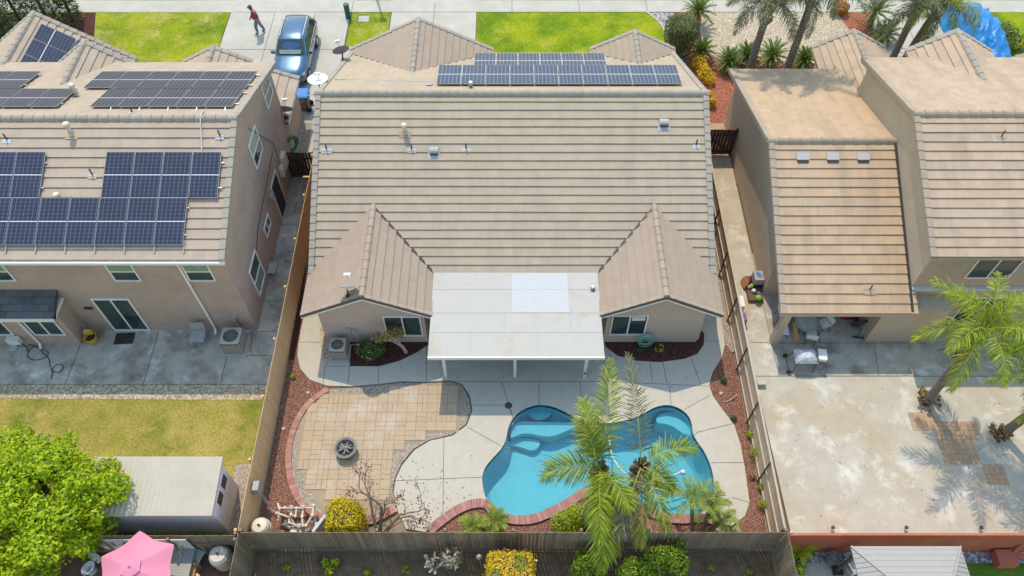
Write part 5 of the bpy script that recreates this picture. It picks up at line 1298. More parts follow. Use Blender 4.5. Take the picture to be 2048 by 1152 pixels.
# cycads in the street garden
def sago(label, p, r, h, seed, nf=42):
    r_ = random.Random(seed); t = T('sago_palm', label, 'cycad', p, 0, 'cycads in the street garden'); B = Vector(p)
    MB().lathe([(0.16, 0), (0.19, h*0.6), (0.12, h)], p, 10).build('trunk', M['palm_boot'], t)
    fb = MB(); mr = MB()
    for k in range(nf):
        s = k/nf; frond(fb, mr, B + Vector((0, 0, h)), k*2.4, R(78-75*s), r*r_.uniform(0.85, 1.05), R(35+35*s), 0.17, 22, r_, 0.1, 0.03, 0.1, rw=0.010, stiff=1, start=0.15)
    o = fb.build('crown', M['sago'], t); mr.build('midrib', M['rachis'], o)
    return t
for i, (px, py, r, h, lb_) in enumerate(((1391, 48, 1.15, 0.8, 'big cycad beside the sidewalk above the round topiary'), (1399, 118, 0.95, 0.5, 'cycad below the round topiary in orange bark'), (1455, 138, 1.0, 0.45, 'cycad at the corner of the right roof, first from the left'),
        (1490, 128, 0.95, 0.5, 'cycad behind the first street palm trunk'), (1538, 132, 1.15, 0.6, 'cycad between the first and second street palms'), (1604, 132, 0.9, 0.4, 'cycad just right of the second street palm'),
        (1738, 52, 1.35, 0.9, 'large cycad hidden by hanging fronds near the right driveway'), (1765, 82, 1.1, 0.4, 'low cycad behind the porch roof peak'))):
    p = G(px, py, 0.0); sago(lb_, (p[0], p[1], 0), r, h, 50+i)

# ---------------------------------------------------------------- trees and shrubs
def orange_tree():
    rnd = random.Random(12); base = (-16.2, 9.6, 0); t = T('orange_tree', 'large bright green orange tree covering the bottom left corner', 'tree', base); B = Vector(base)
    mb = MB(); mb.tube([B, B + Vector((0.05, 0, 0.8)), B + Vector((0.1, 0, 1.5))], [0.17, 0.14, 0.12], 10)
    blobs = []
    for k in range(150):
        d = Vector((rnd.gauss(0, 1), rnd.gauss(0, 1), rnd.gauss(0.15, 0.9))).normalized(); kx = rnd.uniform(0.62, 1.0)
        c = Vector((d.x*2.85*kx, d.y*2.45*kx - 0.35, 2.35 + d.z*1.75*kx)); w = 1 + 0.6*noise.noise(c*0.8)
        c = Vector((c.x*w, c.y*w, c.z)); blobs.append((c, rnd.uniform(0.26, 0.62)))
    pts = []
    for c, r in blobs:
        pts += blob_pts(rnd, B + c, (r*1.1, r*1.1, r*0.8), int(820*r*r/0.25)//3, 0.3, -0.7, 0.3, 2)
        if rnd.random() < 0.25: mb.tube([B + Vector((0.1, 0, 1.4)), B + c*0.6 + Vector((0, 0, 0.5)), B + c], [0.07, 0.04, 0.012], 6)
    mb.build('trunk', M['bark'], t)
    leaves('crown', 'orange_leaf', pts, 0.15, t, rnd, 0.55, 0.8)
    for px, py, z in ((235, 936, 2.8), (246, 941, 2.7), (62, 1100, 2.6), (150, 868, 3.3)):
        g = G(px, py, z); MB().lathe([(0.0, -0.05), (0.035, -0.035), (0.05, 0), (0.035, 0.035), (0, 0.05)], g, 10).build('fruit', M['orange_fruit'], t, smooth=True)
orange_tree()
def branchy(name, label, base, trunks, leafmat_, leaf_n, seed, leaf_size=0.09, barkmat='twig', spread=0.5, depth=3, cat='tree', r0=0.05):
    rnd = random.Random(seed); t = T(name, label, cat, base); B = Vector(base); mb = MB(); tips = []
    def grow(p, d, L, r, lv):
        q = p; pts = [p]; rs = [r]
        for k in range(4):
            kk = 0.35 if lv == depth else 1.0; d = (d + Vector((rnd.gauss(0, .16), rnd.gauss(0, .16), rnd.gauss(0.03, .12)))*kk).normalized(); q = q + d*L/4; pts.append(q); rs.append(r*(1-0.09*(k+1)))
        mb.tube(pts, rs, 6)
        if lv == 0: tips.append((q, d)); tips.append((pts[2], d)); return
        for k in range(2 if lv > 1 else 3):
            nd = (d + Vector((rnd.gauss(0, spread), rnd.gauss(0, spread), rnd.gauss(0.1, spread*0.6)))).normalized(); grow(q if k else pts[3], nd, L*rnd.uniform(0.55, 0.8), rs[-1]*0.78, lv-1)
    for d, L in trunks: grow(B, Vector(d).normalized(), L, r0, depth)
    mb.build('trunk', M[barkmat], t)
    pts = []
    for _ in range(leaf_n):
        q, d = rnd.choice(tips); pts.append((q + Vector((rnd.gauss(0, .09), rnd.gauss(0, .09), rnd.gauss(0, .08))), d))
    leaves('crown', leafmat_, pts, leaf_size, t, rnd, 0.5)
    return t
branchy('bare_tree', 'nearly bare tree with brown withered leaves beside the paver patio', (-4.82, 8.98, 0), [((-0.35, 0.8, 1.0), 1.3), ((0.3, 0.95, 1.1), 1.45), ((0.85, 0.6, 0.9), 1.2), ((-0.9, 0.4, 0.6), 1.0), ((0.6, 0.3, 0.5), 0.7)], 'brown_leaf', 420, 31, 0.11, 'bare_bark', 0.36, 3, 'tree', 0.075)
def crape():
    t = branchy('small_tree', 'small pale-barked tree with sparse yellowing leaves in front of the left rear window', (-4.45, 16.78, 0.04), [((0.0, -0.1, 1), 1.0)], 'dry_leaf', 620, 33, 0.12, 'rail_pale', 0.85, 3, 'tree', 0.085)
crape()
p = G(740, 712, 0.04); shrub('rose_bush', 'green bush with pink roses beside the air conditioner', (p[0], p[1], 0.04), [((-0.15, 0.1, 0.45), (0.42, 0.35, 0.4)), ((0.3, 0.1, 0.5), (0.42, 0.38, 0.42)), ((0.05, -0.1, 0.35), (0.4, 0.3, 0.3))], 'rose_leaf', 0.085, 2400, 41, 'bush', None, True, ('rose', 0.10, 40))
# clipped shrubs
def hedge(label, c, s, mat, size, n, seed, extra=None):
    rnd = random.Random(seed); t = T('hedge', label, 'hedge', (c[0], c[1], 0)); pts = box_pts(rnd, c, s, n)
    if extra:
        m2, f2 = extra; a = []; b = []
        for p, d in pts:
            (a if noise.noise(Vector(p)*1.6 + Vector((3, 5, 1))) > f2 else b).append((p, d))
        leaves('foliage', mat, b, size, t, rnd, 0.6); leaves('green_patch', m2, a, size, t, rnd, 0.55)
    else: leaves('foliage', mat, pts, size, t, rnd, 0.6)
    core = MB(); k = 0.86; core.box(c[0]-s[0]/2*k, c[0]+s[0]/2*k, c[1]-s[1]/2*k, c[1]+s[1]/2*k, 0.02, c[2]+s[2]/2*k)
    core.build('inner_twigs', M['twig'], t)
    return t
hedge('square clipped golden hedge with green patches below the grey back fence', (-0.05, 7.25, 0.95), (1.5, 1.5, 1.8), 'gold_hedge', 0.075, 8500, 51, ('green_leaf', 0.22))
p = G(655, 1066, 0.0)
rn = random.Random(52); t = T('golden_shrub', 'tall golden yellow shrub beside the white panel and pool pump', 'shrub', (p[0]-0.05, 9.35, 0))
pts = box_pts(rn, (-5.92, 9.32, 0.85), (1.12, 0.95, 1.55), 4600, 0.08) + blob_pts(rn, (-6.05, 9.7, 1.25), (0.45, 0.35, 0.55), 900, 0.2)
leaves('foliage', 'gold_leaf', pts, 0.09, t, rn, 0.55)
MB().box(-6.3, -5.55, 9.05, 9.65, 0, 1.45).build('inner_twigs', M['twig'], t)
p = G(1137, 1055, 0.0); shrub('green_shrub', 'fresh green shrub left of the tall palms at the pool', (p[0], p[1]+0.05, 0), [((-0.2, 0.0, 0.45), (0.5, 0.42, 0.45)), ((0.25, 0.2, 0.6), (0.42, 0.4, 0.5)), ((0.1, -0.2, 0.35), (0.45, 0.3, 0.35))], 'green_leaf', 0.09, 3200, 53)
for i, (px, py, z, rr, n, lb_) in enumerate(((1180, 1120, 0.9, 0.85, 3200, 'leafy citrus bush below the hanging palm frond'), (1262, 1138, 1.0, 0.9, 3600, 'middle citrus bush below the back fence, between two leafy bushes'), (1330, 1108, 1.2, 0.95, 4200, 'leafy citrus bush below the back fence, rightmost'))):
    p = G(px, py, z); b = (p[0], p[1]-0.1, 0); rn = random.Random(60+i)
    bl = [((rn.uniform(-.5, .5)*rr, rn.uniform(-.45, .45)*rr, z*rn.uniform(0.65, 1.15)), (rr*0.42, rr*0.42, rr*0.34)) for _ in range(9)]
    shrub('citrus_bush', lb_, b, bl, 'citrus2', 0.12, n, 63+i, 'bush', 'citrus bushes below the back fence')
# small plants
def tuft(name, label, px, py, z, r, h, mat, n, seed, size=0.09, cat='plant', group=None, extra=None):
    p = G(px, py, z); return shrub(name, label, (p[0], p[1], z), [((0, 0, h*0.5), (r, r, h*0.55))], mat, size, n, seed, cat, group, False, extra, shell=0.3)
GP = 'little plants along the right fence'
for i, (px, py, r, h, m_, lb_) in enumerate(((1446, 763, 0.14, 0.25, 'rose_leaf', 'small dark green plant in red mulch nearest the deck corner'), (1466, 838, 0.13, 0.22, 'rose_leaf', 'small dark green plant in red mulch below the dry stick'), (1499, 872, 0.18, 0.3, 'green_leaf', 'bright tuft under the second dark fence post in red mulch'),
        (1507, 910, 0.24, 0.55, 'green_leaf', 'tall bright green shrub leaning on the tan fence'), (1504, 955, 0.12, 0.2, 'dry_leaf', 'dry brownish tuft beside the deck edge'), (1521, 978, 0.14, 0.25, 'green_leaf', 'small yellow-green tuft against the tan fence'), (1524, 1012, 0.2, 0.3, 'green_leaf', 'yellow-green plant at the bottom of the red mulch strip'))):
    tuft('bedding_plant', lb_, px, py, 0.0, r, h, m_, 260, 80+i, 0.07, 'plant', GP)
tuft('bedding_plant', 'green sprout in the left red mulch beside the round deck corner', 587, 755, 0.0, 0.12, 0.2, 'green_leaf', 120, 91, 0.07)
tuft('flower_plant', 'yellow flowering plant in the dark right bed below the hose', 1318, 700, 0.04, 0.2, 0.3, 'rose_leaf', 160, 92, 0.06, 'flowers', None, ('flower_yellow', 0.08, 24))
tuft('flower_plant', 'small green plant in the dark right bed near the patio cover', 1277, 702, 0.04, 0.14, 0.2, 'rose_leaf', 120, 93, 0.06, 'flowers')
tuft('flower_plant', 'small plant with pale flowers at the right of the dark bed', 1348, 706, 0.04, 0.12, 0.2, 'rose_leaf', 90, 94, 0.05, 'flowers', None, ('paint_petal', 0.06, 10) if 'paint_petal' in M else None)
for i, (px, py, r, h, lb_) in enumerate(((1396, 140, 0.42, 0.7, 'yellow flowering shrub nearest the street along the main roof edge'), (1408, 160, 0.42, 0.6, 'yellow flowering shrub lower along the main roof edge'), (1412, 205, 0.3, 0.6, 'narrow yellow flowering shrub tucked against the main roof'))):
    p = G(px, py, 0.0); shrub('yellow_shrub', lb_, (p[0], p[1], 0.02), [((0, 0.1, h*0.6), (r, r, h*0.6)), ((0.2, -0.3, h*0.5), (r*0.8, r*0.8, h*0.5))], 'flower_yellow', 0.11, 900, 96+i, 'shrub', 'yellow shrubs by the main roof')
p = G(1676, 26, 0); shrub('red_shrub', 'round orange red flowering shrub at the sidewalk corner', (p[0], p[1], 0.02), [((0, 0, 0.4), (0.55, 0.5, 0.42))], 'flower_red', 0.10, 1500, 99)
def topiary():
    p = G(1352, 112, 0.0); rn = random.Random(101); t = T('topiary', 'rounded dark green topiary clipped like a drum beside the lawn', 'topiary', (p[0], p[1], 0)); B = Vector((p[0], p[1], 0))
    pts = []
    for _ in range(6500):
        a = rn.uniform(0, 6.283); q = rn.random()
        if q < 0.36: rr = 0.80*math.sqrt(rn.random()); pts.append((B + Vector((rr*math.cos(a), rr*math.sin(a), 2.28 - 0.14*(rr/0.8)**4 + rn.gauss(0, 0.03))), Vector((0, 0, 1))))
        else:
            z = rn.uniform(0.25, 2.2); rr = 0.88 * (0.62 + 0.38*min(1, (z-0.1)/1.3)) * (1 + rn.gauss(0, 0.03)); pts.append((B + Vector((rr*math.cos(a), rr*math.sin(a), z)), Vector((math.cos(a), math.sin(a), 0))))
    leaves('foliage', 'topiary', pts, 0.085, t, rn, 0.6)
    MB().lathe([(0.05, 0.0), (0.06, 0.3), (0.4, 0.4), (0.7, 1.4), (0.7, 2.1), (0.0, 2.15)], (p[0], p[1], 0), 14).build('stem', M['twig'], t)
topiary()
for i, (x, y, h, r) in enumerate(((-28.3, 38.6, 5.2, 0.75), (-26.9, 38.9, 5.0, 0.75), (-29.6, 37.6, 5.4, 0.8), (-27.9, 36.4, 4.2, 0.75), (-25.6, 39.2, 4.6, 0.65), (-29.0, 35.0, 4.0, 0.8))):
    rn = random.Random(110+i); t = T('cypress', ['dark columnar cypress in the top left corner, tallest of the row', 'dark columnar cypress beside the brush pile', 'dark cypress at the very edge of the frame, top left', 'dark cypress touching the front gable roof', 'dark cypress nearest the left lawn', 'dark cypress behind the left gable roof edge'][i], 'tree', (x, y, 0), 0, 'cypresses in the top left corner')
    pts = []
    for _ in range(4200):
        z = h*rn.random()**0.8; rr = r*(1-(z/h)**2.2)**0.7*(0.85+0.15*math.sin(z*9))*(1-abs(rn.gauss(0, .1))); a = rn.uniform(0, 6.283)
        pts.append(((x+rr*math.cos(a), y+rr*math.sin(a), z+0.1), (math.cos(a)*0.6, math.sin(a)*0.6, 0.9)))
    leaves('crown', 'cypress', pts, 0.17, t, rn, 0.35)
    MB().tube([(x, y, 0), (x, y, h*0.85)], [0.12, 0.02], 8).build('trunk', M['bark'], t)
# dry brush beside the cypresses
rn = random.Random(120); mb = MB(); c = G(85, 12, 0.1)
for k in range(60):
    a = rn.uniform(0, 6.28); p = Vector((c[0]+rn.gauss(0, .9), c[1]+rn.gauss(0, .7), 0.1+rn.random()*0.3)); mb.tube([p, p + Vector((math.cos(a), math.sin(a), rn.uniform(-.1, .2)))*rn.uniform(.4, 1.1)], [0.02, 0.008], 5)
tag(mb.build('brush_pile', M['log']), 'pile of dry cut branches beside the dark cypresses', 'branches')
sheet('bare_soil', [(-31, 33), (-23.2, 33), (-23.8, 37), (-24.6, 40.0), (-31, 40.0)], 0.03, M['mulch_dark'])
# succulents at the right palms
for i, (px, py, lb_) in enumerate(((1852, 800, 'clump of purple and yellow rosette succulents round the bright palm trunk'), (1996, 868, 'clump of purple rosette succulents round the palm trunk at the right edge'))):
    p = G(px, py, 0); rn = random.Random(130+i); t = T('succulent_clump', lb_, 'succulents', (p[0], p[1], 0.04)); mb = MB()
    for k in range(34):
        a = rn.uniform(0, 6.28); rr = 0.5*math.sqrt(rn.random())*(1 if i == 0 else 0.8); c = Vector((p[0]+rr*math.cos(a)-0.08, p[1]+rr*math.sin(a)-0.1, 0.28+rn.random()*0.2-rr*0.25)); s = rn.uniform(.06, .12)
        for j in range(11):
            b = j*2.4; d = Vector((math.cos(b), math.sin(b), 0.25+0.05*j)).normalized(); w = Vector((-math.sin(b), math.cos(b), 0))*s*0.35
            mb.add([c, c+d*s*0.6+w, c+d*s*1.1, c+d*s*0.6-w], [(0,1,2,3)])
        mb.tube([(p[0], p[1], 0.04), c], [0.02, 0.015], 4)
    mb.build('rosettes', M['aeonium'], t)
# rear-lot odd plants
p = G(905, 1128, 0.0); rn = random.Random(140)
t = T('withered_plant', 'pale withered broad-leaved plant left of the square golden hedge', 'plant', (p[0], p[1], 0))
leaves('foliage', 'wither', blob_pts(rn, (p[0], p[1], 0.75), (0.42, 0.4, 0.45), 150, 0.4), 0.22, t, rn, 0.35)
mb = MB()
for k in range(9): a = rn.uniform(0, 6.28); mb.tube([(p[0], p[1], 0), (p[0]+.3*math.cos(a), p[1]+.3*math.sin(a), rn.uniform(.5, 1.1))], [0.03, 0.012], 6)
mb.build('stem', M['rail_pale'], t)
def cactus(label, px, py, seed):
    p = G(px, py, 0); rn = random.Random(seed); t = T('cactus', label, 'cactus', (p[0], p[1], 0)); mb = MB()
    for k in range(7):
        a = rn.uniform(0, 6.28); q = Vector((p[0], p[1], 0))
        for j in range(3):
            n_ = q + Vector((math.cos(a)*rn.uniform(.05, .25), math.sin(a)*rn.uniform(.05, .2), rn.uniform(.2, .38))); mb.tube([q, q.lerp(n_, .5), n_], [0.02, 0.05, 0.03], 7); q = n_; a += rn.uniform(-1, 1)
    mb.build('pads', M['chair_green'], t)
    leaves('dry_bloom', 'wither', blob_pts(rn, (p[0], p[1], 0.85), (0.3, 0.25, 0.3), 26, 0.4), 0.12, t, rn, 0.5)
cactus('pale green branching cactus left of the withered plant', 868, 1138, 141)
for i, (px, py, lb_) in enumerate(((652, 1130, 'young bright green sapling in the rear dirt, nearer the corner'), (672, 1128, 'young bright green sapling in the rear dirt, nearer the hedge'), (660, 1148, 'low bright green sapling at the bottom edge of the rear dirt'))):
    tuft('sapling', lb_, px, py, 0.0, 0.16, 0.45, 'green_leaf', 70, 145+i, 0.13, 'plant', 'saplings in the rear dirt')
rn = random.Random(150); p = G(1592, 1112, 0.0); t = T('banana_plant', 'broad-leaved plant beside the dark fence post, bottom right', 'plant', (p[0], p[1], 0)); mb = MB()
for k in range(7):
    a = k*0.9+0.2; L = rn.uniform(.45, .8); d = Vector((math.cos(a), math.sin(a), 0)); w = Vector((-d.y, d.x, 0))*0.11; B = Vector((p[0], p[1], 0.3))
    mb.add([B, B+d*L*.4+w+Vector((0,0,.35)), B+d*L*.8+w*.8+Vector((0,0,.35)), B+d*L+Vector((0,0,.2)), B+d*L*.8-w*.8+Vector((0,0,.35)), B+d*L*.4-w+Vector((0,0,.35)), B+d*L*.4+Vector((0,0,.3)), B+d*L*.8+Vector((0,0,.3))], [(0,1,6),(0,6,5),(1,2,7,6),(6,7,4,5),(2,3,7),(7,3,4)])
mb.build('foliage', M['green_leaf'], t); MB().lathe([(0.16, 0), (0.2, 0.3), (0.17, 0.3), (0.0, 0.26)], p, 14).build('pot', M['dark'], t)
tuft('bedding_plant', 'yellow-green bush at the bottom edge beside the rear patio', 1594, 1142, 0, 0.3, 0.5, 'green_leaf', 260, 152, 0.10)

rn = random.Random(200); pts = []
for _ in range(170):
    px = rn.gauss(790, 90); py = rn.gauss(1000, 45)
    if 600 < px < 960 and 900 < py < 1055: g = G(px, py, 0.055); pts.append((g, (0, 0, 1)))
for _ in range(60):
    g = G(rn.uniform(1560, 2000), rn.uniform(770, 1050), 0.05); pts.append((g, (0, 0, 1)))
for _ in range(40):
    g = G(rn.uniform(600, 1480), rn.uniform(700, 770), 0.045); pts.append((g, (0, 0, 1)))
tag(leaves('leaf_litter', 'brown_leaf', pts, 0.07, None, rn, 0.6, 1.5), kind='stuff', label='dry brown leaves scattered over the patios', cat='leaf litter')

for i, (px, py, r_, h_, lb_) in enumerate(((575, 1138, .14, .25, 'small green weed in the rear dirt left of the saplings'), (735, 1146, .12, .2, 'small green weed in the rear dirt right of the saplings'), (812, 1140, .16, .25, 'low green weed in the rear dirt beside the pale cactus'), (1420, 1138, .14, .22, 'low green weed in the rear dirt right of the citrus bushes'), (1498, 1144, .12, .2, 'small weed in the rear dirt by the dark corner fence'))):
    tuft('weed', lb_, px, py, 0.0, r_, h_, 'green_leaf', 80, 210+i, 0.08, 'plant', 'weeds in the rear dirt')
# ---------------------------------------------------------------- satellite dishes
def dish(label, base, mast, aim_az, aim_el, r=0.42, mat='dish', arm=0.55, lean=(0, 0)):
    t = T('satellite_dish', label, 'satellite dish', base); B = Vector(base)
    top = B + Vector((lean[0], lean[1], mast))
    MB().tube([B, B + Vector((0, 0, mast*0.5)) + Vector((lean[0], lean[1], 0))*0.6, top], 0.03, 8).obox(B + Vector((0, 0, 0.02)), (0.2, 0.2, 0.03)).build('mast', M['dark'], t)
    D = Vector((math.cos(R(aim_az))*math.cos(R(aim_el)), math.sin(R(aim_az))*math.cos(R(aim_el)), math.sin(R(aim_el))))
    rot = D.to_track_quat('Z', 'Y').to_matrix()
    prof = [(0.0, 0.0), (r*0.35, r*0.025), (r*0.7, r*0.10), (r, r*0.21), (r*1.01, r*0.20), (r*0.7, r*0.08), (r*0.3, -0.01), (0, -0.02)]
    MB().lathe(prof, top + D*0.06, 28, 0, rot).build('reflector', M[mat], t, smooth=True)
    u = rot @ Vector((0, -1, 0))
    if u.z > 0: u = -u
    e = top + D*arm + u*r*0.25
    MB().tube([top + u*r*0.8 + D*0.12, e], 0.018, 6).build('feed_arm', M['steel'], t)
    s = D.cross(Vector((0, 0, 1))).normalized()
    MB().beam(e - s*0.13, e + s*0.13, 0.09, 0.06).obox(e - s*0.08 - D*0.05, (0.06, 0.06, 0.1)).obox(e + s*0.08 - D*0.05, (0.06, 0.06, 0.1)).build('receiver', M['dish_white'], t)
    return t
q = onslope(697, 606, 17.0, 2.5, 0) ; 
dish('white edge-on satellite dish on the front tip of the left rear gable', (-6.30, 17.2, 3.55), 0.45, 92, 35, 0.42, 'dish_white', 0.6)
z = ZR - (31.6-YR)*0.494; dish('dark tilted satellite dish with crossbar on the street-side roof edge', (-8.35, 31.6, z), 0.5, 112, 27, 0.42, 'dish', 0.7)
dish('large white round satellite dish at the left end of the roof ridge', (-8.62, 27.6, 4.2), 1.1, 95, 84, 0.45, 'dish_white', 0.35)
dish('dark satellite dish with white feed arm over the lean-to roof', (-10.82, 28.3, 2.5), 0.4, 93, 30, 0.42, 'dish', 0.65)

# ---------------------------------------------------------------- air conditioners
def ac_unit(label, c, s, h, group=None):
    t = T('air_conditioner', label, 'air conditioner', (c[0], c[1], c[2])); x, y, z = c; w = s/2
    MB().box(x-w*1.25, x+w*1.25, y-w*1.2, y+w*1.2, z, z+0.05).build('base_pad', M['walk'], t)
    mb = MB()
    for sx in (-1, 1):
        for sy in (-1, 1): mb.box(x+sx*w-0.03*(sx > 0)-0.0, x+sx*w+0.03*(sx < 0), y+sy*w-0.03*(sy > 0), y+sy*w+0.03*(sy < 0), z+0.05, z+h)
    n = 14
    for k in range(n):
        zz = z+0.09+(h-0.2)*k/n; mb.box(x-w+0.01, x+w-0.01, y-w+0.01, y+w-0.01, zz, zz+(h-0.2)/n*0.5)
    mb.build('louvred_case', M['ac'], t)
    MB().box(x-w+0.03, x+w-0.03, y-w+0.03, y+w-0.03, z+0.06, z+h-0.03).build('coil', M['ac_grille'], t)
    k = 28; R0 = w*0.78; lid = MB(); vs = []
    for j in range(k):
        a = 2*math.pi*j/k; cx, cy = math.cos(a), math.sin(a); m_ = max(abs(cx), abs(cy)); vs.append((x+R0*cx, y+R0*cy, z+h+0.03)); vs.append((x+w*cx/m_, y+w*cy/m_, z+h))
    lid.add(vs, [(2*j, 2*j+1, (2*j+3) % (2*k), (2*j+2) % (2*k)) for j in range(k)]); lid.lathe([(R0, 0.03), (R0, -0.12)], (x, y, z+h), k)
    lid.build('top_panel', M['ac'], t)
    f = MB(); f.lathe([(0.0, -0.04), (0.11, -0.05), (0.12, -0.12)], (x, y, z+h), 14)
    for j in range(4):
        a = j*math.pi/2+0.4; d = Vector((math.cos(a), math.sin(a), 0)); n_ = Vector((-d.y, d.x, 0)); P = Vector((x, y, z+h-0.1))
        f.add([P+d*0.09-n_*0.05, P+d*R0*0.92-n_*0.14, P+d*R0*0.92+n_*0.12+Vector((0,0,.05)), P+d*0.09+n_*0.05+Vector((0,0,.04))], [(0,1,2,3)])
    f.build('fan', M['fan'], t)
    MB().lathe([(0.0, -0.13), (R0, -0.13)], (x, y, z+h), 20).build('fan_well', M['black'], t)
    g = MB()
    for j in range(3):
        rr = R0*(0.35+0.3*j); g.tube([(x+rr*math.cos(a), y+rr*math.sin(a), z+h+0.03) for a in [i*2*math.pi/24 for i in range(25)]], 0.005, 4)
    for j in range(8):
        a = j*math.pi/8*2; g.tube([(x, y, z+h+0.045), (x+R0*math.cos(a), y+R0*math.sin(a), z+h+0.03)], 0.004, 4)
    g.build('fan_guard', M['grey_box'], t)
    return t
ac_unit('beige air conditioner beside the rose bush at the left rear gable', (-7.18, 16.68, 0.035), 0.66, 0.78)
ac_unit('shaded air conditioner with reddish pad beside the left house downspout', (-11.62, 17.05, 0.05), 0.82, 0.85)

# ---------------------------------------------------------------- fire pit and patio things
p = G(694, 903, 0.045); t = T('fire_pit', 'round grey fire bowl with crossed charred logs on the pavers', 'fire pit', (p[0], p[1], 0.045)); c = (p[0], p[1], 0.045)
MB().lathe([(0.30, 0.0), (0.34, 0.02), (0.33, 0.08), (0.40, 0.20), (0.41, 0.32), (0.44, 0.34), (0.44, 0.38), (0.35, 0.385), (0.33, 0.36), (0.30, 0.22), (0.0, 0.20)], c, 32).build('bowl', M['iron'], t)
MB().lathe([(0.31, 0.23), (0.0, 0.26)], c, 20).build('ash_bed', M['ash'], t)
rn = random.Random(3)
for a in (0.5, 1.4, 2.3, 2.9, 0.0):
    d = Vector((math.cos(a), math.sin(a), 0)); C = Vector(c) + Vector((rn.uniform(-.04, .04), rn.uniform(-.04, .04), 0.30+rn.uniform(0, .06)))
    MB().tube([C-d*0.27, C+Vector((0,0,.02)), C+d*0.27-Vector((0,0,.03))], [0.035, 0.045, 0.03], 7).build('log', M['log'], t)
# hose coils
def hose_coil(label, c, n, r, mat, thick=0.014, vertical=None, seed=1, loops_len=None):
    rn = random.Random(seed); mb = MB(); C = Vector(c)
    for k in range(n):
        rr = r*rn.uniform(0.7, 1.05); off = Vector((rn.uniform(-.05, .05), rn.uniform(-.05, .05), k*thick*1.1)); ph = rn.uniform(0, 6.28); ex = rn.uniform(0.85, 1.15)
        pts = []
        for i in range(25):
            a = ph + i*2*math.pi/24
            if vertical is None: pts.append(C + off + Vector((rr*math.cos(a)*ex, rr*math.sin(a), 0.012*math.sin(3*a))))
            else:
                pts.append(C + Vector((vertical[0]*rr*math.cos(a) - vertical[1]*(k*0.012), vertical[1]*rr*math.cos(a) + vertical[0]*0.0 - (k*0.012 if vertical[0] else 0), rr*math.sin(a)*ex*1.25 + rn.uniform(-.01, .01))))
        mb.tube(pts, thick, 6)
    o = mb.build('garden_hose', M[mat], origin=c)
    return tag(o, label, 'hose')
hose_coil('sea green hose coiled on the wall beside the right rear window', (5.58, 17.12, 0.52), 9, 0.30, 'hose_lite', 0.017, (1, 0), 5)
hose_coil('dark green hose bundle hanging on the left house wall below the dish', (-10.72, 27.95, 1.2), 12, 0.34, 'hose', 0.018, (0.6, 0.8), 6)
mb = MB(); z = 0.07; pts = [G(x, y, z) for x, y in ((48, 685), (66, 692), (85, 698), (96, 706), (88, 716), (68, 720), (55, 713), (60, 700), (72, 692), (88, 708), (98, 718), (100, 732), (106, 742), (118, 744), (126, 738), (124, 730), (114, 729), (106, 736), (104, 748), (102, 758))]
pts = [(*q, z) for q in smooth_loop([(a, b) for a, b, _ in pts], 5, False)]; mb.tube(pts, 0.016, 6); tag(mb.build('garden_hose', M['dark']), 'thin dark hose looping over the left house patio slab', 'hose')
t = T('hose_reel', 'white hose reel box under the left house bay window', 'hose reel', G(45, 678, 0.05)); p = G(45, 678, 0.3)
MB().obox((p[0]-0.1, 17.0, 0.62), (0.5, 0.22, 0.34)).build('cover', M['dish_white'], t); MB().tube([(p[0]+0.15, 16.95, 0.45), (p[0]+0.3, 16.9, 0.2), (p[0]+0.25, 16.8, 0.08)], 0.03, 7).build('hose_end', M['dark'], t)
p = G(28, 696, 0.05); tag(MB().lathe([(0.14, 0.0), (0.17, 0.05), (0.15, 0.09), (0.09, 0.08), (0.0, 0.04)], (0, 0, 0), 18).build('drain_cap', M['flash'], origin=(0, 0, 0)), 'small round white drain cap at the foot of the bay downspout', 'drain cap').location = (p[0], p[1], 0.05)
# mop bucket
p = G(188, 683, 0.05); t = T('mop_bucket', 'yellow mop bucket with wringer beside the left sliding door', 'bucket', (p[0], p[1], 0.05)); c = (p[0], p[1], 0.05)
MB().lathe([(0.16, 0.03), (0.24, 0.42), (0.26, 0.42), (0.25, 0.38), (0.17, 0.05), (0.0, 0.05)], c, 20).build('pail', M['yellow'], t)
MB().obox((p[0]-0.05, p[1]+0.12, 0.60), (0.30, 0.16, 0.24), (0.2, 0, 0)).build('wringer', M['yellow'], t)
MB().tube([(p[0]-0.05, p[1]+0.15, 0.6), (p[0]-0.15, p[1]+0.3, 1.15)], 0.018, 6).build('mop_handle', M['log'], t)
MB().lathe([(0.17, 0.30), (0.0, 0.31)], c, 16).build('dirty_water', M['doormat'], t)
p = G(249, 677, 0.058); o = MB().obox((0, 0, 0.008), (0.80, 0.55, 0.016), (0, 0, 0.06)).build('doormat', M['doormat']); o.location = (p[0], p[1], 0.055); tag(o, 'dark brown doormat in front of the left sliding door', 'doormat')
# mesh chair
def simple_chair(name, label, p, rz, mats, seat=0.44, w=0.46, back=0.85, legm='dark', cat='chair', group=None, pad=0.02):
    t = T(name, label, cat, (0, 0, 0), 0, group)
    MB().box(-w/2, w/2, -w/2, w/2, seat, seat+pad).build('seat', M[mats], t)
    MB().obox((0, w/2+0.03, (seat+back)/2+0.04), (w, pad, back-seat-0.06), (-0.14, 0, 0)).build('backrest', M[mats], t)
    for sx in (-1, 1):
        for sy in (-1, 1): MB().tube([(sx*w*0.44, sy*w*0.36, seat), (sx*w*0.48, sy*w*0.52, 0)], 0.013, 6).build('leg', M[legm], t)
    t.location = p; t.rotation_euler = (0, 0, rz); return t
p = G(402, 686, 0.05); simple_chair('patio_chair', 'grey mesh chair against the left house wall by the downspout', (p[0], p[1]+0.05, 0.05), 0.05, 'grey_box', 0.46, 0.6, 0.95, 'grey_box')
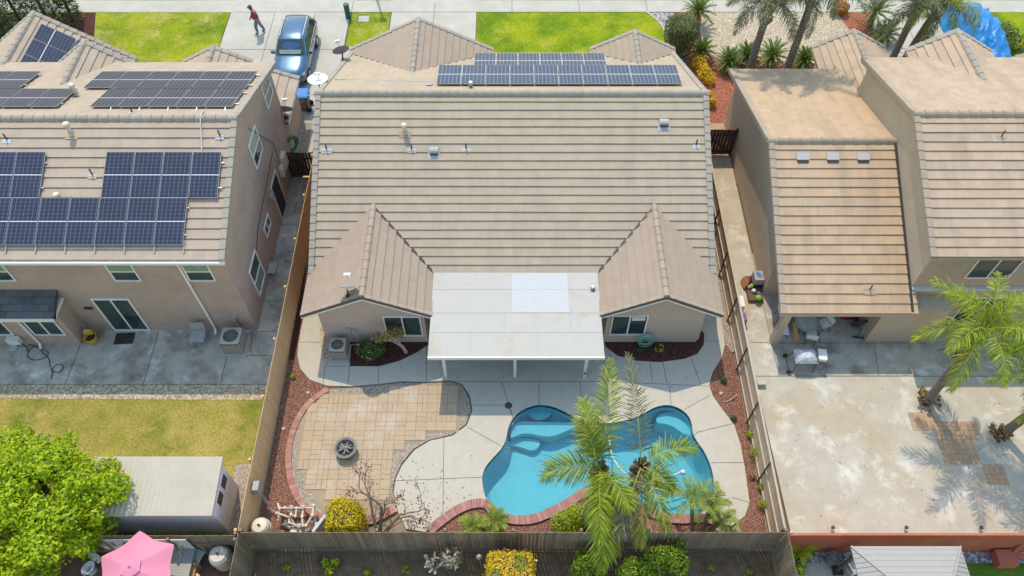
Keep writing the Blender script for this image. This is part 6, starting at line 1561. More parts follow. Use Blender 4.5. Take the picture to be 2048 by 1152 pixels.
p = G(548, 545, 0.05); t = T('step_stool', 'small grey wire stool in the left side passage', 'stool', (p[0], p[1], 0.05)); MB().box(p[0]-0.16, p[0]+0.16, p[1]-0.3, p[1]+0.3, 0.38, 0.41).build('top', M['grey_box'], t)
for sx in (-1, 1):
    for sy in (-1, 1): MB().tube([(p[0]+sx*.14, p[1]+sy*.27, .4), (p[0]+sx*.17, p[1]+sy*.32, .05)], 0.015, 6).build('leg', M['grey_box'], t)
p = G(605, 378, 0.1); o = MB().beam((0, 0, 0), (0.62, 0.02, 0), 0.09, 0.05).build('timber_offcut', M['fence_new']); o.location = (-9.98, p[1], 0.95); tag(o, 'short pale timber stub sticking out from the left fence', 'timber')
p = G(558, 500, .05); o = MB().lathe([(0, .012), (.16, .012), (.18, 0)], (0,0,0), 18).build('cleanout_cover', M['grey_box']); o.location = (p[0], p[1], .052); tag(o, 'round grey cleanout cover in the left side passage', 'cover')

# ---------------------------------------------------------------- pool pump and filter
def sand_filter(label, c, r=0.30, h=0.85):
    t = T('pool_filter', label, 'pool filter', c)
    MB().lathe([(0.0, 0.0), (r*0.9, 0.0), (r, 0.06), (r, h*0.62), (r*1.06, h*0.63), (r*1.06, h*0.68), (r, h*0.69), (r*0.97, h*0.86), (r*0.75, h*0.98), (0.0, h*1.02)], c, 28).build('tank', M['ivory'], t, smooth=False)
    MB().lathe([(r*1.07, h*0.635), (r*1.08, h*0.675)], c, 28).build('clamp_band', M['grey_box'], t)
    MB().tube([(c[0]-.03, c[1], c[2]+h*1.0), (c[0]-.03, c[1], c[2]+h*1.06), (c[0]+.05, c[1]-.03, c[2]+h*1.08)], 0.03, 8).build('pressure_gauge', M['dark'], t)
    return t
p = G(527, 1062, 0.5); sand_filter('ivory pool filter tank in the corner of the fences by the pool pump', (p[0]-0.05, 9.15, 0.02), 0.33, 0.95)
t = T('pool_pump', 'maze of ivory pool pipes and pump beside the filter tank', 'pool pump', (-7.6, 9.3, 0))
def pipe(pts, r=0.04): MB().tube(pts, r*0.8, 10).build('pipe', M['ivory'], t)
def run(pts, r=.042):
    pipe(pts, r)
    for q in pts: MB().lathe([(0, r*1.5), (r*1.1, r*1.2), (r*1.45, 0), (r*1.1, -r*1.2), (0, -r*1.5)], q, 10).build('elbow', M['ivory'], t)
run([(-8.50, 9.55, .3), (-8.50, 9.95, .45), (-8.05, 9.95, .45)]); run([(-8.05, 9.95, .45), (-7.62, 9.95, .45), (-7.22, 9.95, .45)]); run([(-8.50, 9.70, .62), (-8.05, 9.55, .62), (-8.0, 9.35, .62), (-7.62, 9.22, .62)])
run([(-7.62, 9.95, .45), (-7.62, 9.62, .45), (-7.56, 9.3, .4)], .046); run([(-7.22, 9.98, .6), (-7.22, 9.62, .6), (-7.42, 9.28, .5), (-7.42, 9.05, .3)], .046); run([(-8.05, 9.95, .45), (-8.05, 9.72, .4), (-7.88, 9.66, .4), (-7.88, 9.95, .42)])
run([(-7.62, 9.22, .62), (-7.55, 9.0, .55), (-7.5, 8.9, .2)]); run([(-7.95, 9.12, .3), (-7.68, 9.05, .3)], .055); run([(-8.2, 9.35, .2), (-7.95, 9.3, .25)]); run([(-7.22, 9.62, .6), (-7.22, 9.62, .05)]); run([(-8.05, 9.55, .62), (-8.05, 9.55, .05)]); run([(-8.3, 9.95, .45), (-8.3, 9.95, 0.0)])
for q in ((-8.05, 9.95, .45), (-7.62, 9.22, .62), (-7.62, 9.95, .45)): MB().lathe([(0.0, .11), (.085, .09), (.085, -.07), (0, -.08)], q, 12).build('valve', M['grey_box'], t)
MB().tube([(-7.75, 9.05, .22), (-7.25, 9.05, .22)], .11, 14).box(-7.8, -7.2, 8.95, 9.15, .02, .1).build('motor', M['dark'], t); MB().lathe([(0.12, 0.05), (.13, .35), (.14, .36), (.1, .42), (0, .42)], (-7.85, 9.1, 0), 16).build('strainer', M['ivory'], t)
for k in range(9):
    rn = random.Random(300+k); q = Vector((rn.uniform(-8.5, -7.2), rn.uniform(9.0, 9.9), 0.03)); d = Vector((rn.uniform(-.3, .3), rn.uniform(-.3, .3), 0)); MB().tube([q, q+Vector((0, 0, rn.uniform(.2, .5))), q+d+Vector((0, 0, rn.uniform(.2, .5)))], rn.choice((.02, .03, .035)), 8).build('fitting', M[rn.choice(('ivory', 'grey_box', 'dark', 'ivory'))], t)
MB().box(-7.1, -6.98, 9.15, 9.4, .1, .55).build('timer_box', M['grey_box'], t)
tag(MB().box(-9.345, -9.12, 10.25, 10.6, 1.02, 1.42).box(-9.12, -9.10, 10.24, 10.61, 1.0, 1.44).build('electrical_box', M['grey_box']), 'grey electrical box mounted on the left cedar fence above the pool pump', 'electrical box')
o = MB().tube([(-9.2, 10.4, 1.02), (-9.15, 10.3, .5), (-8.9, 10.0, .15), (-8.6, 9.8, .3)], .018, 6).tube([(-9.22, 10.5, 1.02), (-9.2, 10.45, .4), (-9.0, 10.2, .08)], .015, 6).build('flex_cable', M['grey_box']); tag(o, 'grey flexible cables hanging from the fence box to the pump', 'cable')
t = T('notice_board', 'white board panel standing between the pool pump and golden shrub', 'panel', (-6.6, 9.3, 0))
MB().add([(-6.95, 8.8, 0.0), (-6.38, 9.75, 0.0), (-6.38, 9.75, 1.25), (-6.95, 8.8, 1.25), (-6.90, 8.77, 0.0), (-6.33, 9.72, 0.0), (-6.33, 9.72, 1.25), (-6.90, 8.77, 1.25)], [(0,1,2,3),(7,6,5,4),(0,4,5,1),(1,5,6,2),(2,6,7,3),(3,7,4,0)]).build('board', M['dish_white'], t)
MB().add([(-6.95, 8.82, 1.22), (-6.42, 9.72, 1.22), (-6.1, 9.5, 0.05), (-6.5, 8.8, 0.05)], [(0,1,2,3)]).build('sloped_face', M['dish_white'], t)
MB().beam((-6.97, 8.76, 1.28), (-6.35, 9.78, 1.28), 0.10, 0.06).build('top_rail', M['flash'], t)
# pool hose and cleaner under water
mb = MB(); pts = smooth_loop(GS([(1218, 870), (1220, 892), (1226, 915), (1238, 935), (1262, 955), (1300, 962), (1335, 955), (1362, 944)], -0.08), 4, False)
mb.tube([(a, b, -0.06) for a, b in pts], 0.028, 7); tag(mb.build('pool_hose', M['pool_hose']), 'pale floating hose curving across the pool water', 'pool hose')
p = G(1366, 944, -0.1); t = T('pool_cleaner', 'small blue pool cleaner head at the end of the hose', 'pool cleaner', (p[0], p[1], -.12)); MB().lathe([(0.0, .1), (.08, .07), (.12, 0), (.08, -.03), (0, -.04)], (p[0], p[1], -.12), 14).build('body', M['pool_hose'], t); MB().tube([(p[0], p[1], -.05), (p[0]-.05, p[1]-.1, 0.02)], .03, 7).build('neck', M['pool_hose'], t)
mb = MB(); pts = smooth_loop(GS([(1296, 1004), (1325, 1008), (1360, 1000), (1392, 985)], -1.2), 4, False); mb.tube([(a, b, -1.1) for a, b in pts], .02, 6); tag(mb.build('sunken_hose', M['dark']), 'dark hose lying on the pool floor at the right', 'pool hose')
# sticks and stones in the mulch
p = G(1462, 800, 0); o = MB().tube([(-.28, -.12, .03), (0, 0, .08), (.3, .22, .16)], [.02, .018, .01], 6).build('dry_stick', M['rail_pale']); o.location = (p[0], p[1], 0); tag(o, 'dry pale stick lying in the right red mulch', 'stick')
for px, py, lb_ in ((1442, 787, 'pale stone in the right red mulch near the dry stick'), (616, 786, 'pale sprinkler stone in the left red mulch'), (567, 858, 'small pale stone in the left red mulch strip')):
    p = G(px, py, 0); rn = random.Random(px); o = MB().lathe([(0, .07), (.05, .06), (.085, .02), (.07, 0)], (0,0,0), 7).build('stone', M['rail_pale']); o.location = (p[0], p[1], 0.0); o.rotation_euler = (0.2, .1, px); tag(o, lb_, 'stone')

# ---------------------------------------------------------------- shed, umbrella and the lower left yard
t = T('garden_shed', 'lilac white siding shed with ribbed pale metal roof', 'shed', (-12.3, 10.2, 0))
x0, x1, ya, yb = -14.4, -10.32, 9.22, 10.95
MB().add([(x0,ya,0),(x1,ya,0),(x1,yb,0),(x0,yb,0),(x0,ya,2.12),(x1,ya,2.12),(x1,yb,2.28),(x0,yb,2.28)], [(0,1,5,4),(1,2,6,5),(2,3,7,6),(3,0,4,7),(4,5,6,7)]).build('wall', M['shed_wall'], t)
sd = MB(); n = 26
for k in range(n): sd.box(x0+(x1-x0)*k/n+0.02, x0+(x1-x0)*(k+1)/n-0.01, ya-0.012, ya-0.002, 0.02, 2.1)
n = 13
for k in range(n): sd.box(x1+0.002, x1+0.012, ya+(yb-ya)*k/n+0.01, ya+(yb-ya)*(k+1)/n-0.02, 0.02, 2.1)
sd.build('siding', M['shed_wall'], t)
rb = MB(); n = 52; va = []; vb = []
for k in range(n+1):
    x = -14.75 + (4.5)*k/n; d = 0.0 if k % 2 else 0.022; va.append((x, 9.08, 2.19+d)); vb.append((x, 11.12, 2.38+d))
m_ = len(va); rb.add(va+vb, [(i, i+1, m_+i+1, m_+i) for i in range(n)]); rb.add([(-14.75, 9.08, 2.15), (-10.25, 9.08, 2.15), (-10.25, 11.12, 2.34), (-14.75, 11.12, 2.34)], [(3,2,1,0)])
r = rb.build('roof', M['shed_roof'], t)
ed = MB(); ed.beam((-14.75, 9.07, 2.17), (-10.25, 9.07, 2.17), .03, .09).beam((-10.24, 9.07, 2.17), (-10.24, 11.12, 2.36), .03, .09); ed.build('roof_edge', M['shed_roof'], r)
for y in (10.48, 9.86):
    f = MB().box(x1+.012, x1+.04, y-.26, y+.26, 1.38, 1.92).build('window', M['shed_wall'], t); MB().box(x1+.03, x1+.048, y-.22, y+.22, 1.42, 1.88).build('shutter', M['brown_dark'], f)
# pink umbrella
U = G(259, 1133, 2.62); t = T('patio_umbrella', 'pink patio umbrella with scalloped edge at the bottom left', 'umbrella', (U[0], U[1], 0)); C = Vector((U[0], U[1], 2.62)); rr = 1.35; N6 = 6; um = MB(); a0 = R(100)
rim = []; 
for k in range(N6*8):
    f = (k % 8)/8; a = a0 + (k+0.0)*2*math.pi/(N6*8); r_ = rr*(1 - 0.20*math.sin(math.pi*f)); z_ = -0.52 - 0.0*f; rim.append((a, r_, z_))
def umv(a, r_, z_): return C + Vector((math.cos(a)*r_, math.sin(a)*r_, z_))
rings = [[umv(a, r_*s, z_*(s**1.15) - 0.04*math.sin(math.pi*((i % 8)/8))*s) for i, (a, r_, z_) in enumerate(rim)] for s in (0.03, .2, .4, .6, .8, 1.0)]
n = len(rim); um.add([v for q in rings for v in q], [(k*n+i, k*n+(i+1) % n, (k+1)*n+(i+1) % n, (k+1)*n+i) for k in range(5) for i in range(n)])
um.build('canopy', M['pink'], t)
vt = MB(); vr = [umv(a, rr*s, -0.5*(s**1.15)+0.04) for s in (0.0, .13, .26) for a in [a0+i*math.pi/3 for i in range(6)]]
vt.add(vr, [(k*6+i, k*6+(i+1) % 6, (k+1)*6+(i+1) % 6, (k+1)*6+i) for k in range(2) for i in range(6)]); vt.build('vent_flap', M['pink'], t)
for k in range(6):
    a = a0 + k*math.pi/3; MB().tube([umv(a, .05, -.06), umv(a, rr*.97, -.53)], .012, 5).build('rib', M['steel'], t)
MB().tube([(U[0], U[1], 0), (U[0], U[1], 2.6)], .022, 8).build('pole', M['steel'], t); MB().lathe([(0.0, .1), (.035, .08), (.045, .02), (.03, -.02)], C, 12).build('finial', M['grey_box'], t)
# banner panels behind it
t = T('banner', 'white banner panel with blue and dark printed shapes on the fence behind the umbrella', 'banner', (-12.6, 8.4, 0))
MB().box(-14.3, -11.15, 8.40, 8.43, .6, 1.65).build('sheet', M['paint_panel'], t)
rn = random.Random(9); mb = MB()
for k in range(26): mb.obox((-13.25+rn.gauss(0, .16), 8.396, 1.2+rn.gauss(0, .15)), (rn.uniform(.05, .16), .004, rn.uniform(.04, .1)), (0, rn.uniform(0, 3), 0))
mb.build('printed_shape', M['ink_blue'], t)
for x, w in ((-14.0, .5), (-11.9, .6)):
    mb = MB()
    for q in range(4): mb.obox((x+q*.02, 8.396, 1.05+.12*q), (w, .004, .025), (0, .12, 0))
    mb.obox((x-w*.4, 8.3955, 1.2), (.03, .005, .45)).obox((x+w*.4, 8.3955, 1.2), (.03, .005, .45))
    mb.build('printed_frame', M['dark'], t)
# toilet
p = G(180, 1128, 0.4); t = T('toilet', 'white toilet left outdoors beside the orange tree', 'toilet', (p[0], p[1]-.1, 0)); x, y = p[0], p[1]-.1; rt = Euler((0, 0, R(-28))).to_matrix(); B = Vector((x, y, 0))
def ov(r1, r2, z, n=24): return [B + rt @ Vector((math.cos(i*2*math.pi/n)*r1, math.sin(i*2*math.pi/n)*r2 - .05, z)) for i in range(n)]
L_ = [ov(.12, .17, 0), ov(.11, .16, .15), ov(.17, .23, .34), ov(.19, .25, .40), ov(.135, .185, .405), ov(.09, .13, .30), ov(.03, .05, .22)]
mb = MB(); mb.add([v for q in L_ for v in q], [(k*24+i, k*24+(i+1) % 24, (k+1)*24+(i+1) % 24, (k+1)*24+i) for k in range(6) for i in range(24)]); mb.build('bowl', M['porcelain'], t, smooth=True)
mb = MB(); sr = [ov(.2, .26, .41), ov(.2, .26, .435), ov(.13, .18, .435), ov(.13, .18, .41)]; mb.add([v for q in sr for v in q], [(k*24+i, k*24+(i+1) % 24, (k+1)*24+(i+1) % 24, (k+1)*24+i) for k in range(3) for i in range(24)]); mb.build('seat', M['porcelain'], t)
MB().obox(B + rt @ Vector((0, .34, .58)), (.44, .2, .38), rt).obox(B + rt @ Vector((0, .34, .785)), (.47, .23, .035), rt).build('tank', M['porcelain'], t); MB().obox(B + rt @ Vector((.235, .28, .68)), (.02, .06, .02), rt).build('flush_lever', M['dark'], t)
# slatted table, chairs, second filter
p = G(365, 1112, 0.7); t = T('patio_table', 'pale grey perforated table between the umbrella and green chairs', 'table', (p[0], p[1]-.25, 0)); x, y = p[0], p[1]-.25
MB().box(x-.38, x+.38, y-.55, y+.55, .68, .705).build('tabletop', M['gazebo_n'], t)
mb = MB()
for k in range(11): mb.box(x-.34, x+.34, y-.5+k*.1, y-.47+k*.1, .706, .712)
mb.build('perforation', M['grey_box'], t)
for sx in (-1, 1):
    for sy in (-1, 1): MB().tube([(x+sx*.33, y+sy*.5, .69), (x+sx*.36, y+sy*.53, 0)], .02, 6).build('leg', M['chair_green'], t)
def arc_chair(label, px, py, rz):
    p = G(px, py, .4); t = T('metal_chair', label, 'chair', (0, 0, 0), 0, 'green metal chairs by the grey fence')
    MB().box(-.24, .24, -.24, .24, .40, .43).build('seat', M['chair_green'], t)
    MB().tube([(-.24, .22, .42), (-.25, .3, .8), (-.15, .36, 1.02), (.15, .36, 1.02), (.25, .3, .8), (.24, .22, .42)], .022, 7).tube([(-.08, .25, .43), (-.08, .34, 1.0)], .015, 6).tube([(.08, .25, .43), (.08, .34, 1.0)], .015, 6).build('backrest', M['chair_green'], t)
    for sx in (-1, 1):
        MB().tube([(sx*.24, .25, .65), (sx*.3, .0, .66), (sx*.28, -.22, .6), (sx*.26, -.24, .42)], .018, 6).build('armrest', M['chair_green'], t)
        for sy in (-1, 1): MB().tube([(sx*.22, sy*.22, .41), (sx*.26, sy*.27, 0)], .016, 6).build('leg', M['chair_green'], t)
    t.location = (p[0], p[1], 0); t.rotation_euler = (0, 0, rz); return t
arc_chair('pale green metal chair nearer the pink umbrella', 352, 1098, -1.3); arc_chair('pale green metal chair nearer the second pool filter', 392, 1112, 1.2)
p = G(440, 1112, .7); sand_filter('ivory pool filter tank behind the grey fence at the bottom left', (p[0], p[1], 0.02), .36, .95)
t = T('pool_pump', 'second tangle of ivory pipes below the lower filter tank', 'pool pump', (-10.6, 7.2, 0))
for pts in ([(-11.0, 7.6, .4), (-10.7, 7.35, .45), (-10.4, 7.2, .4)], [(-10.9, 7.15, .3), (-10.6, 7.0, .35), (-10.3, 7.1, .3)], [(-10.6, 7.0, .35), (-10.6, 7.0, 0.0)], [(-10.4, 7.2, .4), (-10.25, 7.5, .4)]): MB().tube(pts, .05, 9).build('pipe', M['ivory'], t)
for q in ((-10.95, 7.1, .4), (-10.45, 6.95, .4)): MB().lathe([(0, .12), (.1, .1), (.11, -.1), (0, -.12)], q, 12).build('valve', M['ivory'], t)
p = G(378, 1138, .5); o = MB().box(-.22, .22, -.3, .3, 0, .48).box(-.2, -.1, -.28, .28, .485, .5).box(.0, .1, -.28, .28, .485, .5).build('terracotta_planter', M['orange_wood']); o.location = (p[0], p[1], 0); tag(o, 'square terracotta planter box below the green chairs', 'planter')
tuft('bedding_plant', 'olive green spiky plant below the green metal chairs', 362, 1140, 0.0, .22, .5, 'green_leaf', 160, 161, .12)

# ---------------------------------------------------------------- right yard things
# tyres along the fence
tyre = None
for k, (px, py) in enumerate(((1528, 812), (1539, 880), (1554, 951), (1568, 1030))):
    lab = ['half-hidden dark tyre leaning on the tan fence, nearest the right house', 'dark tyre leaning on the tan fence, second from the right house', 'dark tyre leaning on the tan fence, third from the right house', 'dark tyre leaning on the tan fence, nearest the red wall'][k]
    p = G(px, py, .3)
    if tyre is None:
        tyre = T('tyre', lab, 'tyre', (0, 0, 0), 0, 'tyres along the tan fence'); rot = Euler((0, R(72), 0)).to_matrix()
        MB().lathe([(.2, -.08), (.29, -.1), (.32, -.05), (.32, .05), (.29, .1), (.2, .08), (.19, 0), (.2, -.08)], (0, 0, .31), 26, 0, rot).build('rubber', M['rubber'], tyre); MB().lathe([(.19, -.03), (.19, .03)], (0, 0, .31), 20, 0, rot).build('inner_rim', M['grey_box'], tyre)
        tyre.location = (9.72, p[1], 0)
    else: dup(tyre, (9.72, p[1], 0), 0.1*k, lab)
p = G(1527, 806, 0.05); t = T('lawn_chair', 'small folded purple chair frame by the first tyre', 'folding chair', (9.75, p[1]+.5, 0)); MB().tube([(9.6, p[1]+.2, .5), (9.75, p[1]+.5, .0), (9.9, p[1]+.8, .45)], .015, 6).build('frame', M['steel'], t); MB().add([(9.6, p[1]+.25, .5), (9.6, p[1]+.75, .5), (9.75, p[1]+.75, .1), (9.75, p[1]+.25, .1)], [(0,1,2,3)]).build('sling', M['purple'], t)
o = MB().box(-.18, .18, -.12, .12, 0, .25).build('concrete_block', M['walk']); p = G(1522, 770, 0); o.location = (p[0]-.05, p[1], .02); tag(o, 'pale concrete block at the corner of the stained slab by the tan fence', 'block')
# covered grill
p = G(1608, 738, 0.0); t = T('barbecue_grill', 'grill under a clear plastic sheet with side shelf on the right patio', 'grill', (p[0], 16.55, .05)); x, y = G(1612, 712, .7)[:2]
nx, ny = 14, 10; vs = []
for j in range(ny+1):
    for i in range(nx+1):
        a = (i/nx-.5)*2; b = (j/ny-.5)*2; k = max(abs(a), abs(b)); z = .95 - .30*k**3 + .06*noise.noise(Vector((a*2, b*2, 3))); vs.append((x+a*.46*(1-.1*(1-k)), y+b*.34, z))
mb = MB().add(vs, [(j*(nx+1)+i, j*(nx+1)+i+1, (j+1)*(nx+1)+i+1, (j+1)*(nx+1)+i) for j in range(ny) for i in range(nx)]); mb.build('plastic_cover', M['poly'], t)
MB().box(x-.42, x+.42, y-.3, y+.3, .55, .72).build('fire_box', M['dark'], t); MB().obox((x+.66, y+.02, .78), (.34, .5, .05), (0, 0, -.15)).obox((x+.66, y-.18, .68), (.32, .04, .16), (0, 0, -.15)).build('side_shelf', M['dish_white'], t)
for sx, sy in ((-.4, -.3), (.35, -.3), (-.4, .3), (.35, .3)): MB().tube([(x+sx, y+sy, .6), (x+sx*1.1, y+sy*1.3, .05)], .018, 6).build('leg', M['dark'], t)
for sy in (-.42, .35): MB().tube([(x-.62, y+sy-.04, .14), (x-.62, y+sy+.04, .14)], .10, 14).build('wheel', M['rubber'], t)
MB().tube([(x-.62, y-.42, .14), (x-.62, y+.35, .14)], .012, 6).build('axle', M['dark'], t)
# folding chairs and table under the patio
FC = 'folding chairs on the right patio'
for (px, py, z, rz, lb_) in ((1567, 626, .45, 1.57, 'white folding chair by the beige wall, farther from the patio post'), (1566, 662, .45, 1.5, 'white folding chair by the beige wall, nearer the patio post'), (1648, 648, .45, -1.2, 'white folding chair right of the small round table'), (1622, 672, .45, 2.9, 'white folding chair behind the covered grill')):
    p = G(px, py, z); simple_chair('folding_chair', lb_, (p[0], p[1], .05), rz, 'dish_white', .45, .44, .82, 'dark', 'folding chair', FC)
p = G(1614, 645, .7); t = T('patio_table', 'small glass table with pale green cloth under the right patio roof', 'table', (p[0], p[1], .05)); MB().lathe([(0, .69), (.5, .69), (.5, .71), (0, .715)], (p[0], p[1], .03), 24).build('tabletop', M['gazebo_n'], t)
for k in range(4): a = k*1.57+.6; MB().tube([(p[0]+.12*math.cos(a), p[1]+.12*math.sin(a), .7), (p[0]+.42*math.cos(a), p[1]+.42*math.sin(a), .05)], .018, 6).build('leg', M['dark'], t)
vs = [(p[0]+.36*math.cos(i*.3142)*(1+.2*(i % 2)), p[1]+.36*math.sin(i*.3142)*(1+.2*(i % 2))+.05, .752) for i in range(20)]; o = MB().prism([(v[0], v[1]) for v in vs], .748, .756).build('table_cloth', M['chair_green']); tag(o, 'pale green cloth on the small patio table', 'cloth')
p = G(1590, 665, .5); o = MB().beam((0, -.42, .42), (0.02, .42, .62), .16, .05).build('leaning_board', M['orange_wood']); o.location = (p[0], p[1], .05); tag(o, 'brown wooden board beside the patio post', 'board')
p = G(1718, 668, 0.05); t = T('floor_squeegee', 'floor squeegee with long pole leaning at the right patio opening', 'squeegee', (p[0], 17.55, .05)); x = p[0]; MB().beam((x-.32, 17.5, .08), (x+.32, 17.45, .08), .05, .06).build('blade', M['dark'], t); MB().tube([(x, 17.48, .1), (x+.55, 18.6, 1.35)], .015, 7).build('pole', M['steel'], t)
p = G(1712, 640, .6); t = T('tool_chest', 'dark red cabinet in the shade of the right patio', 'cabinet', (p[0], 18.6, .05)); MB().box(p[0]-.35, p[0]+.5, 18.4, 19.0, .05, 1.0).build('case', M['red_item'], t)
for q in range(3): MB().box(p[0]-.25+q*.25, p[0]-.23+q*.25, 18.385, 18.398, .3, .9).build('handle', M['steel'], t)
p = G(1725, 660, .5); o = MB().tube([(0, -.05, .42), (0, .05, .42)], .40, 24).build('round_tabletop', M['dark']); o.location = (p[0]+.05, 18.1, .05); o.rotation_euler = (.35, 0, .2); tag(o, 'dark round tabletop leaning on the red cabinet', 'tabletop')
p = G(1672, 635, .06); o = MB().obox((0, 0, .008), (.55, .5, .016)).build('doormat', M['black']); o.location = (p[0], p[1]+.3, .05); tag(o, 'black mat in the shade of the right patio', 'doormat')
# heap of toys and bins by the wall
t = T('pet_carrier', 'grey pet carrier on the toy heap by the right house wall', 'carrier', (10.85, 19.9, .05)); MB().box(10.62, 11.02, 20.0, 20.5, .35, .75).build('body', M['gazebo_n'], t); MB().box(10.60, 11.04, 19.98, 20.52, .2, .40).build('base', M['dark'], t); MB().tube([(10.75, 20.2, .75), (10.8, 20.2, .83), (10.9, 20.2, .83), (10.95, 20.2, .75)], .02, 6).box(10.72, 10.9, 20.3, 20.42, .752, .78).build('handle', M['bin_blue'], t)
cratep = T('toy_crate', 'low brown crate full of mixed toys by the right house wall', 'crate', (10.5, 19.8, .05)); MB().box(10.35, 11.0, 19.3, 20.6, .05, .22).build('box', M['twig'], cratep)
rn = random.Random(21)
for i, (cname, mm, lb_) in enumerate((('toy_ball', 'lime', 'lime green ball at the near end of the toy heap'), ('toy_ball', 'dish_white', 'white ball in the toy heap next to the crate'), ('toy_ball', 'red_item', 'red ball at the back of the toy heap'), ('toy_ball', 'lime', 'smaller lime ball in the middle of the toy heap'), ('toy_ball', 'purple', 'dark purple ball in the toy heap'), ('toy_ball', 'gazebo_n', 'grey ball in the toy heap beside the pet carrier'))):
    xx, yy, r_ = ((10.75, 19.35, .14), (10.62, 19.75, .10), (10.47, 20.25, .11), (10.58, 20.02, .10), (10.8, 19.6, .10), (10.45, 19.95, .09))[i]
    o = MB().lathe([(0, -1), (.5, -.87), (.87, -.5), (1, 0), (.87, .5), (.5, .87), (0, 1)], (0, 0, 0), 14).build(cname, M[mm], smooth=True); o.scale = (r_, r_, r_*.85); o.location = (xx, yy, .22+r_*.8); tag(o, lb_, 'toy', 'balls in the toy heap')
o = MB().obox((0, 0, .25), (.04, .42, .36), (0, .3, .2)).build('leaning_board', M['orange_wood']); o.location = (10.28, 20.2, .05); tag(o, 'orange brown board leaning on the toy crate', 'board')
o = MB().beam((0, 0, .5), (.05, -.25, .5), .18, .10).build('orange_bin', M['orange_wood']); o.location = (9.72, 19.35, .05); tag(o, 'orange box standing behind the tan fence rail', 'box')
o = MB().box(-.12, .12, -.28, .28, 0, .62).build('white_box', M['dish_white']); o.location = (9.85, 18.95, .05); tag(o, 'narrow white box behind the tan fence', 'box')
t = T('purple_box', 'purple cardboard box with a dark round hole behind the tan fence', 'box', (9.85, 18.35, .05)); MB().box(9.72, 10.02, 18.1, 18.5, .05, .45).build('carton', M['purple'], t); MB().lathe([(0, .452), (.07, .453)], (9.86, 18.3, 0), 14).build('hole', M['black'], t); MB().tube([(9.85, 18.1, .3), (9.86, 17.9, .25), (9.87, 17.75, .05)], .05, 8).build('tail', M['purple'], t)
# bike or gear below the bright palm
p = G(1918, 695, .3); t = T('exercise_frame', 'dark metal frame with pale wheel in the shade under the bright palm', 'frame', (p[0], p[1], .05)); MB().tube([(p[0]-.9, p[1]-.1, .25), (p[0], p[1], .5), (p[0]+.5, p[1]+.1, .2)], .02, 6).tube([(p[0]-.1, p[1], .5), (p[0]-.1, p[1]-.2, .05)], .02, 6).build('frame', M['dark'], t); MB().lathe([(.24, -.02), (.28, 0), (.24, .02), (.22, 0), (.24, -.02)], (p[0]+.05, p[1], .33), 22, 0, Euler((R(90), 0, .3)).to_matrix()).build('wheel', M['gazebo_n'], t)

# ---------------------------------------------------------------- lower right lot
t = T('gazebo', 'grey hip-roofed metal gazebo at the bottom right', 'gazebo', (13.2, 6.2, 0)); xa, xb, yA, yB = 11.22, 14.85, 4.2, 7.98; ze, zr = 2.35, 3.05; xm0, xm1, ym = 12.55, 13.55, 6.1
pts = [(xa, yA, ze), (xb, yA, ze), (xb, yB, ze), (xa, yB, ze), (xm0, ym, zr), (xm1, ym, zr)]
MB().add(pts + [(q[0], q[1], q[2]-.06) for q in pts[:4]], [(0,1,5,4),(1,2,5),(2,3,4,5),(3,0,4),(0,6,7,1),(1,7,8,2),(2,8,9,3),(3,9,6,0)]).build('roof_sheet', M['gazebo_n'], t)
sb = MB()
for k in range(24):
    y = yA + (yB-yA)*(k+.5)/24; f = 1-abs(y-ym)/(yB-ym) if y > ym else 1-abs(y-ym)/(ym-yA)
    sb.beam((xa, y, ze+.012), (xa+(xm0-xa)*f, y, ze+(zr-ze)*f+.012), .022, .02); sb.beam((xb, y, ze+.012), (xb-(xb-xm1)*f, y, ze+(zr-ze)*f+.012), .022, .02)
for k in range(9):
    f = (k+.5)/9; xl = xa+(xm0-xa)*f; xr = xb-(xb-xm1)*f
    for yy in (yB-(yB-ym)*f, yA+(ym-yA)*f): sb.beam((xl, yy, ze+(zr-ze)*f+.006), (xr, yy, ze+(zr-ze)*f+.006), .015, .008)
sb.build('roof_seam', M['gazebo_n'], t)
hb = MB()
for a, b in ((pts[0], pts[4]), (pts[3], pts[4]), (pts[1], pts[5]), (pts[2], pts[5]), (pts[4], pts[5])): hb.beam((a[0], a[1], a[2]+.02), (b[0], b[1], b[2]+.02), .06, .03)
hb.build('hip_trim', M['gazebo_n'], t)
for x in (xa+.2, xb-.2):
    for y in (yA+.2, yB-.2): MB().box(x-.05, x+.05, y-.05, y+.05, 0, ze-.05).build('post', M['dark'], t)
p = G(1665, 1117, .3); t = T('chiminea', 'round dark clay pot with ash lid beside the gazebo', 'pot', (p[0], p[1], 0)); MB().lathe([(.1, 0), (.2, .12), (.24, .3), (.2, .45), (.22, .48), (.18, .48), (.15, .4), (0, .36)], (p[0], p[1], 0), 22).build('body', M['iron'], t); MB().lathe([(.14, .42), (0, .44)], (p[0], p[1], 0), 18).build('filling', M['log'], t)
t = T('umbrella_stand', 'dark slanted post with square foot between the pot and gazebo', 'stand', (p[0]+.2, p[1]-.3, 0)); MB().box(p[0]-.0, p[0]+.35, p[1]-.5, p[1]-.2, 0, .12).build('foot', M['dark'], t); MB().beam((p[0]+.15, p[1]-.35, .1), (p[0]+.75, p[1]+.05, 1.0), .12, .12).build('post', M['dark'], t)
p = G(1715, 1128, .4); simple_chair('patio_chair', 'dark wire chair tucked under the gazebo edge', (p[0]-.2, p[1]-.1, 0), 1.9, 'steel', .42, .5, .9, 'dark')
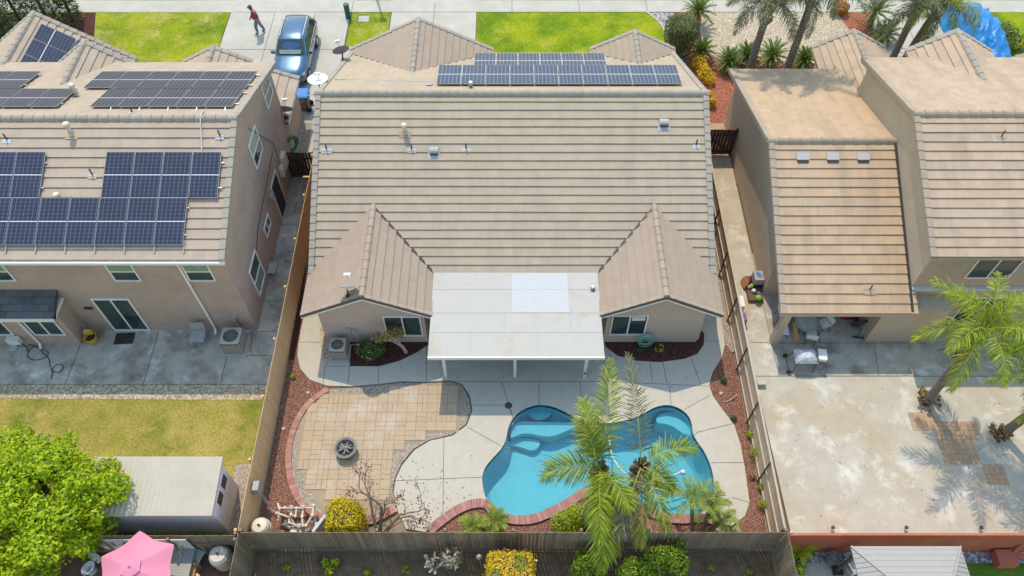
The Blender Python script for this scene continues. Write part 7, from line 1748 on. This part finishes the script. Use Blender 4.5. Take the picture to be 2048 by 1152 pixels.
p = G(2012, 1112, .3); t = T('planter_bench', 'brown wooden planter with a sloping board below the red wall', 'planter', (p[0], p[1], 0)); x, y = p[0], p[1]; MB().box(x-.38, x+.30, y-.35, y+.2, 0, .42).build('box', M['red_wall'], t); MB().obox((x+.36, y+.12, .42), (.26, .5, .06), (0, -.6, .3)).build('sloping_board', M['red_wall'], t); MB().tube([(x+.25, y+.1, .42), (x+.45, y+.3, .9)], .06, 8).build('spout', M['red_wall'], t)
o = MB().tube([(.09*math.cos(a), .09*math.sin(a), .02) for a in [i*.26+.6 for i in range(20)]], .018, 6).build('hose_ring', M['dish_white']); p = G(1942, 1105, 0); o.location = (p[0], p[1], .0); tag(o, 'small white C-shaped ring on the gravel below the red wall', 'ring')
p = G(1067, 1122, 0); o = MB().tube([(0, 0, 0), (.02, .0, .95)], .03, 8).build('stake', M['steel']); o.location = (p[0]+.05, p[1]-.25, 0); tag(o, 'pale metal stake right of the square golden hedge', 'stake')
p = G(963, 1118, 0); o = MB().tube([(0, 0, 0), (-.05, .02, .8)], .015, 6).lathe([(0, .78), (.09, .8), (.1, .9), (.05, 1.0), (0, 1.0)], (-.05, .02, 0), 10).build('shovel', M['gazebo_n']); o.location = (p[0], p[1]-.2, 0); tag(o, 'grey shovel standing left of the square golden hedge', 'shovel')

# ---------------------------------------------------------------- front: bin, utility posts, car, person, tarp
p = G(608, 226, 0.03); bx, by = -10.95, 31.75
t = T('wheelie_bin', 'wheeled dark bin with bright blue lid in the side yard', 'bin', (bx, by, .03)); z0 = .03
c0 = [(-.24, -.26), (.24, -.26), (.24, .26), (-.24, .26)]; c1 = [(-.33, -.36), (.33, -.36), (.33, .36), (-.33, .36)]
MB().add([(bx+a, by+b, z0+.06) for a, b in c0] + [(bx+a, by+b, z0+.98) for a, b in c1], [(3,2,1,0),(0,1,5,4),(1,2,6,5),(2,3,7,6),(3,0,4,7)]).box(bx+.25, bx+.36, by-.36, by+.36, z0+.9, z0+.97).build('body', M['bin_dark'], t)
lm = MB(); lm.add([(bx+a*1.06, by+b*1.05, z0+.985) for a, b in c1] + [(bx+a*1.04, by+b*1.03, z0+1.03) for a, b in c1] + [(bx+a*.8, by+b*.8, z0+1.07) for a, b in c1], [(0,1,5,4),(1,2,6,5),(2,3,7,6),(3,0,4,7),(4,5,9,8),(5,6,10,9),(6,7,11,10),(7,4,8,11),(8,9,10,11)])
for k in range(4): lm.box(bx-.22, bx+.2, by-.24+k*.15, by-.2+k*.15, z0+1.068, z0+1.08)
lid = lm.build('lid', M['bin_blue'], t); MB().box(bx+.34, bx+.42, by-.22, by-.08, z0+.95, z0+1.02).box(bx+.34, bx+.42, by+.08, by+.22, z0+.95, z0+1.02).build('hinge', M['bin_blue'], lid)
for sy in (-.3, .3): MB().tube([(bx+.28, by+sy-.04, z0+.14), (bx+.28, by+sy+.04, z0+.14)], .14, 18).build('wheel', M['rubber'], t)
def lettering(name, text, size, loc, rot, mat, parent):
    cu = bpy.data.curves.new(name, 'FONT'); cu.body = text; cu.size = size; cu.align_x = 'CENTER'; cu.extrude = .002
    tmp = bpy.data.objects.new('tmp', cu); COL.objects.link(tmp)
    dg = bpy.context.evaluated_depsgraph_get(); me = bpy.data.meshes.new_from_object(tmp.evaluated_get(dg)); bpy.data.objects.remove(tmp)
    me.materials.clear(); me.materials.append(M[mat]); o = bpy.data.objects.new(name, me); COL.objects.link(o)
    o.parent = parent; KIDS.setdefault(parent.name, []).append(o); o.location = Vector(loc) - wpos(parent); o.rotation_euler = rot
fy = lambda z: by - .26 - .10*(z-.06)/.92 - .004
lettering('lettering', 'CITY OF', .095, (bx-.02, fy(.86), z0+.84), (R(83.8), 0, 0), 'dish_white', t); lettering('lettering', 'VISALIA', .12, (bx-.02, fy(.74), z0+.70), (R(83.8), 0, 0), 'dish_white', t)
p = G(697, 36, 0); t = T('utility_post', 'green cylindrical utility post at the edge of the driveway', 'utility post', (p[0], p[1], .02)); MB().lathe([(.16, 0), (.16, .85), (.15, .9), (0, .93)], (p[0], p[1], 0), 18).build('casing', M['dk_green'], t); MB().lathe([(.165, .78), (.17, .9), (.14, .94), (0, .96)], (p[0], p[1], 0), 18).build('cap', M['dk_green'], t)
p = G(728, 39, 0); t = T('utility_box', 'pale utility cover set in the narrow grass strip', 'utility cover', (p[0], p[1], .02)); MB().box(p[0]-.3, p[0]+.3, p[1]-.28, p[1]+.28, 0, .05).build('frame', M['walk'], t); MB().box(p[0]-.24, p[0]+.24, p[1]-.22, p[1]+.22, .051, .058).build('cover', M['grey_box'], t)
t = T('street_lamp', 'tall street lamp standing in the narrow grass strip by the sidewalk', 'street lamp', (-8.15, 41.45, 0)); MB().tube([(-8.15, 41.45, 0), (-8.15, 41.45, 3.6)], [.08, .055], 10).build('pole', M['dark'], t); MB().lathe([(.05, 3.55), (.16, 3.7), (.2, 4.0), (.12, 4.15), (0, 4.2)], (-8.15, 41.45, 0), 14).build('lantern', M['dark'], t)

def car():
    t = T('parked_car', 'blue SUV parked nose toward the viewer on the left driveway', 'car', (-11.95, 33.25, .03))
    S = [(0.0, .62, .40, .78, .56, .80), (.10, .78, .34, .80, .66, .86), (.35, .90, .28, .84, .74, .96), (.80, .94, .26, .90, .80, 1.03), (1.28, .95, .26, .95, .82, 1.10), (1.45, .95, .26, .96, .80, 1.16), (1.85, .95, .26, .97, .74, 1.46), (2.15, .95, .26, .98, .70, 1.62),
         (2.7, .95, .26, .99, .69, 1.68), (3.4, .95, .26, 1.0, .69, 1.68), (4.0, .95, .26, 1.02, .67, 1.64), (4.35, .94, .27, 1.03, .64, 1.55), (4.62, .90, .32, 1.02, .66, 1.18), (4.72, .84, .38, .98, .70, 1.0)]
    mb = MB(); rows = []
    for yy, w, zb, zs, wr, zt in S:
        half = [(w*.86, zb), (w*.97, zb+.12), (w, (zb+zs)/2), (w*.985, zs-.05), (w*.955, zs), (wr+.04, zt-.07), (wr-.03, zt-.012), (wr*.55, zt+.02), (0, zt+.03)]
        rows.append([(x, yy, z) for x, z in half] + [(-x, yy, z) for x, z in reversed(half[:-1])])
    n = len(rows[0])
    off = Vector((-11.95, 33.25, .03))
    vs = [Vector(v) + off for r in rows for v in r]
    mb.add(vs, [(k*n+i, (k+1)*n+i, (k+1)*n+i+1, k*n+i+1) for k in range(len(rows)-1) for i in range(n-1)]); mb.add([Vector(v)+off for v in rows[0]], [tuple(range(n))]); mb.add([Vector(v)+off for v in rows[-1]], [tuple(reversed(range(n)))])
    mb.build('body', M['car_paint'], t, smooth=True)
    MB().box(off.x-.8, off.x+.8, off.y+.3, off.y+4.4, off.z+.18, off.z+.35).build('underbody', M['black'], t)
    A = lambda x, y, z: Vector((x, y, z)) + off
    def pane(name, q, mat='car_glass', th=.006):
        q = [Vector(v) for v in q]; N = (q[1]-q[0]).cross(q[2]-q[1]).normalized(); c = sum(q, Vector())/len(q) - (off + Vector((0, 2.4, .9)))
        if N.dot(c) < 0: N = -N
        k = len(q); m2 = MB(); m2.add([v + N*.004 for v in q] + [v + N*(.004+th) for v in q], [tuple(range(k, 2*k))] + [(i, (i+1) % k, k+(i+1) % k, k+i) for i in range(k)]); return m2.build(name, M[mat], t)
    pane('windshield', [A(-.76, 1.42, 1.17), A(.76, 1.42, 1.17), A(.66, 2.12, 1.64), A(-.66, 2.12, 1.64)])
    MB().add([A(-.6, 1.62, 1.33)+Vector((0,-.012,.012)), A(.6, 1.62, 1.33)+Vector((0,-.012,.012)), A(.56, 1.40, 1.20)+Vector((0,-.012,.03)), A(-.56, 1.40, 1.20)+Vector((0,-.012,.03))], [(0,1,2,3)]).build('sun_shade', M['glass_blind'], t)
    pane('rear_window', [A(-.6, 4.60, 1.22), A(.6, 4.60, 1.22), A(.58, 4.40, 1.50), A(-.58, 4.40, 1.50)])
    for s in (-1, 1):
        for a, b, ta, tb in ((1.62, 2.5, 2.18, 2.55), (2.6, 3.45, 2.64, 3.42), (3.55, 4.25, 3.52, 4.0)):
            pane('side_window', [A(s*.895, a, 1.04), A(s*.90, b, 1.05), A(s*.735, tb, 1.56), A(s*.735, ta, 1.56)])
        for yy in (.85, 3.65):
            w = MB().tube([A(s*.74, yy, .34), A(s*.955, yy, .34)], .345, 24).build('wheel', M['rubber'], t)
            rm = MB(); rm.tube([A(s*.957, yy, .34), A(s*.962, yy, .34)], .21, 20)
            for k in range(5): a = k*1.2566; rm.beam(A(s*.966, yy, .34), A(s*.966, yy+.2*math.cos(a), .34+.2*math.sin(a)), .05, .012, up=(1, 0, 0))
            rm.build('rim', M['car_trim'], w)
        MB().obox(A(s*1.03, 1.75, 1.08), (.20, .12, .15), (0, 0, 0)).tube([A(s*.93, 1.78, 1.04), A(s*1.0, 1.76, 1.06)], .03, 6).build('mirror', M['car_paint'], t)
        pane('headlight', [A(s*.60, .02, .74), A(s*.87, .25, .78), A(s*.87, .42, .90), A(s*.66, .12, .85)], 'car_lamp', .02)
        pane('tail_light', [A(s*.90, 4.60, .9), A(s*.90, 4.40, .9), A(s*.80, 4.32, 1.35), A(s*.76, 4.52, 1.3)], 'tail_lamp', .02)
        MB().beam(A(s*.62, 2.35, 1.70), A(s*.62, 4.1, 1.69), .03, .04).build('roof_rail', M['car_trim'], t)
        MB().tube([A(s*.45, -.01, .45), A(s*.5, -.03, .45)], .07, 12).build('fog_lamp', M['car_trim'], t)
        MB().obox(A(s*.955, 2.25, .86), (.02, .2, .03)).obox(A(s*.957, 3.1, .87), (.02, .2, .03)).build('door_handle', M['car_trim'], t)
        MB().beam(A(s*.91, 1.6, 1.02), A(s*.91, 4.25, 1.05), .015, .025).build('window_trim', M['car_trim'], t)
    MB().obox(A(0, .0, .66), (.75, .06, .17)).build('grille', M['dark'], t); MB().obox(A(0, -.015, .76), (1.1, .05, .03)).build('grille_bar', M['car_trim'], t)
    MB().obox(A(0, -.01, .42), (1.1, .08, .12)).build('lower_grille', M['black'], t)
    return t
car()

def skin_mesh(verts, edges, radii, root, sub=2):
    me = bpy.data.meshes.new('tmp'); me.from_pydata(verts, edges, []); ob = bpy.data.objects.new('tmp', me); COL.objects.link(ob)
    ob.modifiers.new('s', 'SKIN'); sv = me.skin_vertices[0].data
    for i, r in enumerate(radii): sv[i].radius = (r, r) if not isinstance(r, tuple) else r
    for i in range(len(verts)): sv[i].use_root = (i == root)
    m2 = ob.modifiers.new('u', 'SUBSURF'); m2.levels = sub; m2.render_levels = sub
    dg = bpy.context.evaluated_depsgraph_get(); out = bpy.data.meshes.new_from_object(ob.evaluated_get(dg)); bpy.data.objects.remove(ob); return out
def person():
    p = G(521, 66, 0.03); t = T('person', 'person in maroon shirt, jeans and grey cap walking across the left driveway', 'person', (p[0], p[1], .03))
    # local frame: +x forward, z up; turned to walk toward the left
    V = []; E = []; Rr = []
    def add(v, r, par=None):
        V.append(v); Rr.append(r); i = len(V)-1
        if par is not None: E.append((par, i))
        return i
    pel = add((0, 0, .95), (.23, .20)); ab = add((.05, 0, 1.12), (.26, .24), pel); ch = add((.06, 0, 1.34), (.26, .20), ab); nk = add((.10, 0, 1.50), .065, ch); hd0 = add((.13, 0, 1.58), .075, nk); hd1 = add((.15, 0, 1.68), .10, hd0); hd2 = add((.14, 0, 1.77), .085, hd1); nose_ = add((.245, 0, 1.655), .02, hd1)
    for s, th, sh in ((1, .25, -.12), (-1, -.22, -.30)):
        hp = add((.01, s*.10, .90), .135, pel); kn = add((.01+th*.55, s*.11, .50), .098, hp); an = add((.01+th*.55+sh*.45+.02*s, s*.11, .10), .068, kn); ft = add((.01+th*.55+sh*.45+.17+.02*s, s*.12, .045), .042, an)
    for s, sw in ((1, -.16), (-1, .2)):
        shd = add((.06, s*.20, 1.41), .095, ch); el = add((.05+sw*.6, s*.27, 1.13), .066, shd); wr = add((.08+sw*1.25, s*.27, .90), .045, el); hand = add((.09+sw*1.4, s*.265, .83), (.042, .025), wr)
        for k, (dx, l) in enumerate(((-.03, .085), (-.01, .10), (.012, .095), (.032, .075))): f1 = add((.09+sw*1.45+dx, s*.265, .79), .011, hand); add((.10+sw*1.45+dx, s*.25, .79-l*.8), .009, f1)
        tb = add((.12+sw*1.4, s*.25, .82), .012, hand); add((.145+sw*1.42, s*.24, .77), .010, tb)
    me = skin_mesh(V, E, Rr, 0, 2); me.name = 'body'
    for m_ in ('skin', 'shirt', 'jeans', 'black'): me.materials.append(M[m_])
    for f in me.polygons:
        c = f.center; arm = abs(c.y) > .20; f.use_smooth = True
        if c.z > 1.47 and abs(c.y) < .12: k = 0
        elif c.z > 1.15 or (c.z > .93 and not arm and c.z > .95): k = 1
        elif arm and c.z > .66 and abs(c.y) > .215: k = 0
        elif c.z > .115: k = 2
        else: k = 3
        f.material_index = k
    o = bpy.data.objects.new('body', me); COL.objects.link(o); o.parent = t
    rt = Euler((0, 0, 0)).to_matrix()
    cp = MB(); cp.lathe([(.112, 1.70), (.115, 1.76), (.09, 1.83), (.04, 1.865), (0, 1.87)], (.145, 0, 0), 18); cp.add([(.20, -.09, 1.735), (.33, -.06, 1.715), (.35, 0, 1.712), (.33, .06, 1.715), (.20, .09, 1.735), (.24, 0, 1.75)], [(0,1,2,5),(5,2,3,4)])
    q = bpy.data.objects.new; me2 = cp
    off = wpos(t)
    me2.v = [(a+off.x, b+off.y, c+off.z) for a, b, c in me2.v]; me2.build('cap', M['cap'], t, smooth=False)
    hb = MB(); hb.lathe([(.098, 1.62), (.108, 1.70)], (.13, 0, 0), 16); hb.v = [(a+off.x, b+off.y, c+off.z) for a, b, c in hb.v if True]; hb.build('hair', M['fascia'], t)
    fm = MB(); 
    for s in (-1, 1): fm.obox((.232, s*.035, 1.69), (.012, .022, .012))
    fm.obox((.232, 0, 1.61), (.014, .05, .010)); fm.v = [(a+off.x, b+off.y, c+off.z) for a, b, c in fm.v]; fm.build('face_features', M['brown_dark'], t)
    t.rotation_euler = (0, 0, R(190))
person()
# tarp-covered trailer
c = G(1945, 55, .8); t = T('tarp_covered_trailer', 'vehicle wrapped in a bright blue tarp on the right driveway', 'covered trailer', (c[0], c[1], .03)); nx, ny = 36, 60; vs = []
for j in range(ny+1):
    for i in range(nx+1):
        a = (i/nx-.5)*2; b = (j/ny-.5)*2; k = max(abs(a), abs(b)); h = 1.75*(1-abs(a)**3.5)*(1-abs(b)**6*.75)*(0.85+.15*math.cos(b*4)) ; h += (.22*abs(noise.noise(Vector((a*1.8+b*1.2, b*3, 1)))) - .28*abs(noise.noise(Vector((a*2.2-b*2.0, b*2.2, 9)))) + .10*abs(noise.noise(Vector((a*5, b*7, 4)))))*(1-k**8)
        ex = 1+.06*noise.noise(Vector((b*3, a, 7))); vs.append((c[0]+.25+a*1.35*ex, c[1]-.6+b*3.0*ex, max(.04, h)+.03))
MB().add(vs, [(j*(nx+1)+i, j*(nx+1)+i+1, (j+1)*(nx+1)+i+1, (j+1)*(nx+1)+i) for j in range(ny) for i in range(nx)]).build('tarp', M['blue_tarp'], t, smooth=False)
for sx in (-1, 1): MB().tube([(c[0]+.25+sx*1.0, c[1]-.5, .33), (c[0]+.25+sx*1.2, c[1]-.5, .33)], .32, 20).build('wheel', M['rubber'], t)
MB().tube([(c[0]-1.15, c[1]-1.3, .6), (c[0]-1.4, c[1]-1.8, .3), (c[0]-1.3, c[1]-2.4, .05)], .03, 7).build('tow_bar', M['dark'], t)
p = G(2030, 72, 0); shrub('green_shrub', 'dark green shrub at the right edge beyond the blue tarp', (27.6, 37.2, 0), [((0, 0, .6), (.9, .9, .7)), ((.5, -.8, .5), (.8, .8, .6))], 'topiary', .13, 2400, 171)
p = G(1985, 92, 0); shrub('red_shrub', 'reddish shrub beside the blue tarp near the right edge', (26.4, 36.0, 0), [((0, 0, .4), (.7, .9, .5))], 'brown_leaf', .1, 1200, 172)
p = G(1395, 75, 0); t = tuft('bedding_plant', 'pale striped agave between the topiary and the orange bark', 1384, 72, 0.02, .32, .5, 'wither', 60, 173, .3)
sheet('lawn', [(27.0, 30), (60, 30), (60, 40.04), (27.0, 40.04)], 0.02, M['lawn'])
